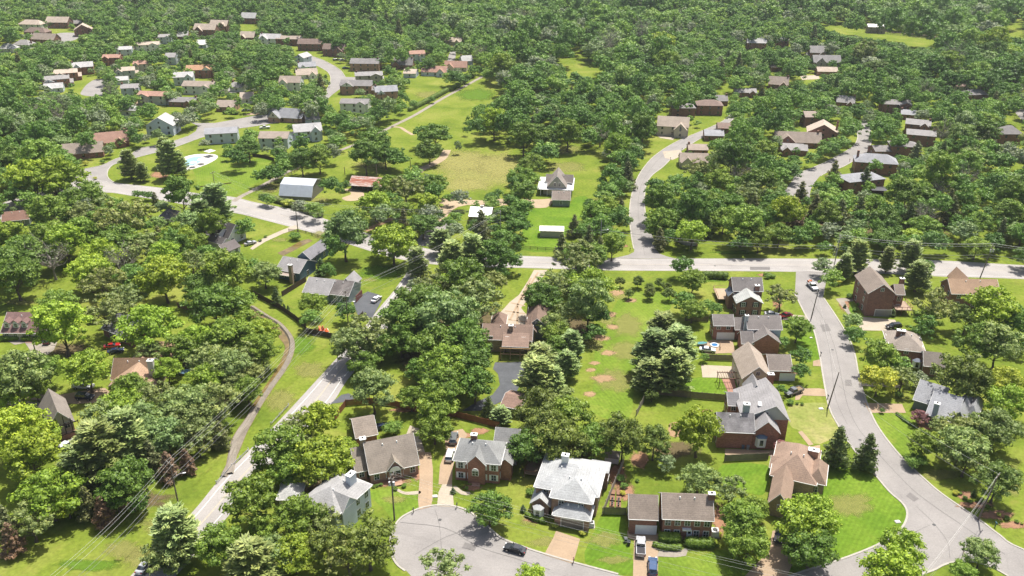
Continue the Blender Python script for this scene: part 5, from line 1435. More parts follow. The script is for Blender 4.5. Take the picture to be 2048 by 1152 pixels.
pole("cds", 789, 1040, 12, "tall brown pole with transformers on the lawn by the cul-de-sac", 70, can=True)
pole("off s", 1780, 1300, 12, "utility pole south of the street junction", 30)
pole("mid", 597, 469, 13.5, "tall dark wooden pole beside the main road below the barn", 60)
pole("west", 432, 388, 10, "short dark pole in front of the mown lawn at the estate entrance", 60)
pole("cape", 76, 722, 9, "thin dark pole beside the white concrete drive of the cape cod", None)
pole("shed", 755, 366, 8.5, "thin dark post rising behind the rusty-roofed shed", None)
pole("field", 821, 335, 4, "short dark post in the green field beyond the rusty-roofed shed", None)
pole("field2", 690, 350, 4, "short dark post on the grass between barn and shed", None)
def wire(a, b, sag, label, group, r=.02, mat=None, n=18):
    pts = []
    for k in range(n + 1):
        t = k / n; q = a.lerp(b, t); q.z -= 4 * sag * t * (1 - t); pts.append(q)
    bm = bmesh.new(); tube(bm, pts, [r] * (n + 1), 4)
    o = bm_obj("overhead_wire", bm, mat or WIREM)
    tag(o, label, "wire", group)
def span(k1, k2, words_, r=.02, low=True, sag=1.4):
    e1, l1, m1 = POLES[k1]; e2, l2, m2 = POLES[k2]
    nm = ["west-side", "middle", "east-side"]
    if e1 and e2:
        for q in range(3): wire(e1[q], e2[q], sag, f"{nm[q]} top wire strung {words_}", "overhead wires", r)
    if low:
        wire(l1, l2, sag, f"thick lower cable strung {words_}", "overhead wires", r * 1.6, CABLEM)
        wire(m1, m2, sag * 1.15, f"lowest thin cable strung {words_}", "overhead wires", r * 1.1, CABLEM)
span("bl0", "bl", "over the southern power-line verge")
span("bl", "bm", "over the creek to the ranch house yard")
span("bm", "fork", "from the ranch yard to the grey pole by the fork")
span("fork", "nj", "between the fork pole and the north junction")
span("nj", "east", "along the main road east of the north junction", .036)
span("east", "far east", "above the pines beside the main road", .034)
span("far east", "ne off", "above the orange-tan roof", .034)
span("rs3", "off s", "across the street junction", .013)
span("cds", "off s", "from the cul-de-sac pole over the front lawns", .012)
span("mid", "fork", "from the barn pole to the road fork")
span("west", "mid", "along the main road below the barn")
for a_, b_, w_ in (("east", "rs1", "down the residential street from the main road"), ("rs1", "rs2", "between the two thin dark street poles"), ("rs2", "rs3", "from the street bend to the corner mulch bed")):
    ea = POLES[a_][0][1] if POLES[a_][0] else POLES[a_][1] + Vector((0, 0, 2.6)); eb = POLES[b_][0][1] if POLES[b_][0] else POLES[b_][1] + Vector((0, 0, 2.6))
    wire(ea, eb, 1.0, f"upper wire running {w_}", "overhead wires", .018); wire(POLES[a_][1], POLES[b_][1], 1.2, f"lower wire running {w_}", "overhead wires", .022, CABLEM)

# ---------------------------------------------------------------- fences
def fence(pix, h, col, label, style="board", cat="fence"):
    pts = [P(*p) for p in pix]
    c0 = pts[0]
    R = empty("wooden_fence" if style != "guard" else "guardrail", (c0.x, c0.y, 0), 0, label, cat)
    m = plain("fence_wood" if style != "guard" else "galvanised_steel", col, .85 if style != "guard" else .4, .22, .8)
    rel = [p - c0 for p in pts]
    total = 0; posts = 0
    bm = bmesh.new()
    for a, b in zip(rel, rel[1:]):
        L = (b - a).length; ang = math.atan2(b.y - a.y, b.x - a.x)
        M = Matrix.Translation(a) @ Matrix.Rotation(ang, 4, 'Z')
        if style == "board":
            n = max(1, int(L / .32))
            for k in range(n):
                x = L * k / n; box(bm, x, x + L / n * .93, -.02 + (k % 2) * .012, .02 + (k % 2) * .012, .04, h + .03 * math.sin(k * 1.7), M)
            box(bm, 0, L, .034, .08, h * .25, h * .25 + .09, M); box(bm, 0, L, .034, .08, h * .8, h * .8 + .09, M)
        elif style == "rail":
            for z in (.3, .62, .95): box(bm, 0, L, -.02, .02, h * z - .07, h * z + .07, M)
        elif style == "guard":
            prism_z = [(-.04, h * .55), (.03, h * .62), (-.02, h * .72), (.03, h * .84), (-.04, h * .95), (-.07, h * .95), (-.07, h * .55)]
            vs = prism(bm, prism_z, 0, L, 'x'); bmesh.ops.transform(bm, matrix=M, verts=vs)
    fixn(bm); bm_obj("fence_panel" if style != "guard" else "rail_beam", bm, m, R)
    for a, b in zip(rel, rel[1:]):
        L = (b - a).length; n = max(1, int(L / 2.6)); ang = math.atan2(b.y - a.y, b.x - a.x)
        for k in range(n + (1 if b is rel[-1] else 0)):
            if posts > 60: break
            q = a.lerp(b, k / n); bm = bmesh.new(); box(bm, -.08, .08, .09 if style != "rail" else -.08, .22 if style != "rail" else .08, 0, h + .08, Matrix.Translation(q) @ Matrix.Rotation(ang, 4, 'Z'))
            bm_obj("fence_post", bm, m, R); posts += 1
FW = (.11, .075, .05)
fence([(508, 592), (535, 606), (560, 619), (590, 640), (611, 657), (614, 667), (668, 678)], 1.9, (.06, .045, .035), "dark stained board fence curving past the creek below the grey ranch house")
fence([(702, 657), (727, 633)], 1.9, (.07, .05, .04), "short dark board fence beside the asphalt drive")
fence([(565, 593), (613, 563)], 1.9, (.08, .055, .04), "dark board fence between the blue and grey ranch houses")
fence([(671, 840), (692, 812), (740, 808), (784, 812), (842, 827)], 1.9, (.24, .10, .045), "reddish cedar fence behind the arched-entry brick house")
fence([(862, 828), (912, 835), (998, 857)], 1.9, (.20, .085, .04), "reddish cedar fence along the curving asphalt drive")
fence([(1312, 789), (1380, 796), (1452, 802)], 2.0, (.16, .13, .095), "long weathered fence between two back lawns east of the pines")
fence([(1370, 642), (1416, 644)], 1.9, (.13, .11, .08), "weathered fence west of the rear garage wing")
fence([(1412, 720), (1470, 722)], 1.9, (.19, .16, .12), "tan board fence between the two patios")
fence([(1273, 832), (1288, 803)], 1.9, (.26, .23, .19), "grey fence end running away beside the dark magnolia")
fence([(1206, 1029), (1248, 925)], 1.9, (.33, .29, .25), "long pale fence running back beside the vegetable garden")
fence([(1207, 1029), (1252, 1030)], 2.0, (.17, .16, .10), "mossy board fence closing the vegetable garden")
fence([(1449, 923), (1490, 921), (1536, 919)], 1.9, (.20, .18, .14), "low grey fence between brick drive and green back lawn")
fence([(512, 384), (556, 362), (596, 342)], 1.4, (.26, .21, .15), "split rail fence along the farm lane", "rail")
fence([(1046, 498), (1075, 500), (1108, 502)], 1.3, (.08, .06, .05), "dark rail fence below the beige shed", "rail")
fence([(562, 978), (578, 958), (595, 941)], 1.8, (.45, .46, .46), "pale grey board fence in the shade west of the pale blue house")
fence([(578, 463), (612, 467), (648, 478)], 1.1, (.07, .055, .045), "low dark fence at the culvert beside the main road", "rail")
fence([(744, 452), (777, 436)], 1.3, (.20, .17, .13), "short rail fence by the dirt farm drive", "rail")
fence([(834, 467), (858, 452), (882, 438)], 1.3, (.18, .16, .12), "rail fence beside the side lane", "rail")
fence([(505, 313), (530, 317), (548, 322)], 1.7, (.07, .05, .04), "dark garden fence south of the arched-window blue house")
fence([(355, 615), (380, 622), (410, 634)], 1.7, (.16, .10, .06), "brown fence in shade behind the big left-hand trees")
fence([(1440, 700), (1440, 690)], 1.0, (.3, .2, .12), "short stair rail by the rear garage patio", "rail")
fence([(543, 850), (560, 832), (578, 812)], .8, (.42, .42, .43), "galvanised guardrail where the diagonal road meets the big trees", "guard", "guardrail")
fence([(434, 968), (465, 934), (498, 902)], .9, (.45, .45, .46), "galvanised guardrail above the creek culvert", "guard", "guardrail")
fence([(397, 375), (430, 371), (462, 367)], .5, (.25, .15, .08), "low timber edging across the mown entrance lawn", "rail")
fence([(1750, 66), (1800, 72), (1850, 78)], 1.4, (.30, .26, .22), "pale paddock fence beside the far meadow barn", "rail")
fence([(1690, 848), (1690, 846)], .1, (.3, .2, .12), "tiny timber step at the lawn edge", "rail") if False else None
fence([(1790, 832), (1812, 850), (1830, 856)], .4, (.10, .16, .05), "low clipped edge fence beside the striped lawn", "rail") if False else None

# ---------------------------------------------------------------- garden and street things
def thing(name, label, cat, px, py, rz=0, group=None):
    p = P(px, py); return empty(name, (p.x, p.y, 0.0), math.radians(rz), label, cat, group)
def bx(bm, x, y, z, w, d, h_): box(bm, x - w / 2, x + w / 2, y - d / 2, y + d / 2, z, z + h_)
def mailbox(px, py, label, col=(.02, .02, .02)):
    R = thing("mailbox", label, "mailbox", px, py, 0, "mailboxes")
    bm = bmesh.new(); bx(bm, 0, 0, 0, .13, .13, 1.15); bm_obj("mailbox_post", bm, plain("black_trim", col, .6), R)
    bm = bmesh.new(); prism(bm, [(-.12, 1.05), (.12, 1.05), (.12, 1.22), (.07, 1.32), (-.07, 1.32), (-.12, 1.22)], -.35, .3, 'y'); fixn(bm); bm_obj("letter_box", bm, plain("black_trim", col, .5), R)
mailbox(827, 1026, "dark mailbox at the lawn edge of the cul-de-sac")
mailbox(914, 1016, "dark mailbox by the pale apron of the white-shuttered house")
mailbox(1147, 1126, "brick-based mailbox at the foot of the brown drive", (.12, .05, .04))
mailbox(1655, 798, "mailbox beside the drive of the old loaded pickup")
mailbox(1641, 712, "mailbox at the kerb north of the small brown drive")
mailbox(1364, 301, "dark mailbox on the curved street by the white-garage house")
mailbox(1341, 320, "small dark mailbox lower on the curved street")
mailbox(1699, 323, "brick-red mailbox on the upper street", (.16, .05, .03))
mailbox(1990, 1054, "blue-green box post on the verge right of the corner pole", (.05, .12, .14))
mailbox(1260, 502, "dark sign post at the north junction corner")
def bin_(px, py, label, col):
    R = thing("wheelie_bin", label, "bin", px, py, 10, "wheelie bins")
    bm = bmesh.new()
    lo = [bm.verts.new(v) for v in ((-.24, -.28, .05), (.24, -.28, .05), (.24, .28, .05), (-.24, .28, .05))]; hi = [bm.verts.new(v) for v in ((-.3, -.34, 1.0), (.3, -.34, 1.0), (.3, .36, 1.0), (-.3, .36, 1.0))]
    bm.faces.new(lo[::-1]); bm.faces.new(hi)
    for i in range(4): bm.faces.new((lo[i], lo[(i + 1) % 4], hi[(i + 1) % 4], hi[i]))
    bm_obj("bin_body", bm, plain("bin_plastic", col, .5), R)
    bm = bmesh.new(); prism(bm, [(-.4, 1.0), (.42, 1.0), (.38, 1.1), (-.2, 1.14)], -.33, .33, 'x'); fixn(bm); bm_obj("lid", bm, plain("bin_plastic", [c * .8 for c in col], .5), R)
bin_(1251, 1084, "grey wheelie bin beside the silver pickup's drive", (.12, .13, .14)); bin_(1257, 1090, "fallen dark bag-like bin just below the grey one", (.03, .04, .05))
bin_(1485, 897, "blue-grey bin against the long brick wall", (.10, .14, .18)); bin_(1495, 898, "pale grey bin beside the blue-grey one", (.25, .27, .28))
def acunit(px, py, label, s=1.0):
    R = thing("air_conditioner", label, "air conditioner", px, py, -4, "air conditioners")
    bm = bmesh.new(); bx(bm, 0, 0, .08, 1.0 * s, 1.0 * s, .9 * s); bmesh.ops.bevel(bm, geom=bm.edges[:], offset=.04, segments=1, affect='EDGES'); bm_obj("casing", bm, plain("ac_casing", (.62, .62, .60), .5), R)
    bm = bmesh.new(); bmesh.ops.create_cone(bm, cap_ends=True, segments=16, radius1=.36 * s, radius2=.36 * s, depth=.06, matrix=Matrix.Translation((0, 0, .08 + .92 * s))); bm_obj("fan_grille", bm, plain("grille_dark", (.05, .05, .05), .6), R)
    bm = bmesh.new(); bx(bm, 0, 0, 0, 1.3 * s, 1.3 * s, .08); bm_obj("pad", bm, concrete((.36, .34, .30)), R)
acunit(1429, 1070, "large white air conditioner beside the brick colonial's right wall", 1.5)
acunit(1027, 926, "white air conditioner right of the white-shuttered brick house", 1.2)
acunit(1183, 1052, "pale air conditioner right of the dark garage door", 1.1)
acunit(1449, 975, "white air conditioner near the pale shrub behind the corner house", .01) if False else None
def slab(px, py, label, w=1.2, d=.9):
    R = thing("utility_box", label, "utility box", px, py, 8, "utility covers")
    bm = bmesh.new(); bx(bm, 0, 0, 0, w, d, .12); bm_obj("base_slab", bm, concrete((.4, .38, .34)), R)
    bm = bmesh.new(); bx(bm, 0, 0, .12, w * .8, d * .8, .10); bm_obj("cover_lid", bm, plain("cover_white", (.6, .6, .58), .6), R)
slab(870, 993, "small white utility cover on the grass strip between the two drives"); slab(1642, 818, "white utility cover at the foot of the lone street pole"); slab(1795, 1044, "white utility cover at the tip of the large corner lawn"); slab(1622, 676, "small pale cover on the verge under the spreading street tree", .8, .6)
# stop sign with street name blades
R = thing("stop_sign", "red stop sign with street name blades at the junction corner", "stop sign", 1922, 1120)
bm = bmesh.new(); bx(bm, 0, 0, 0, .08, .08, 3.1); bm_obj("sign_post", bm, RIM, R)
bm = bmesh.new(); bmesh.ops.create_cone(bm, cap_ends=True, segments=8, radius1=.42, radius2=.42, depth=.04, matrix=Matrix.Translation((0, -.08, 2.2)) @ Matrix.Rotation(math.radians(60), 4, 'Z') @ Matrix.Rotation(math.pi / 2, 4, 'X') @ Matrix.Rotation(math.pi / 8, 4, 'Z')); bm_obj("sign_face", bm, plain("sign_red", (.45, .02, .02), .5), R)
bm = bmesh.new(); box(bm, -.45, .45, -.015, .015, 2.8, 2.97); box(bm, -.015, .015, -.45, .45, 3.0, 3.17); bm_obj("name_blade", bm, plain("sign_green", (.02, .10, .05), .5), R)
# pergola and patio deck
R = thing("pergola", "brown slatted pergola over the brick-red deck of the tan-roofed house", "pergola", 1455, 768, -2)
W2 = plain("pergola_wood", (.20, .12, .09), .8)
for x in (-2.6, 2.6):
    for y in (-1.6, 1.6): bm = bmesh.new(); bx(bm, x, y, 0, .16, .16, 2.6); bm_obj("pergola_post", bm, W2, R)
bm = bmesh.new()
for y in (-1.6, 1.6): box(bm, -2.9, 2.9, y - .07, y + .07, 2.6, 2.8)
for k in range(9): box(bm, -2.7 + k * .66, -2.62 + k * .66, -2.1, 2.1, 2.81, 2.96)
bm_obj("rafters", bm, W2, R)
DECKR = surface("brick_deck", (.34, .19, .14), .15, .5)
sheet("patio", [(1443, 757), (1468, 757), (1475, 790), (1458, 790)], DECKR, .12)
# garden shed-like raised beds
R = thing("raised_bed", "timber raised vegetable beds with rows of dark pots behind the mossy fence", "raised bed", 1232, 998, -8)
bm = bmesh.new()
for i in range(2):
    for k in range(3): bx(bm, -.8 + i * 1.4, -2.2 + k * 2.1, 0, 1.1, 1.6, .35)
bm_obj("bed_frame", bm, plain("bed_wood", (.20, .11, .07), .8), R)
for i in range(2):
    for k in range(4):
        bm = bmesh.new(); bmesh.ops.create_cone(bm, cap_ends=True, segments=8, radius1=.16, radius2=.22, depth=.4, matrix=Matrix.Translation((-.8 + i * 1.4, -2.6 + k * .7, .55))); bm_obj("pot", bm, plain("pot_dark", (.04, .04, .045), .6), R)
# kiddie pool and jet ski like boat
R = thing("paddling_pool", "round white and blue paddling pool on the brown patio", "paddling pool", 1429, 691)
bm = bmesh.new()
seg = 24; ring = []
for k in range(seg):
    a = 2 * math.pi * k / seg
    ring.append([bm.verts.new((math.cos(a) * r, math.sin(a) * r, z)) for r, z in ((1.2, 0), (1.3, .25), (1.1, .4), (.9, .3), (.88, .05))])
for k in range(seg):
    for q in range(4): bm.faces.new((ring[k][q], ring[(k + 1) % seg][q], ring[(k + 1) % seg][q + 1], ring[k][q + 1]))
bm_obj("inflated_ring", bm, plain("vinyl_white", (.7, .72, .75), .4), R)
bm = bmesh.new(); bmesh.ops.create_circle(bm, cap_ends=True, segments=20, radius=.95, matrix=Matrix.Translation((0, 0, .2))); bm_obj("pool_water", bm, plain("pool_blue", (.05, .16, .35), .1), R)
def boat(px, py, label, rz, L=3.2, col=(.6, .65, .62), col2=(.05, .2, .22)):
    R = thing("small_boat", label, "boat", px, py, rz)
    prof = [(-.5, 0.0), (-.45, .45), (0, .52), (.7, .35), (1.0, .02)]
    bm = bmesh.new(); rows = []
    for t, w in ((-.5, .34), (-.3, .42), (0, .45), (.25, .36), (.42, .18), (.5, .02)):
        rows.append([bm.verts.new((t * L, s * w * L * .5 * f, z)) for s, f, z in ((-1, 1, .8), (-1, .6, .2), (0, 0, .05), (1, .6, .2), (1, 1, .8))])
    for a, b in zip(rows, rows[1:]):
        for k in range(4): bm.faces.new((a[k], a[k + 1], b[k + 1], b[k]))
    rim = [tuple(r[0].co) for r in rows] + [tuple(r[4].co) for r in rows[::-1]]
    bm.faces.new(rows[0]); fixn(bm); bm_obj("hull", bm, plain("boat_hull", col, .4), R)
    bm = bmesh.new(); top = [bm.verts.new((q[0] * .97, q[1] * .93, .72)) for q in rim]
    bm.faces.new(top); bm_obj("boat_cover", bm, plain("boat_cover", col2, .6), R)
boat(1404, 690, "small white and teal boat on the grass by the brown patio", 10)
boat(380, 747, "blue and white covered boat among trees east of the orange-brown roof", 5, 5.5, (.6, .65, .7), (.25, .42, .60))
# playset
R = thing("play_slide_set", "orange plastic play set on white mat at the dark curving fence", "play set", 641, 664, 20)
OR_ = plain("orange_plastic", (.62, .13, .03), .5)
bm = bmesh.new(); bx(bm, 0, 0, 0, 5.0, 3.0, .06); bm_obj("mat", bm, plain("white_mat", (.55, .52, .48), .8), R)
for k, (x, y, hh) in enumerate(((-1.6, .3, 1.2), (-.4, -.5, 1.5), (.8, .4, 1.9), (1.8, -.4, 1.1))):
    bm = bmesh.new(); bmesh.ops.create_cone(bm, cap_ends=True, segments=10, radius1=.75, radius2=.15, depth=hh, matrix=Matrix.Translation((x, y, .06 + hh / 2)) @ Matrix.Rotation(.35 * (-1) ** k, 4, 'X')); bm_obj("play_cone", bm, OR_, R)
bm = bmesh.new(); prism(bm, [(-1.4, .1), (1.2, 1.4), (1.2, 1.5), (-1.4, .22)], -.3, .3, 'x'); fixn(bm); bm_obj("slide", bm, OR_, R)
# swimming pool with deck, umbrellas and loungers
sheet("pool_deck", [(353, 330), (362, 318), (378, 311), (402, 308), (430, 309), (436, 315), (424, 324), (400, 334), (372, 340)], concrete((.52, .50, .47)), .06, 2)
PW, nt, b = newmat("pool_water"); b.inputs["Base Color"].default_value = (.26, .42, .44, 1); b.inputs["Roughness"].default_value = .06
sheet("pool_water", [(366, 330), (372, 320), (384, 315), (400, 314), (408, 318), (398, 325), (384, 331)], PW, .09, 3)
def parasol(px, py, label, r=2.0, h_=2.6, sq=False):
    R = thing("parasol", label, "parasol", px, py, 12, "pool parasols")
    bm = bmesh.new(); bmesh.ops.create_cone(bm, cap_ends=True, segments=4 if sq else 8, radius1=r, radius2=.05, depth=.6, matrix=Matrix.Translation((0, 0, h_))); bm_obj("canopy", bm, plain("canvas_white", (.66, .65, .63), .8), R)
    bm = bmesh.new(); bx(bm, 0, 0, 0, .08, .08, h_); bm_obj("parasol_pole", bm, white(), R)
parasol(421, 312, "large square white shade canopy at the pool's east end", 3.0, 2.9, True); parasol(404, 328, "round white parasol at the pool's near edge"); parasol(388, 334, "second white parasol west along the pool's near edge", 1.7)
for q, (px, py) in enumerate(((412, 326), (418, 322), (396, 332), (378, 336), (362, 333))):
    R = thing("sun_lounger", f"white pool lounger {['by the near parasol', 'near the square canopy', 'between the two parasols', 'past the second parasol', 'at the west pool corner'][q]}", "lounger", px, py, 30 * q, "white pool loungers")
    bm = bmesh.new(); bx(bm, 0, 0, .25, .7, 1.4, .12); bm_obj("seat", bm, white(), R)
    bm = bmesh.new(); prism(bm, [(.7, .3), (1.25, .8), (1.2, .86), (.66, .4)], -.35, .35, 'x'); fixn(bm); bm_obj("backrest", bm, white(), R)
# entrance sign walls by the curved street
def signwall(pix, label):
    pts = [P(*p) for p in pix]; c0 = pts[0]
    R = empty("entrance_wall", (c0.x, c0.y, 0), 0, label, "garden wall")
    rel = ground_pts(pix, 4, False); rel = [Vector((p.x - c0.x, p.y - c0.y, 0)) for p in rel]
    bm = bmesh.new()
    for k, (a, b) in enumerate(zip(rel, rel[1:])):
        M = Matrix.Translation(a) @ Matrix.Rotation(math.atan2(b.y - a.y, b.x - a.x), 4, 'Z'); box(bm, 0, (b - a).length, -.15, .15, 0, 1.5 + .002 * k, M)
    bm_obj("wall_face", bm, plain("pale_stone", (.42, .39, .34), .9, .15, 1.2), R)
    for e in (rel[0], rel[-1]):
        bm = bmesh.new(); bx(bm, e.x, e.y, 0, .7, .7, 1.9); bm_obj("stone_pier", bm, brick(BRT), R)
signwall([(1359, 484), (1366, 488), (1378, 491), (1393, 492)], "pale curved stone entrance wall under the spreading tree east of the north junction")
signwall([(1220, 491), (1228, 494), (1236, 494)], "pale stone entrance wall in the flower bed west of the north junction")
# horse
def horse(px, py, rz, label):
    p = P(px, py)
    bm = bmesh.new()
    lay = bm.verts.layers.skin.verify()
    V = {}
    def v(k, co): V[k] = bm.verts.new(co); return V[k]
    sk = {'pel': (-.62, 0, 1.25, .30), 'mid': (0, 0, 1.18, .31), 'ch': (.55, 0, 1.25, .30), 'nk1': (.85, 0, 1.25, .20), 'nk2': (1.2, 0, .95, .14), 'hd': (1.45, 0, .55, .13), 'mz': (1.55, 0, .28, .08), 'tl': (-.95, 0, 1.25, .07), 'tl2': (-1.02, 0, .7, .06)}
    ed = [('pel', 'mid'), ('mid', 'ch'), ('ch', 'nk1'), ('nk1', 'nk2'), ('nk2', 'hd'), ('hd', 'mz'), ('pel', 'tl'), ('tl', 'tl2')]
    for s, y in (('l', .2), ('r', -.2)):
        sk['h' + s] = (-.68, y, .95, .17); sk['k' + s] = (-.55, y, .75, .11); sk['o' + s] = (-.74, y, .5, .07); sk['f' + s] = (-.70, y, .04, .07)
        sk['s' + s] = (.55, y, .95, .13); sk['n' + s] = (.57, y, .52, .07); sk['g' + s] = (.55, y, .04, .07)
        ed += [('pel', 'h' + s), ('h' + s, 'k' + s), ('k' + s, 'o' + s), ('o' + s, 'f' + s), ('ch', 's' + s), ('s' + s, 'n' + s), ('n' + s, 'g' + s)]
    for k, q in sk.items(): v(k, q[:3])
    for a, b in ed: bm.edges.new((V[a], V[b]))
    for k, q in sk.items(): V[k][lay].radius = (q[3], q[3]); V[k][lay].use_root = (k == 'pel')
    me = bpy.data.meshes.new("horse"); bm.to_mesh(me); bm.free(); me.materials.append(plain("dark_coat", (.03, .022, .018), .6))
    o = bpy.data.objects.new("horse", me); link(o); o.location = p; o.rotation_euler = (0, 0, math.radians(rz))
    o.modifiers.new("skin", 'SKIN'); m2 = o.modifiers.new("sub", 'SUBSURF'); m2.levels = 1; m2.render_levels = 1
    tag(o, label, "horse")
horse(543, 384, 200, "dark horse grazing on the dry grass west of the silver-roofed barn")
# ---------------------------------------------------------------- trees
def leaf_mat(name, base, trans=0.3, far=False, spread=None):
    """base colour comes from the tree's own object colour (or a per-tree random tint in the far woods) times a per-leaf variation"""
    m, nt, b = newmat(name)
    at = N(nt, "ShaderNodeAttribute", attribute_name="v")
    if far:
        at2 = N(nt, "ShaderNodeAttribute", attribute_name="tint")
        base_c = ramp(nt, at2.outputs["Fac"], spread)
    elif base is not None:
        base_c = base
    else:
        oi = N(nt, "ShaderNodeObjectInfo")
        base_c = oi.outputs["Color"]
    sh = ramp(nt, at.outputs["Fac"], [(0.0, (0.46, 0.54, 0.50)), (0.5, (0.98, 1.0, 1.0)), (1.0, (1.85, 1.60, 1.5))])
    c = mix(nt, base_c, sh, 1.0, 'MULTIPLY')
    nt.links.new(c, b.inputs["Base Color"])
    b.inputs["Roughness"].default_value = 0.55
    b.inputs["Specular IOR Level"].default_value = 0.3
    tr = N(nt, "ShaderNodeBsdfTranslucent")
    c2 = mix(nt, c, (1.15, 1.3, 0.6), 1.0, 'MULTIPLY')
    nt.links.new(c2, tr.inputs["Color"])
    ms = N(nt, "ShaderNodeMixShader")
    ms.inputs[0].default_value = trans
    nt.links.new(b.outputs[0], ms.inputs[1]); nt.links.new(tr.outputs[0], ms.inputs[2])
    nt.links.new(ms.outputs[0], nt.nodes["Material Output"].inputs["Surface"])
    return m
LEAF = leaf_mat("leaves", None, .2)
NEEDLE = leaf_mat("needles", None, 0.12)
BARK = plain("bark", (0.115, 0.09, 0.07), 0.95, 0.3, 3.0)
BAREBARK = plain("grey_twigs", (0.23, 0.205, 0.18), 0.95, 0.2, 3.0)

_ico = None
def ico():
    global _ico
    if _ico is None:
        bm = bmesh.new(); bmesh.ops.create_icosphere(bm, subdivisions=2, radius=1.0)
        _ico = (np.array([v.co[:] for v in bm.verts]), [[v.index for v in f.verts] for f in bm.faces]); bm.free()
    return _ico

def unit(v): return v / np.maximum(np.linalg.norm(v, axis=-1, keepdims=True), 1e-9)

def leaves_on_lobes(rng, C, R, dens, size, flat=0.0, spec=0.0, vs=0.17):
    """leaf clumps on the outside of the lobes; C (n,3) centres, R (n,3) radii. Returns quads (m,4,3), v (m)"""
    Q, V = [], []
    Rm = R.mean(1)
    lobe_v = rng.uniform(0.32, 0.62, len(C))
    for i in range(len(C)):
        n = max(6, int(dens * 4 * math.pi * Rm[i] ** 2))
        d = unit(rng.normal(size=(n, 3)))
        d[:, 2] = np.where(d[:, 2] < -0.25, -d[:, 2] * rng.uniform(0.1, 1, n), d[:, 2])
        d = unit(d)
        bump = 1 + 0.13 * np.sin(d @ np.array([5.1, 3.3, 4.2]) + i) * np.sin(d @ np.array([-3.7, 5.9, 2.8]) + 2 * i)
        p = C[i] + d * R[i] * (rng.uniform(0.80, 1.10, (n, 1)) * bump[:, None])
        keep = np.ones(n, bool)
        for j in range(len(C)):
            if j == i: continue
            q = (p - C[j]) / R[j]
            keep &= (q * q).sum(1) > 0.62
        p, d = p[keep], d[keep]
        n = len(p)
        nrm = unit(d + rng.normal(scale=0.62, size=(n, 3)) + np.array([0, 0, 0.40]))
        t = unit(np.cross(nrm, rng.normal(size=(n, 3))))
        b = np.cross(nrm, t)
        s = size * rng.uniform(0.55, 1.35, (n, 1))
        a = s * rng.uniform(0.7, 1.2, (n, 1)); c = s * rng.uniform(0.5, 0.9, (n, 1))
        j1 = rng.uniform(0.5, 1.2, (n, 4, 1))
        q = np.stack([p + t * a * j1[:, 0], p + b * c * j1[:, 1] + nrm * s * 0.15, p - t * a * j1[:, 2], p - b * c * j1[:, 3] - nrm * s * 0.1], 1)
        Q.append(q)
        vv = lobe_v[i] + rng.normal(scale=vs, size=n)
        if spec: vv = np.where(rng.random(n) < spec, 1.0, vv)
        V.append(np.clip(vv, 0, 1))
    return np.concatenate(Q), np.concatenate(V)

def quads_to_mesh(name, Q, V, mat, core=None, tint=None, corev=0.45):
    nq = len(Q)
    verts = Q.reshape(-1, 3)
    loops = np.arange(nq * 4)
    starts = np.arange(nq) * 4
    vals = V
    if core is not None:
        cv, cf = core
        off = len(verts)
        verts = np.concatenate([verts, cv])
        loops = np.concatenate([loops, (cf + off).reshape(-1)])
        starts = np.concatenate([starts, nq * 4 + np.arange(len(cf)) * 3])
        vals = np.concatenate([V, np.full(len(cf), corev)])
        if tint is not None: tint = np.concatenate([tint[0], tint[1]])
    elif tint is not None: tint = tint[0]
    me = bpy.data.meshes.new(name)
    me.vertices.add(len(verts)); me.vertices.foreach_set("co", verts.astype(np.float32).ravel())
    me.loops.add(len(loops)); me.loops.foreach_set("vertex_index", loops.astype(np.int32))
    me.polygons.add(len(starts)); me.polygons.foreach_set("loop_start", starts.astype(np.int32))
    me.update(calc_edges=True)
    at = me.attributes.new("v", 'FLOAT', 'FACE'); at.data.foreach_set("value", vals.astype(np.float32))
    if tint is not None:
        at = me.attributes.new("tint", 'FLOAT', 'FACE'); at.data.foreach_set("value", tint.astype(np.float32))
    me.materials.append(mat)
    return me

def cores(rng, C, R, f=0.60):
    iv, iff = ico()
    vs, fs = [], []
    for i in range(len(C)):
        w = 1 + 0.16 * np.sin(iv @ np.array([4.1, 3.2, 5.0]) + i * 1.7)
        vs.append(C[i] + iv * R[i] * f * w[:, None]); fs.append(np.array(iff) + i * len(iv))
    return np.concatenate(vs), np.concatenate(fs)

def lobes_broad(rng, h=1.15, n=20, spread=1.0, lo=0.28, hi=0.44, base=0.45):
    # small irregular lobes break the outline; a few big ones carry the mass
    """unit crown: half width ~1, crown centre at z = h; returns lobes"""
    C, R = [], []
    for k in range(n):
        z = rng.uniform(-0.75, 1)
        a = k * 2.39996 + rng.normal(scale=0.35)
        rr = math.sqrt(max(0.02, 1 - z * z)) * rng.uniform(0.45, 0.82)
        r = rng.uniform(lo, hi) * (1.0 - 0.15 * abs(z))
        C.append((rr * math.cos(a) * spread, rr * math.sin(a) * spread, h + z * 0.62 * h * 0.72))
        R.append((r * 1.1, r * 1.1, r * 0.82))
    C.append((0, 0, h)); R.append((0.46, 0.46, 0.40 * h))
    return np.array(C), np.array(R)

def lobes_mixed(rng, h, nbig, nsmall):
    C, R = lobes_broad(rng, h, nbig, 1.0, .25, .40)
    c2, r2 = [], []
    for k in range(nsmall):
        z = rng.uniform(-.55, 1); a = rng.uniform(0, 6.283); rr = math.sqrt(max(.02, 1 - z * z)) * rng.uniform(.78, 1.06)
        r = rng.uniform(.11, .24)
        c2.append((rr * math.cos(a), rr * math.sin(a), h + z * h * .58 * rng.uniform(.9, 1.12))); r2.append((r * 1.15, r * 1.15, r * .75))
    return np.concatenate([C, np.array(c2)]), np.concatenate([R, np.array(r2)])

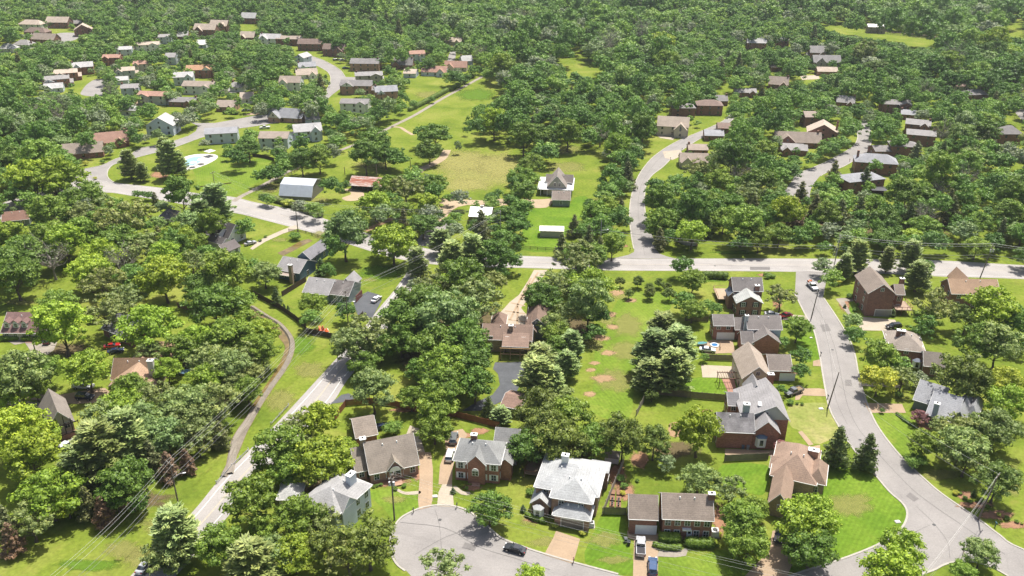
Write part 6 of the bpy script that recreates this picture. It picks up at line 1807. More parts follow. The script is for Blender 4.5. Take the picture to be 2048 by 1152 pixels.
def trunk_mesh(name, rng, h, r, limbs, spread, mat, top=0.75, twigs=0):
    bm = bmesh.new()
    pts = [(0, 0, 0)]
    x = y = 0
    for k in range(1, 6):
        x += rng.normal(scale=0.02); y += rng.normal(scale=0.02)
        pts.append((x, y, h * top * k / 5))
    tube(bm, pts, [r * 1.35] + [r * (1 - 0.75 * k / 5) for k in range(1, 6)], 7)
    for k in range(limbs):
        t = rng.uniform(0.3, 0.92)
        z0 = h * top * t
        a = k * 2.4 + rng.normal(scale=0.3)
        L = spread * rng.uniform(0.55, 0.95)
        up = L * rng.uniform(0.35, 0.9)
        p0 = Vector((0, 0, z0)); p1 = p0 + Vector((math.cos(a) * L * .45, math.sin(a) * L * .45, up * .5)); p2 = p0 + Vector((math.cos(a + .2) * L, math.sin(a + .2) * L, up))
        rl = r * 0.45 * (1 - 0.4 * t)
        tube(bm, [p0, p1, p2], [rl, rl * .6, rl * .2], 5)
        for q in range(twigs):
            s = p0.lerp(p2, rng.uniform(0.3, 1.0)); aa = rng.uniform(0, 6.28); l2 = L * rng.uniform(0.2, 0.5)
            e = s + Vector((math.cos(aa) * l2, math.sin(aa) * l2, l2 * rng.uniform(0.3, 1.1)))
            tube(bm, [s, s.lerp(e, .5) + Vector((rng.normal(scale=.02), rng.normal(scale=.02), 0)), e], [rl * .3, rl * .2, rl * .07], 3)
    me = bpy.data.meshes.new(name); bm.to_mesh(me); bm.free()
    me.materials.append(mat)
    return me

def conifer_pine(rng, h=3.0, tiers=9, dens=1.0, size=0.085, w=1.0):
    """loose tiers of feathery upswept sprays"""
    Q, V = [], []
    for t in range(tiers):
        z = 0.55 + (h - 0.65) * (t / tiers) ** 0.92
        f = 1 - (t / tiers)
        L = w * (0.25 + 0.8 * f ** 0.75) * (1 if t > 1 else 0.85)
        nb = int(6 + 3 * f)
        for k in range(nb):
            a = k * 6.283 / nb + t * 1.1 + rng.normal(scale=0.22)
            l = L * rng.uniform(0.62, 1.08)
            n = int(95 * dens * (0.35 + l * 0.8))
            u = rng.uniform(0.12, 1.0, n) ** 0.8
            wid = 0.20 * (1 - 0.5 * u) * l + 0.05
            dx = u * l; dy = rng.normal(scale=1, size=n) * wid * 0.6
            dz = 0.16 * l * u ** 2 - 0.05 * u + rng.normal(scale=0.045, size=n)
            ca, sa = math.cos(a), math.sin(a)
            p = np.stack([ca * dx - sa * dy, sa * dx + ca * dy, z + dz], 1)
            dirv = unit(np.stack([ca + rng.normal(scale=.45, size=n), sa + rng.normal(scale=.45, size=n), rng.uniform(0.1, 0.8, n)], 1))
            nrm = unit(np.cross(dirv, np.stack([-sa + rng.normal(scale=.5, size=n), ca + rng.normal(scale=.5, size=n), rng.normal(scale=.4, size=n)], 1)))
            b = np.cross(nrm, dirv)
            s = size * rng.uniform(0.6, 1.4, (n, 1))
            Q.append(np.stack([p + dirv * s * 1.5, p + b * s * .42, p - dirv * s, p - b * s * .42], 1))
            V.append(np.clip(rng.uniform(.35, .6) + rng.normal(scale=.13, size=n), 0, 1))
    return np.concatenate(Q), np.concatenate(V)

def lobes_cone(rng, h=2.8, w=1.0, n=34, fat=0.30):
    C, R = [], []
    for k in range(n):
        t = (k + .5) / n
        z = 0.25 + (h - 0.35) * t
        rr = w * (1 - t) ** 0.8 * rng.uniform(.55, .8)
        a = k * 2.4 + rng.normal(scale=.3)
        r = fat * (1 - .6 * t) * rng.uniform(.8, 1.2)
        C.append((rr * math.cos(a), rr * math.sin(a), z)); R.append((r * 1.1, r * 1.1, r * .8))
    for k in range(5):
        t = k / 5
        C.append((0, 0, .4 + (h - .6) * t)); R.append((w * .55 * (1 - t * .8),) * 2 + (h * .16,))
    return np.array(C), np.array(R)

VAR = {}
EXT = {}
def make_variants():
    def norm(Q, *rest):
        m = Q.mean(1); s_ = 1.0 / np.percentile(np.hypot(m[:, 0], m[:, 1]), 97)
        zz = m[:, 2] * s_
        EXT.setdefault(cur[0], []).append((np.percentile(zz, 3), np.percentile(zz, 98), s_))
        return [Q * s_] + [a * s_ for a in rest]
    cur = [None]
    def add(kind, lob, dens, size, mat, tm, half=1.0, spec=0.0, lod=(5.0, .15)):
        rng = np.random.default_rng(len(VAR) * 31 + len(VAR.get(kind, [])) + hash_str(kind))
        C, R = lob(rng)
        Q, V = leaves_on_lobes(rng, C, R, dens, size, spec=spec)
        cur[0] = kind
        cv, cf = cores(rng, C, R)
        Q, cv = norm(Q, cv)
        me = quads_to_mesh(kind + "_crown", Q, V, mat, (cv, cf))
        tk = tm(rng); tk.transform(Matrix.Scale(EXT[kind][-1][2], 4))
        VAR.setdefault(kind, []).append((me, tk))
    for k in range(7):
        add("broad", lambda r: lobes_mixed(r, 1.15 + .1 * (k % 3), 13 + 2 * (k % 3), 34), 120, .055, LEAF, lambda r: trunk_mesh("trunk", r, 1.3, .06, 9, .9, BARK))
    for k in range(3):
        add("tall", lambda r: lobes_mixed(r, 1.75 + .15 * k, 18, 40), 115, .056, LEAF, lambda r: trunk_mesh("trunk", r, 2.0, .07, 10, .8, BARK))
    for k in range(3):
        add("loose", lambda r: (lambda CR: (CR[0] * np.array([1.06, 1.06, 1]), CR[1] * .74))(lobes_mixed(r, 1.2, 14, 34)), 95, .052, LEAF, lambda r: trunk_mesh("trunk", r, 1.5, .065, 14, .95, BARK, twigs=2))
    for k in range(2):
        add("magnolia", lambda r: lobes_mixed(r, 1.35, 16, 36), 120, .05, LEAF, lambda r: trunk_mesh("trunk", r, 1.4, .06, 8, .7, BARK), spec=.05)
    for k in range(3):
        add("shrub", lambda r: lobes_broad(r, .75, 16, 1, .3, .42), 90, .07, LEAF, lambda r: trunk_mesh("stem", r, .7, .05, 4, .5, BARK))
    for k in range(3):
        add("cone", lambda r: lobes_cone(r), 75, .075, NEEDLE, lambda r: trunk_mesh("trunk", r, 2.6, .05, 4, .4, BARK, .95))
    for k in range(4):
        rng = np.random.default_rng(900 + k)
        Q, V = conifer_pine(rng, 2.7 + .2 * k, 9, 1.0, w=1.0)
        C = np.array([(0, 0, .8 + .42 * i) for i in range(4)]); R = np.array([(.40 - .08 * i, .40 - .08 * i, .3) for i in range(4)])
        VAR.setdefault("pine", []).append((quads_to_mesh("pine_crown", Q, V, NEEDLE, cores(rng, C, R, 1.0)), trunk_mesh("trunk", rng, 2.8, .055, 12, .6, BARK, .95)))
    for k in range(3):
        rng = np.random.default_rng(700 + k)
        C, R = lobes_broad(rng, 1.3, 14, 1.0, .2, .3)
        Q, V = leaves_on_lobes(rng, C[:-1], R[:-1], 14, .06)
        VAR.setdefault("bare", []).append((quads_to_mesh("bare_crown", Q, V, LEAF), trunk_mesh("trunk", rng, 1.9, .055, 26, 1.05, BAREBARK, .9, twigs=9)))

def hash_str(s): return sum(ord(c) * (i + 3) for i, c in enumerate(s)) % 997

make_variants()
# crown centre height and half height in unit crowns
CROWN_C = {"broad": 1.2, "tall": 1.85, "loose": 1.2, "magnolia": 1.3, "shrub": .7, "cone": 1.35, "pine": 1.5, "bare": 1.3}
CROWN_H = {"broad": .95, "tall": 1.35, "loose": .95, "magnolia": 1.0, "shrub": .7, "cone": 1.4, "pine": 1.45, "bare": 1.0}
for k_, e_ in EXT.items():
    CROWN_C[k_] = sum((a + b) / 2 for a, b, c in e_) / len(e_); CROWN_H[k_] = sum((b - a) / 2 for a, b, c in e_) / len(e_)
# code: kind, object name, category, wording, colour
TK = {
 'o': ("broad", "broadleaf_tree", "tree", "mid green broadleaf tree", (0.182, 0.273, 0.036)),
 'd': ("broad", "broadleaf_tree", "tree", "dark green broadleaf tree", (0.123, 0.208, 0.031)),
 'l': ("broad", "broadleaf_tree", "tree", "bright yellow-green broadleaf tree", (0.264, 0.361, 0.033)),
 'y': ("broad", "broadleaf_tree", "tree", "golden-green broadleaf tree", (0.392, 0.431, 0.053)),
 'w': ("loose", "broadleaf_tree", "tree", "greyish olive broadleaf tree", (0.229, 0.273, 0.082)),
 't': ("tall", "broadleaf_tree", "tree", "tall mid green broadleaf tree", (0.177, 0.265, 0.039)),
 'g': ("broad", "broadleaf_tree", "tree", "pale grey-green broadleaf tree", (0.208, 0.285, 0.086)),
 'u': ("shrub", "round_bush", "bush", "rounded green bush", (0.164, 0.265, 0.046)),
 'v': ("shrub", "round_bush", "bush", "bright yellow-green bush", (0.417, 0.442, 0.070)),
 'p': ("pine", "pine_tree", "pine", "feathery pale green pine", (0.285, 0.359, 0.122)),
 'P': ("pine", "pine_tree", "pine", "full blue-green pine", (0.264, 0.331, 0.109)),
 's': ("cone", "spruce_tree", "conifer", "dark green conical conifer", (0.112, 0.163, 0.047)),
 'c': ("cone", "cedar_tree", "cedar", "olive green cedar", (0.176, 0.193, 0.072)),
 'r': ("cone", "cedar_tree", "cedar", "browned dying cedar", (0.209, 0.135, 0.086)),
 'm': ("magnolia", "magnolia_tree", "magnolia", "glossy dark magnolia", (0.147, 0.199, 0.038)),
 'R': ("broad", "maple_tree", "maple", "dark red maple", (0.263, 0.118, 0.117)),
 'b': ("bare", "bare_tree", "bare tree", "half bare grey-branched tree", (0.206, 0.234, 0.129)),
}
TREES = []      # (code, x, y, radius, vertical stretch)
def tree_at(code, cx, cy, w, st=1.0):
    kind = TK[code][0]
    # crown centre seen at (cx, cy) with width w: iterate on the radius
    r = w / 2 / pscale(cy + 20)
    for _ in range(4):
        p = P(cx, cy, CROWN_C[kind] * r * st)
        r = w / 2 / proj(p)[2]
    TREES.append((code, p.x, p.y, r, st))

def hedge(pix, w, h, label, col, name="clipped_hedge"):
    rg_ = np.random.default_rng(int(pix[0][0]))
    pts = [P(*q) for q in pix]; c0 = pts[0]
    C, R = [], []
    for a, b in zip(pts, pts[1:]):
        L = (b - a).length; n = max(2, int(L / (w * .42)))
        for k in range(n + 1):
            q = a.lerp(b, k / n) - c0
            for zz in (.35, .68): C.append((q.x + rg_.normal(scale=.05), q.y + rg_.normal(scale=.05), h * zz)); R.append((w * .5, w * .5, h * .42))
    C, R = np.array(C), np.array(R)
    Q, V = leaves_on_lobes(rg_, C, R, 26, .13)
    o = link(bpy.data.objects.new(name, quads_to_mesh(name, Q, V, LEAF, cores(rg_, C, R, .85))))
    o.location = c0; o.color = (*col, 1)
    tag(o, label, "hedge", "clipped hedges")
HG = (.15, .235, .03)
hedge([(1310, 1093), (1330, 1099), (1358, 1099)], 1.3, 1.0, "low clipped hedge wrapped below the round bush left of the brick colonial's steps", HG)
hedge([(1380, 1090), (1418, 1092)], 2.6, 1.7, "big rounded hedge right of the brick colonial's steps", HG)
hedge([(1328, 1082), (1350, 1083)], 2.6, 2.0, "big dome-shaped hedge left of the brick colonial's steps", HG)
hedge([(1054, 1032), (1070, 1041), (1088, 1045)], 1.3, 1.0, "curving low hedge in front of the white bay window", HG)
hedge([(1412, 556), (1430, 556), (1448, 557)], 3.0, 2.2, "dense tall hedge on the main road verge east of the row of small magnolias", (.13, .20, .03))
hedge([(1532, 551), (1545, 556)], 2.0, 1.2, "clipped green hedge at the corner bed of the main road", HG)
hedge([(1794, 829), (1808, 842), (1826, 853)], .9, .6, "thin low hedge edging the striped front lawn", (.10, .17, .03))
hedge([(3, 681), (34, 680)], 2.0, 1.4, "green box hedge along the front of the cape cod", HG)
hedge([(50, 681), (80, 681)], 2.0, 1.4, "second box hedge, on the cape cod's driveway side", HG)
hedge([(900, 456 // 4 + 0), (902, 456 // 4)], .8, .5, "", HG) if False else None
hedge([(450, 228), (473, 229)], 2.6, 1.8, "dark hedge before the two-dormer tan brick house", (.09, .15, .03))
hedge([(320, 275), (342, 274)], 2.0, 1.2, "hedge along the base of the pale gable-fronted house", (.10, .17, .03))
hedge([(900, 182), (925, 167), (948, 152)], 3.2, 2.2, "leafy hedgerow beside the upper end of the farm lane", (.19, .27, .04))
hedge([(820, 222), (860, 202), (893, 184)], 3.2, 2.4, "leafy hedgerow along the middle of the farm lane", (.17, .25, .04))
hedge([(524, 397), (548, 402), (575, 410), (610, 424), (640, 434)], 3.0, 2.0, "scrubby hedge on the bank between barn paddock and main road", (.16, .20, .05))

MAN = """
l 60 905 120;l 92 968 140;w 58 1035 100;l 130 995 80;c 172 1003 56;r 205 1022 48;r 20 1075 56;c 8 1040 50;p 200 905 140 .85;p 165 940 110 .8;p 252 885 120 .8;d 255 965 110;r 335 930 46;c 300 915 56;r 372 922 38;w 396 886 56;o 275 1003 50;c 440 868 44;d 230 985 80;
p 350 1075 130 .7;w 330 1100 100;o 440 1090 100;p 500 1125 130 .7;o 500 1000 110;o 600 1018 118;w 640 1035 90;l 587 1095 100;g 540 1100 100;m 655 1085 90;m 735 1070 130;w 695 1105 100;w 887 1128 100;o 530 1045 70;d 979 1004 92;
l 640 905 130;o 560 890 120;l 535 945 70;w 600 850 90;l 635 835 90;o 580 930 90;l 690 890 60;
o 622 600 62;o 620 632 48;d 690 620 46;s 552 592 26;g 700 683 92;d 728 716 70;w 738 655 110;g 745 775 96;d 810 626 110;d 837 595 120;g 900 612 140 1.1;w 952 590 120;d 875 680 116;d 925 682 110;o 887 726 104;d 937 720 100;d 887 765 104;d 950 762 84;d 800 664 90;o 775 630 50;v 770 754 22;o 822 786 66;o 875 805 90;o 868 845 80;u 787 853 46;s 977 812 34;p 1002 830 50 .5;d 850 655 70;d 760 690 60;d 840 740 60;
l 524 660 70;o 524 698 72;w 516 724 56;w 496 742 66;o 480 764 64;o 500 640 60;w 488 702 80;o 495 780 60;w 470 770 70;
l 120 646 116;o 115 605 84;l 288 635 130;w 207 613 104;w 252 588 76;d 425 593 120;o 472 600 80;l 170 726 106;g 32 745 124;l 15 780 90;o 95 738 64;o 67 768 64;l 387 668 90;o 450 663 106;o 487 672 84;o 362 690 76;w 425 716 112;g 460 730 92;l 412 762 80;l 332 733 64;o 262 771 74;g 375 793 112;w 428 796 104;w 312 793 104;l 237 803 100;w 205 828 104;g 275 838 112;w 375 836 104;w 424 824 76;l 35 850 124;l 85 862 70;g 330 860 100;w 400 860 80;g 300 700 60;
l 62 345 100;l 108 335 118;o 85 310 90;o 170 385 84;d 142 390 56;o 100 418 84;w 170 423 76;w 250 428 120;w 212 408 66;d 362 383 74 1.2;p 432 408 76 .8;p 400 430 74 .7;o 487 450 48;l 350 458 72;o 387 475 58;o 100 458 84;o 160 463 84;o 232 468 92;w 292 485 84;d 37 500 104;l 25 468 64;b 100 510 84;l 200 495 92;b 237 520 84;l 332 513 76;w 382 518 66;o 450 540 104;l 175 530 92;w 205 560 90;l 325 545 104;d 400 563 84;d 25 540 104;d 262 545 76;b 60 340 60;c 310 400 26;d 285 388 20;d 298 389 20;d 272 386 20;
g 527 538 66;s 642 532 32 .8;d 662 366 52 1.1;d 690 368 24;o 637 313 56;d 603 318 56;d 545 343 46;o 522 348 40;o 570 330 46;o 540 398 26;v 575 403 26;l 600 410 36;l 628 415 46;o 530 395 26;d 770 300 62;d 730 305 72;d 795 312 50;d 750 285 70;d 858 290 62;d 870 262 66;o 845 265 50;c 915 292 18 1.2;
g 687 460 96 1.1;o 708 430 70;w 660 470 50;l 785 470 100;o 760 485 50;w 812 373 76;w 825 342 42;l 750 398 74;o 775 370 56;o 870 363 56;l 857 408 56;o 800 415 56;g 922 393 40 1.15;o 898 395 28;o 897 443 34;c 962 452 50;d 1012 428 56;d 985 395 34;p 882 480 62 .7;p 834 525 58 .8;p 905 516 76 .7;p 945 508 76 .7;d 925 555 96;w 865 565 80;o 982 500 56;w 912 458 46;l 795 505 46;o 1005 470 50;d 1035 450 50;l 890 560 60;w 985 555 60;w 940 580 60;w 830 570 40;o 975 440 40;
d 1039 440 54;o 1044 350 60;o 1066 322 56;d 1091 303 52;d 1049 375 60;d 1024 400 40;t 1030 515 38;o 1045 410 46;d 1034 475 30;c 1124 490 34;w 1155 510 100;l 1185 555 100;w 1115 558 84;w 1085 568 52;o 1150 555 60;c 1149 450 32;o 1189 423 60;o 1214 403 56;o 1226 380 50;o 1199 445 56;d 1229 343 52;w 1241 313 54;w 1266 298 46;c 1256 348 40;l 1252 370 34;w 1255 440 26 1.4;o 1231 470 42;o 1170 460 46;d 1213 460 44;o 1240 420 40;
d 1311 372 52;o 1326 400 46;o 1320 438 66;w 1338 430 50;w 1308 458 38;l 1386 456 72;o 1354 363 36;w 1394 333 56;d 1394 393 56;o 1449 428 66;o 1486 443 84;d 1368 528 52;o 1386 556 58;m 1241 560 22;m 1276 560 26;m 1299 572 24;m 1319 563 22;m 1334 572 22;m 1258 584 22;m 1300 581 28;m 1340 584 28;d 1360 420 50;o 1420 400 60;d 1340 470 40;
o 1368 598 52;o 1386 612 58;o 1414 608 34;o 1431 616 32;P 1325 664 84 .72;P 1356 694 104 .72;P 1306 706 96 .7;P 1348 735 100 .7;P 1302 748 84 .66;m 1304 786 30;w 1126 622 60;g 1178 598 92 1.2;d 1199 630 50;d 1086 588 80;d 1186 660 50;o 1112 656 62;g 1108 640 70;o 1120 690 62;p 1143 690 66 .8;p 1081 716 84 .7;p 1074 756 96 .7;p 1106 765 66 .7;p 1132 725 64 .8;m 1072 806 100;o 1136 818 112;m 1099 842 108;l 1399 845 104 1.25;o 1409 712 22;w 1130 790 60;d 1180 860 60;
d 1064 880 96;m 1124 868 116;d 1190 874 92;m 1247 860 100 1.15;m 1309 872 76 1.1;g 1399 946 88;w 1331 921 46;w 1461 973 72;o 1486 1042 100;o 1499 1078 96;o 1509 1012 60;u 1039 918 24;s 1046 1016 14 .8;l 1060 1150 66;v 1109 1050 16;v 1165 1065 16;u 1062 982 22;u 1070 935 20;v 1060 975 18;
l 1628 1022 124;l 1600 1055 100;d 1625 1080 110;o 1590 1100 60;s 1676 893 62;s 1736 903 56;o 1846 886 64;u 1832 918 46;g 1926 879 108;w 1936 908 88;m 1998 950 98;g 1965 1098 78;o 1926 1138 58;l 1806 1092 90;l 1790 1138 124;R 1566 893 36;R 1841 828 40;
w 1563 588 64;o 1596 651 60;o 1568 683 30;d 1603 706 48;d 1601 738 44;o 1563 778 28;u 1581 803 16;w 1708 640 50;d 1711 668 44;w 1743 688 26;o 1761 710 76;o 1798 728 56;y 1760 750 76;w 1806 748 66;w 1836 753 42;u 1798 788 20;w 1874 605 88 1.1;t 1850 650 54;o 1858 628 62;m 1936 628 64;l 1986 600 116;d 2023 628 86;d 1961 678 96;g 1998 683 104;d 2036 678 56;m 1926 740 116;m 1955 760 80;y 2018 748 74;l 2023 790 98;g 1998 840 110;w 1923 853 86;w 1886 848 56;u 1711 618 12;u 1721 608 16;s 1786 624 16 .7;u 1713 628 10;u 1745 600 20;b 1930 800 30;
p 1716 515 60 .8;p 1776 520 40 .9;p 1823 512 60 .8;p 1836 552 66 .7;o 1853 530 34;w 1646 528 42;w 1664 552 54;p 1690 534 46 .8;v 1672 560 24;u 1735 585 14;u 1700 590 16;
s 1731 358 34;c 1668 348 36;d 1588 320 34;l 1623 313 36;o 1648 300 34;c 1603 388 38;c 1833 308 38;o 1655 285 34;o 1640 372 36;l 1650 395 50;d 1560 395 60;d 1535 420 60;w 1500 380 70;b 1470 345 50;b 1500 340 46;
o 1436 360 60;d 1462 400 60;o 1520 470 60;d 1480 480 50;o 1560 460 60;d 1600 470 50;
r 1592 425 40;c 1630 420 44;c 1680 430 48;c 1720 420 44;w 1660 460 50;o 1750 400 60;d 1780 450 60;b 1850 430 60;b 1880 380 50;l 1800 380 56;o 1720 468 50;c 1905 420 40;o 1960 440 60;d 1990 480 50;w 2030 420 60;l 1930 460 56;d 1870 480 56;o 1820 480 50;o 1650 490 34;l 1760 470 40;
u 520 480 8;u 531 472 8;u 590 470 26;u 1039 548 8;s 568 612 8;s 576 615 8;s 906 980 14 .7;u 933 975 10;u 747 972 9;u 755 970 9;u 762 968 9;u 790 976 12;u 808 970 12;v 925 970 8;v 965 955 10;v 1030 910 16;u 1435 1090 9;u 1427 1088 8;v 1440 1072 8;v 1440 1066 8;u 1395 563 10;u 1535 552 14;u 1595 806 8;u 1604 807 9;s 1690 612 8 .7;u 1705 630 14;u 1716 632 10;u 1920 985 10;v 1912 984 14;s 1948 985 12;u 1960 1000 14;u 1975 1012 12;v 1998 1028 11;u 2015 1035 14;u 2034 1042 10;v 2044 1046 8;u 1930 995 12;u 1940 1002 10;
u 1240 955 22;u 1248 970 18;v 1245 985 14;u 1275 960 10;u 1790 655 10;o 1765 820 12;u 1750 612 14;
v 190 355 10;v 170 325 14;u 205 322 12;u 155 325 18;v 262 350 12;p 258 330 50 .8;p 283 344 34 .8;p 340 320 64 .8;p 330 305 50 .8;p 360 330 40 .8;d 470 312 50;d 495 290 56;
"""
for row in MAN.replace("\n", "").split(";"):
    f = row.split()
    if not f: continue
    tree_at(f[0], float(f[1]), float(f[2]), float(f[3]), float(f[4]) if len(f) > 4 else 1.0)
# ---------------------------------------------------------------- filler woods
OPEN = [
 [(92, 58), (125, 56), (158, 68), (155, 82), (110, 82), (95, 70)],
 [(158, 192), (145, 175), (168, 165), (186, 157), (204, 156), (202, 190)],
 [(318, 216), (342, 214), (346, 226), (322, 230)],
 [(345, 290), (345, 272), (380, 262), (400, 250), (395, 242), (430, 244), (470, 234), (512, 228), (512, 252), (470, 262), (430, 268), (405, 278), (375, 284)],
 [(310, 276), (345, 272), (345, 285), (312, 286)], [(397, 158), (430, 158), (430, 168), (400, 168)],
 [(460, 168), (490, 164), (496, 178), (465, 184)], [(484, 50), (512, 46), (515, 60), (488, 62)],
 [(586, 92), (640, 100), (672, 122), (696, 138), (760, 146), (772, 158), (700, 162), (690, 166), (684, 200), (712, 192), (722, 200), (660, 208), (652, 184), (664, 168), (654, 148), (630, 130), (600, 120)],
 [(700, 140), (762, 142), (775, 150), (772, 156), (700, 156)], [(820, 155), (885, 158), (900, 165), (870, 190), (830, 200), (820, 190)],
 [(895, 118), (915, 104), (912, 122), (900, 135)],
 [(512, 244), (560, 240), (572, 228), (585, 240), (560, 262), (512, 262)],
 [(954, 156), (1002, 175), (1003, 188), (985, 200), (950, 207), (928, 232), (924, 262), (922, 296), (960, 288), (1045, 298), (1030, 330), (1005, 345), (1000, 372), (980, 385), (950, 395), (935, 402), (925, 372), (895, 360), (845, 345), (830, 335), (800, 350), (775, 355), (700, 348), (672, 345), (668, 310), (690, 295), (740, 272), (782, 252), (880, 200)],
 [(1112, 115), (1166, 112), (1190, 130), (1215, 143), (1190, 148), (1140, 142), (1126, 128)],
 [(1095, 318), (1190, 300), (1205, 320), (1190, 360), (1172, 395), (1150, 435), (1130, 472), (1110, 512), (1048, 505), (1045, 480), (1052, 440), (1062, 416), (1060, 398), (1078, 385), (1085, 345)],
 [(1266, 508), (1262, 470), (1258, 415), (1266, 375), (1290, 330), (1290, 305), (1330, 275), (1350, 275), (1400, 258), (1440, 236), (1454, 230), (1456, 252), (1420, 275), (1380, 300), (1350, 320), (1340, 338), (1310, 348), (1292, 375), (1288, 400), (1292, 440), (1302, 470), (1314, 498)],
 [(1436, 176), (1460, 168), (1462, 190), (1436, 190)], [(1395, 220), (1412, 216), (1412, 232), (1395, 236)],
 [(1320, 498), (1400, 482), (1480, 486), (1590, 492), (1606, 518), (1320, 518)],
 [(1050, 510), (1060, 488), (1100, 488), (1110, 512)],
 [(1225, 505), (1268, 508), (1268, 540), (1225, 540)], [(1600, 512), (2060, 524), (2060, 560), (1600, 548)],
 [(1572, 378), (1590, 350), (1650, 324), (1706, 290), (1712, 262), (1742, 262), (1742, 290), (1730, 310), (1688, 335), (1655, 345), (1625, 380)],
 [(1600, 150), (1638, 148), (1640, 160), (1604, 162)],
 [(1632, 38), (1660, 44), (1700, 54), (1800, 66), (1880, 80), (1870, 92), (1820, 90), (1760, 78), (1700, 70), (1650, 56)],
 [(2012, 60), (2048, 25), (2060, 60), (2050, 76), (2025, 75)], [(2015, 230), (2060, 215), (2060, 262), (2030, 262), (2012, 245)],
 [(150, 360), (150, 340), (210, 325), (235, 315), (255, 300), (300, 295), (330, 300), (360, 335), (400, 340), (430, 330), (470, 325), (512, 316), (560, 320), (545, 345), (512, 368), (480, 388), (512, 404), (640, 432), (650, 475), (560, 450), (470, 425), (330, 402), (240, 392)],
 [(355, 300), (440, 300), (440, 335), (355, 335)],
 [(200, 385), (270, 392), (300, 400), (300, 410), (215, 400)],
 [(512, 378), (560, 355), (600, 335), (640, 330), (660, 345), (640, 400), (690, 420), (700, 440), (640, 440), (560, 410), (512, 405)],
 [(650, 348), (700, 348), (730, 384), (720, 402), (690, 405), (650, 420)],
 [(480, 440), (540, 430), (640, 470), (640, 520), (600, 560), (520, 520), (480, 500)],
 [(0, 590), (90, 585), (150, 600), (60, 660), (0, 640)], [(490, 600), (600, 640), (600, 700), (480, 900), (440, 900)],
 [(700, 480), (900, 480), (900, 540), (700, 600)],
 [(455, 955), (470, 880), (520, 790), (560, 730), (572, 695), (590, 690), (585, 720), (520, 830), (470, 950)],
 [(872, 398), (940, 395), (940, 410), (905, 425), (890, 420)],
]
MW, MH = 1024, 576
mask = np.zeros((MH, MW), bool)
def raster(poly, val=True):
    p = np.array(poly, float) / 2
    x0, x1 = int(max(0, p[:, 0].min())), int(min(MW - 1, p[:, 0].max() + 1)); y0, y1 = int(max(0, p[:, 1].min())), int(min(MH - 1, p[:, 1].max() + 1))
    if x1 <= x0 or y1 <= y0: return
    X, Y = np.meshgrid(np.arange(x0, x1 + 1) + .5, np.arange(y0, y1 + 1) + .5)
    ins = np.zeros(X.shape, bool); n = len(p)
    for i in range(n):
        (xa, ya), (xb, yb) = p[i], p[(i + 1) % n]
        if ya == yb: continue
        c = ((ya > Y) != (yb > Y)) & (X < (xb - xa) * (Y - ya) / (yb - ya) + xa)
        ins ^= c
    mask[y0:y1 + 1, x0:x1 + 1] |= ins
for q in OPEN: raster(q)
WOODS = [[(690, 570), (990, 560), (975, 640), (955, 700), (965, 760), (900, 800), (790, 780), (745, 730), (700, 700), (725, 640)], [(1850, 640), (2060, 560), (2060, 860), (1950, 830), (1900, 720)],
 [(0, 850), (480, 850), (440, 890), (400, 940), (330, 990), (200, 1050), (0, 1110)], [(1040, 840), (1340, 840), (1340, 905), (1040, 905)], [(330, 1090), (760, 1075), (800, 1160), (300, 1160)], [(520, 860), (700, 850), (700, 960), (560, 1000), (480, 1000)],
 [(1040, 560), (1230, 545), (1200, 660), (1140, 760), (1060, 800), (1040, 780), (1070, 700), (1100, 620)], [(1860, 830), (2060, 860), (2000, 980), (1880, 940)]]
mask2 = mask.copy(); mask[:] = False
for q in WOODS: raster(q)
allow = mask.copy(); mask[:] = mask2
blk = np.zeros((MH, MW), bool); blk[262:, 520:] = True; blk[430:, :] = True
blk[262:275, :] &= (np.arange(MW) > 520)[None, :]
roadm = mask2.copy()
mask |= blk & ~allow
for q in [[(70, 800), (160, 800), (160, 925), (70, 925)], [(120, 765), (215, 765), (215, 810), (60, 810)], [(195, 612), (270, 612), (270, 720), (195, 715)], [(215, 700), (340, 700), (340, 760), (215, 765)], [(0, 615), (100, 615), (130, 665), (60, 745), (0, 700)],
          [(355, 730), (405, 730), (405, 755), (355, 755)], [(700, 595), (770, 580), (770, 640), (700, 640)], [(960, 600), (1110, 600), (1100, 740), (1060, 820), (960, 820)], [(1440, 600), (1600, 600), (1600, 1100), (1440, 1100)],
          [(1060, 900), (1230, 900), (1230, 1100), (1060, 1100)], [(560, 960), (740, 950), (740, 1070), (650, 1060)], [(680, 810), (860, 810), (860, 1000), (700, 960)], [(1200, 880), (1300, 890), (1260, 1020), (1200, 1020)],
          [(1800, 750), (1960, 750), (1960, 850), (1800, 850)], [(1890, 540), (2010, 540), (2010, 620), (1890, 620)], [(1240, 560), (1340, 580), (1320, 680), (1250, 860), (1160, 860), (1190, 700)], [(250, 1150), (460, 985), (500, 900), (700, 700), (720, 720), (440, 1080), (330, 1160)]]: raster(q)
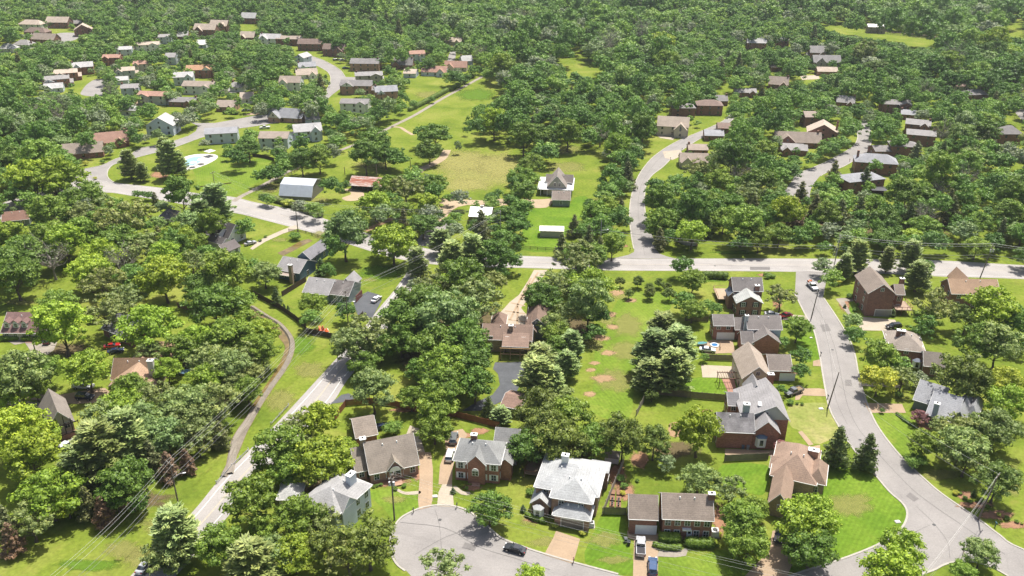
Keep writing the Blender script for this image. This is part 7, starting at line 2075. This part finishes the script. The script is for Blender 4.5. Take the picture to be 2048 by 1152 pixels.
# area of the hand-placed wood on the left stays open to small filling trees
rng = np.random.default_rng(11)
cell = 12.0
grid = {}
def put(x, y, r): grid.setdefault((int(x // cell), int(y // cell)), []).append((x, y, r))
def near(x, y, r, f):
    a, b = int(x // cell), int(y // cell)
    for i in range(a - 2, a + 3):
        for j in range(b - 2, b + 3):
            for (X, Y, Rr) in grid.get((i, j), ()):
                if (X - x) ** 2 + (Y - y) ** 2 < (f * (r + Rr)) ** 2: return True
    return False
for t in TREES: put(t[1], t[2], t[3])
angs = [(math.cos(a) * q, math.sin(a) * q) for q in (.35, .8, 1.0) for a in np.linspace(0, 2 * math.pi, 10, endpoint=False)]
def covered(x, y, r, kind, st):
    px, py, s = proj((x, y, CROWN_C[kind] * r * st))
    hw, hh = r * s, r * s * (CROWN_H[kind] * st * .95)
    n = 0; tot = 0
    for a, b in angs:
        X, Y = int((px + a * hw) / 2), int((py + b * hh) / 2)
        tot += 1
        if 0 <= X < MW and 0 <= Y < MH and mask[Y, X]: n += 1
    return n / tot
HB = np.array([(min(p[0] for p in q), min(p[1] for p in q), max(p[0] for p in q), max(p[1] for p in q)) for q in KEEP], float)
def hides_house(x, y, r, kind, st):
    px, py, s = proj((x, y, CROWN_C[kind] * r * st))
    hw, hh = r * s * .95, r * s * CROWN_H[kind] * st * .95
    ox = np.minimum(HB[:, 2], px + hw) - np.maximum(HB[:, 0], px - hw); oy = np.minimum(HB[:, 3], py + hh) - np.maximum(HB[:, 1], py - hh)
    ov = np.clip(ox, 0, None) * np.clip(oy, 0, None) / ((HB[:, 2] - HB[:, 0]) * (HB[:, 3] - HB[:, 1]))
    return ov
ESTATE = [[(0, 25), (480, 20), (960, 90), (960, 150), (790, 250), (640, 300), (300, 300), (130, 330), (60, 260), (0, 200)], [(1340, 60), (1720, 60), (1720, 160), (1900, 190), (1880, 300), (1790, 400), (1540, 330), (1330, 330)]]
def inpoly(px, py):
    for p in ESTATE:
        c = False
        for (xa, ya), (xb, yb) in zip(p, p[1:] + p[:1]):
            if (ya > py) != (yb > py) and px < (xb - xa) * (py - ya) / (yb - ya) + xa: c = not c
        if c: return True
    return False
HACC = np.zeros(len(HB))
cand = []
y = P(1024, 560).y
while y < P(1024, -38).y:
    pxs = FPX / (y * CT + CAMH * ST)
    half = 1024 / pxs * 1.06 + 12
    x = -half
    while x < half:
        cand.append((x + rng.uniform(-3.4, 3.4), y + rng.uniform(-3.4, 3.4)))
        x += 7.0
    y += 7.0
order = rng.permutation(len(cand))
base_n = len(TREES)
for oi in order:
    x, y = cand[oi]
    px, py, s = proj((x, y, 0))
    code = rng.choice(list("ooooddddlllwgtttcbs"), p=None)
    zone = math.sin(x * .013 + 1.3) * math.sin(y * .011 + x * .004)
    if zone > .45 and rng.random() < .35: code = rng.choice(list("wgb"))
    if zone < -.5 and rng.random() < .35: code = 'd'
    if code in "yb" and rng.random() < .75: code = 'o'
    if code == 's' and rng.random() < .5: code = 'd'
    kind = TK[code][0]
    r0 = rng.uniform(4.6, 8.0) if kind not in ("cone",) else rng.uniform(2.6, 3.6)
    r0 *= 1 + .42 * min(1, max(0, (240 - py) / 130))
    if kind == "tall": r0 *= .85
    st = rng.uniform(.8, 1.4)
    bx_, by_ = int(px / 2), int(py / 2)
    if 0 <= bx_ < MW and 0 <= by_ < MH and roadm[by_, bx_]: continue
    est = inpoly(px, py)
    if est: r0 = min(r0, 5.6)
    for f in (1.0, .65, .45):
        r = r0 * f
        if near(x, y, r, .55 if est else (.60 if py > 200 else .54)): continue
        ov = hides_house(x, y, r, kind, st)
        if (HACC + ov > .22)[ov > .01].any(): continue
        cv = covered(x, y, r, kind, st)
        if cv <= .055:
            TREES.append((code, x, y, r, st)); put(x, y, r); HACC += ov; break
print("trees", base_n, len(TREES))

# ---- individuals and the mass
cnt = {}
def app(t):   # apparent size
    px, py, s = proj((t[1], t[2], 0)); return t[3] * s
idx = list(range(len(TREES)))
idx.sort(key=lambda i: -app(TREES[i]))
LIM = {"broadleaf_tree": 296, "round_bush": 120, "cedar_tree": 70, "spruce_tree": 60, "bare_tree": 50, "pine_tree": 90}
single, mass = [], []
for i in idx:
    t = TREES[i]; nm = TK[t[0]][1]
    px, py, s = proj((t[1], t[2], 0))
    vis = -60 < px < 2108 and py > -20
    if vis and cnt.get(nm, 0) < LIM.get(nm, 60) and (i < base_n or app(t) > 11):
        cnt[nm] = cnt.get(nm, 0) + 1; single.append(i)
    else: mass.append(i)
print("single", len(single), "mass", len(mass), cnt)

ORD = ["nearest", "second nearest", "third nearest", "fourth nearest", "fifth nearest", "sixth nearest", "seventh nearest", "eighth nearest", "ninth nearest", "tenth nearest",
       "eleventh nearest", "twelfth nearest", "thirteenth nearest", "fourteenth nearest", "fifteenth nearest", "sixteenth nearest", "seventeenth nearest", "eighteenth nearest", "nineteenth nearest", "twentieth nearest"]
LMARKS += [("the cul-de-sac", P(900, 1080).x, P(900, 1080).y), ("the bare soil circles", P(1215, 700).x, P(1215, 700).y), ("the hay field", P(960, 340).x, P(960, 340).y), ("the creek", P(560, 740).x, P(560, 740).y),
           ("the roadside guardrail", P(505, 900).x, P(505, 900).y), ("the grassy power-line verge", P(250, 1080).x, P(250, 1080).y), ("the street junction", P(1860, 1080).x, P(1860, 1080).y), ("the road fork", P(850, 500).x, P(850, 500).y),
           ("the north junction", P(1290, 520).x, P(1290, 520).y), ("the swimming pool", P(390, 322).x, P(390, 322).y)]
def side(dx, dy):
    a = math.degrees(math.atan2(dy, dx)) % 360
    return ["right of", "behind and right of", "behind", "behind and left of", "left of", "in front and left of", "in front of", "in front and right of"][int(((a + 22.5) % 360) // 45)]
keyed = {}
for i in single:
    code, x, y, r, st = TREES[i]
    best = sorted(LMARKS, key=lambda L: (L[1] - x) ** 2 + (L[2] - y) ** 2)[0]
    k = (TK[code][3], side(x - best[1], y - best[2]), best[0])
    keyed.setdefault(k, []).append((math.hypot(x - best[1], y - best[2]), i))
labels = {}
for (wording, sd, nk), L in keyed.items():
    L.sort()
    nk2 = nk if nk.startswith("the ") else "the " + nk
    for q, (_, i) in enumerate(L):
        lab = f"{wording} {sd} {nk2}" if len(L) == 1 else f"{wording} {ORD[min(q, 19)].replace(' nearest', '-nearest')} {sd} {nk2}"
        labels[i] = lab.replace("two-storey ", "") if len(lab.split()) > 16 else lab
GROUPS = {"broadleaf_tree": "broadleaf trees across the valley", "round_bush": "bushes in the gardens", "pine_tree": "pines", "spruce_tree": "conical conifers", "cedar_tree": "cedars", "magnolia_tree": "magnolias", "bare_tree": "half bare trees", "maple_tree": "dark red maples"}
rr = random.Random(3)
def jit(c, k=.16):
    b = 1 + rr.uniform(-k, k); h_ = rr.uniform(-.09, .09)
    return (c[0] * b * (1 + h_), c[1] * b, c[2] * b * (1 - h_), 1)
for i in single:
    code, x, y, r, st = TREES[i]
    kind, nm, cat, wording, col = TK[code]
    crown, trunk = VAR[kind][rr.randrange(len(VAR[kind]))]
    root = empty(nm, (x, y, 0), rr.uniform(0, 6.28), labels[i], cat, GROUPS.get(nm, nm))
    root.scale = (r, r, r * st)
    c = bpy.data.objects.new("crown", crown); link(c, root); c.color = jit(col)
    link(bpy.data.objects.new("stems" if kind == "shrub" else "trunk", trunk), root)

# far woods: one mass
FARLEAF = leaf_mat("woodland_leaves", None, .2, True, [(0.0, (0.094, 0.184, 0.034)), (.3, (0.142, 0.258, 0.049)), (.55, (0.186, 0.312, 0.059)), (.75, (0.256, 0.379, 0.066)), (.88, (0.227, 0.312, 0.124)), (1.0, (0.268, 0.307, 0.196))])
def lod_set(seed, n, dens, size, coref):
    rg = np.random.default_rng(seed)
    out = []
    for k in range(n):
        tall = k % 3 == 2
        C, R = lobes_mixed(rg, 1.75 if tall else 1.2, 11 if seed == 41 else 13, 16 if seed == 41 else 5)
        Q, V = leaves_on_lobes(rg, C, R, dens, size, vs=.10)
        bm = bmesh.new(); bmesh.ops.create_icosphere(bm, subdivisions=1, radius=1.0)
        iv = np.array([v.co[:] for v in bm.verts]); iff = np.array([[v.index for v in f.verts] for f in bm.faces]); bm.free()
        cv = np.concatenate([C[j] + iv * R[j] * .64 for j in range(len(C))]); cf = np.concatenate([iff + j * len(iv) for j in range(len(C))])
        m_ = Q.mean(1); s_ = 1 / np.percentile(np.hypot(m_[:, 0], m_[:, 1]), 97)
        out.append((Q * s_, V, cv * s_, cf))
    return out
LOD1 = lod_set(41, 8, 50, .088, 1)
LOD2 = lod_set(42, 8, 46, .088, 1)
TIN = {'d': .08, 'o': .42, 't': .38, 'l': .72, 'y': .78, 'w': .88, 'g': .86, 'c': .9, 's': .02, 'b': .97, 'r': .95, 'm': .1, 'p': .8, 'P': .3, 'u': .4, 'v': .75, 'R': .9}
QS, VS, CV, CF, TQ, TC = [], [], [], [], [], []
off = 0
rg = np.random.default_rng(77)
for i in mass:
    code, x, y, r, st = TREES[i]
    px, py, s = proj((x, y, 0))
    L = LOD1 if py > 105 else LOD2
    kind = TK[code][0]
    pool = [k for k in range(8) if (k % 3 == 2) == (kind == "tall")]
    Q, V, cv, cf = L[pool[rg.integers(len(pool))]]
    a = rg.uniform(0, 6.283); ca, sa = math.cos(a), math.sin(a)
    Rm = np.array([[ca, -sa, 0], [sa, ca, 0], [0, 0, 1]]) * np.array([r, r, r * st * (1.5 if kind == "cone" else 1)])
    Rm = (np.array([[ca, -sa, 0], [sa, ca, 0], [0, 0, 1]]) @ np.diag([r, r, r * st * (1.4 if kind == "cone" else 1)]))
    o3 = np.array([x, y, 0])
    QS.append(Q @ Rm.T + o3); VS.append(V)
    CV.append(cv @ Rm.T + o3); CF.append(cf + off); off += len(cv)
    tv = float(np.clip(TIN.get(code, .4) + rg.normal(scale=.14), 0, 1))
    TQ.append(np.full(len(Q), tv)); TC.append(np.full(len(cf), tv))
if QS:
    me = quads_to_mesh("woodland", np.concatenate(QS), np.concatenate(VS), FARLEAF, (np.concatenate(CV), np.concatenate(CF)), (np.concatenate(TQ), np.concatenate(TC)))
    wl = link(bpy.data.objects.new("woodland", me))
    tag(wl, "dense green woodland canopy filling the far ground and gaps between gardens", "woodland", None, "stuff")
    print("woodland faces", len(me.polygons))

# ---------------------------------------------------------------- air
bm = bmesh.new(); box(bm, -gx - 50, gx + 50, -650, gy + 50, -1.0, CAMH + 12)
hz, nt, b = newmat("haze")
nt.nodes.remove(b)
pv = N(nt, "ShaderNodeVolumePrincipled")
pv.inputs["Color"].default_value = (.88, .94, 1.0, 1)
pv.inputs["Density"].default_value = 0.00007
pv.inputs["Anisotropy"].default_value = 0.2
nt.links.new(pv.outputs[0], nt.nodes["Material Output"].inputs["Volume"])
ho = bm_obj("haze", bm, hz)
tag(ho, "faint pale summer haze thickening towards the far woods", "haze", None, "stuff")
SC.cycles.volume_bounces = 0
SC.cycles.volume_step_rate = 10
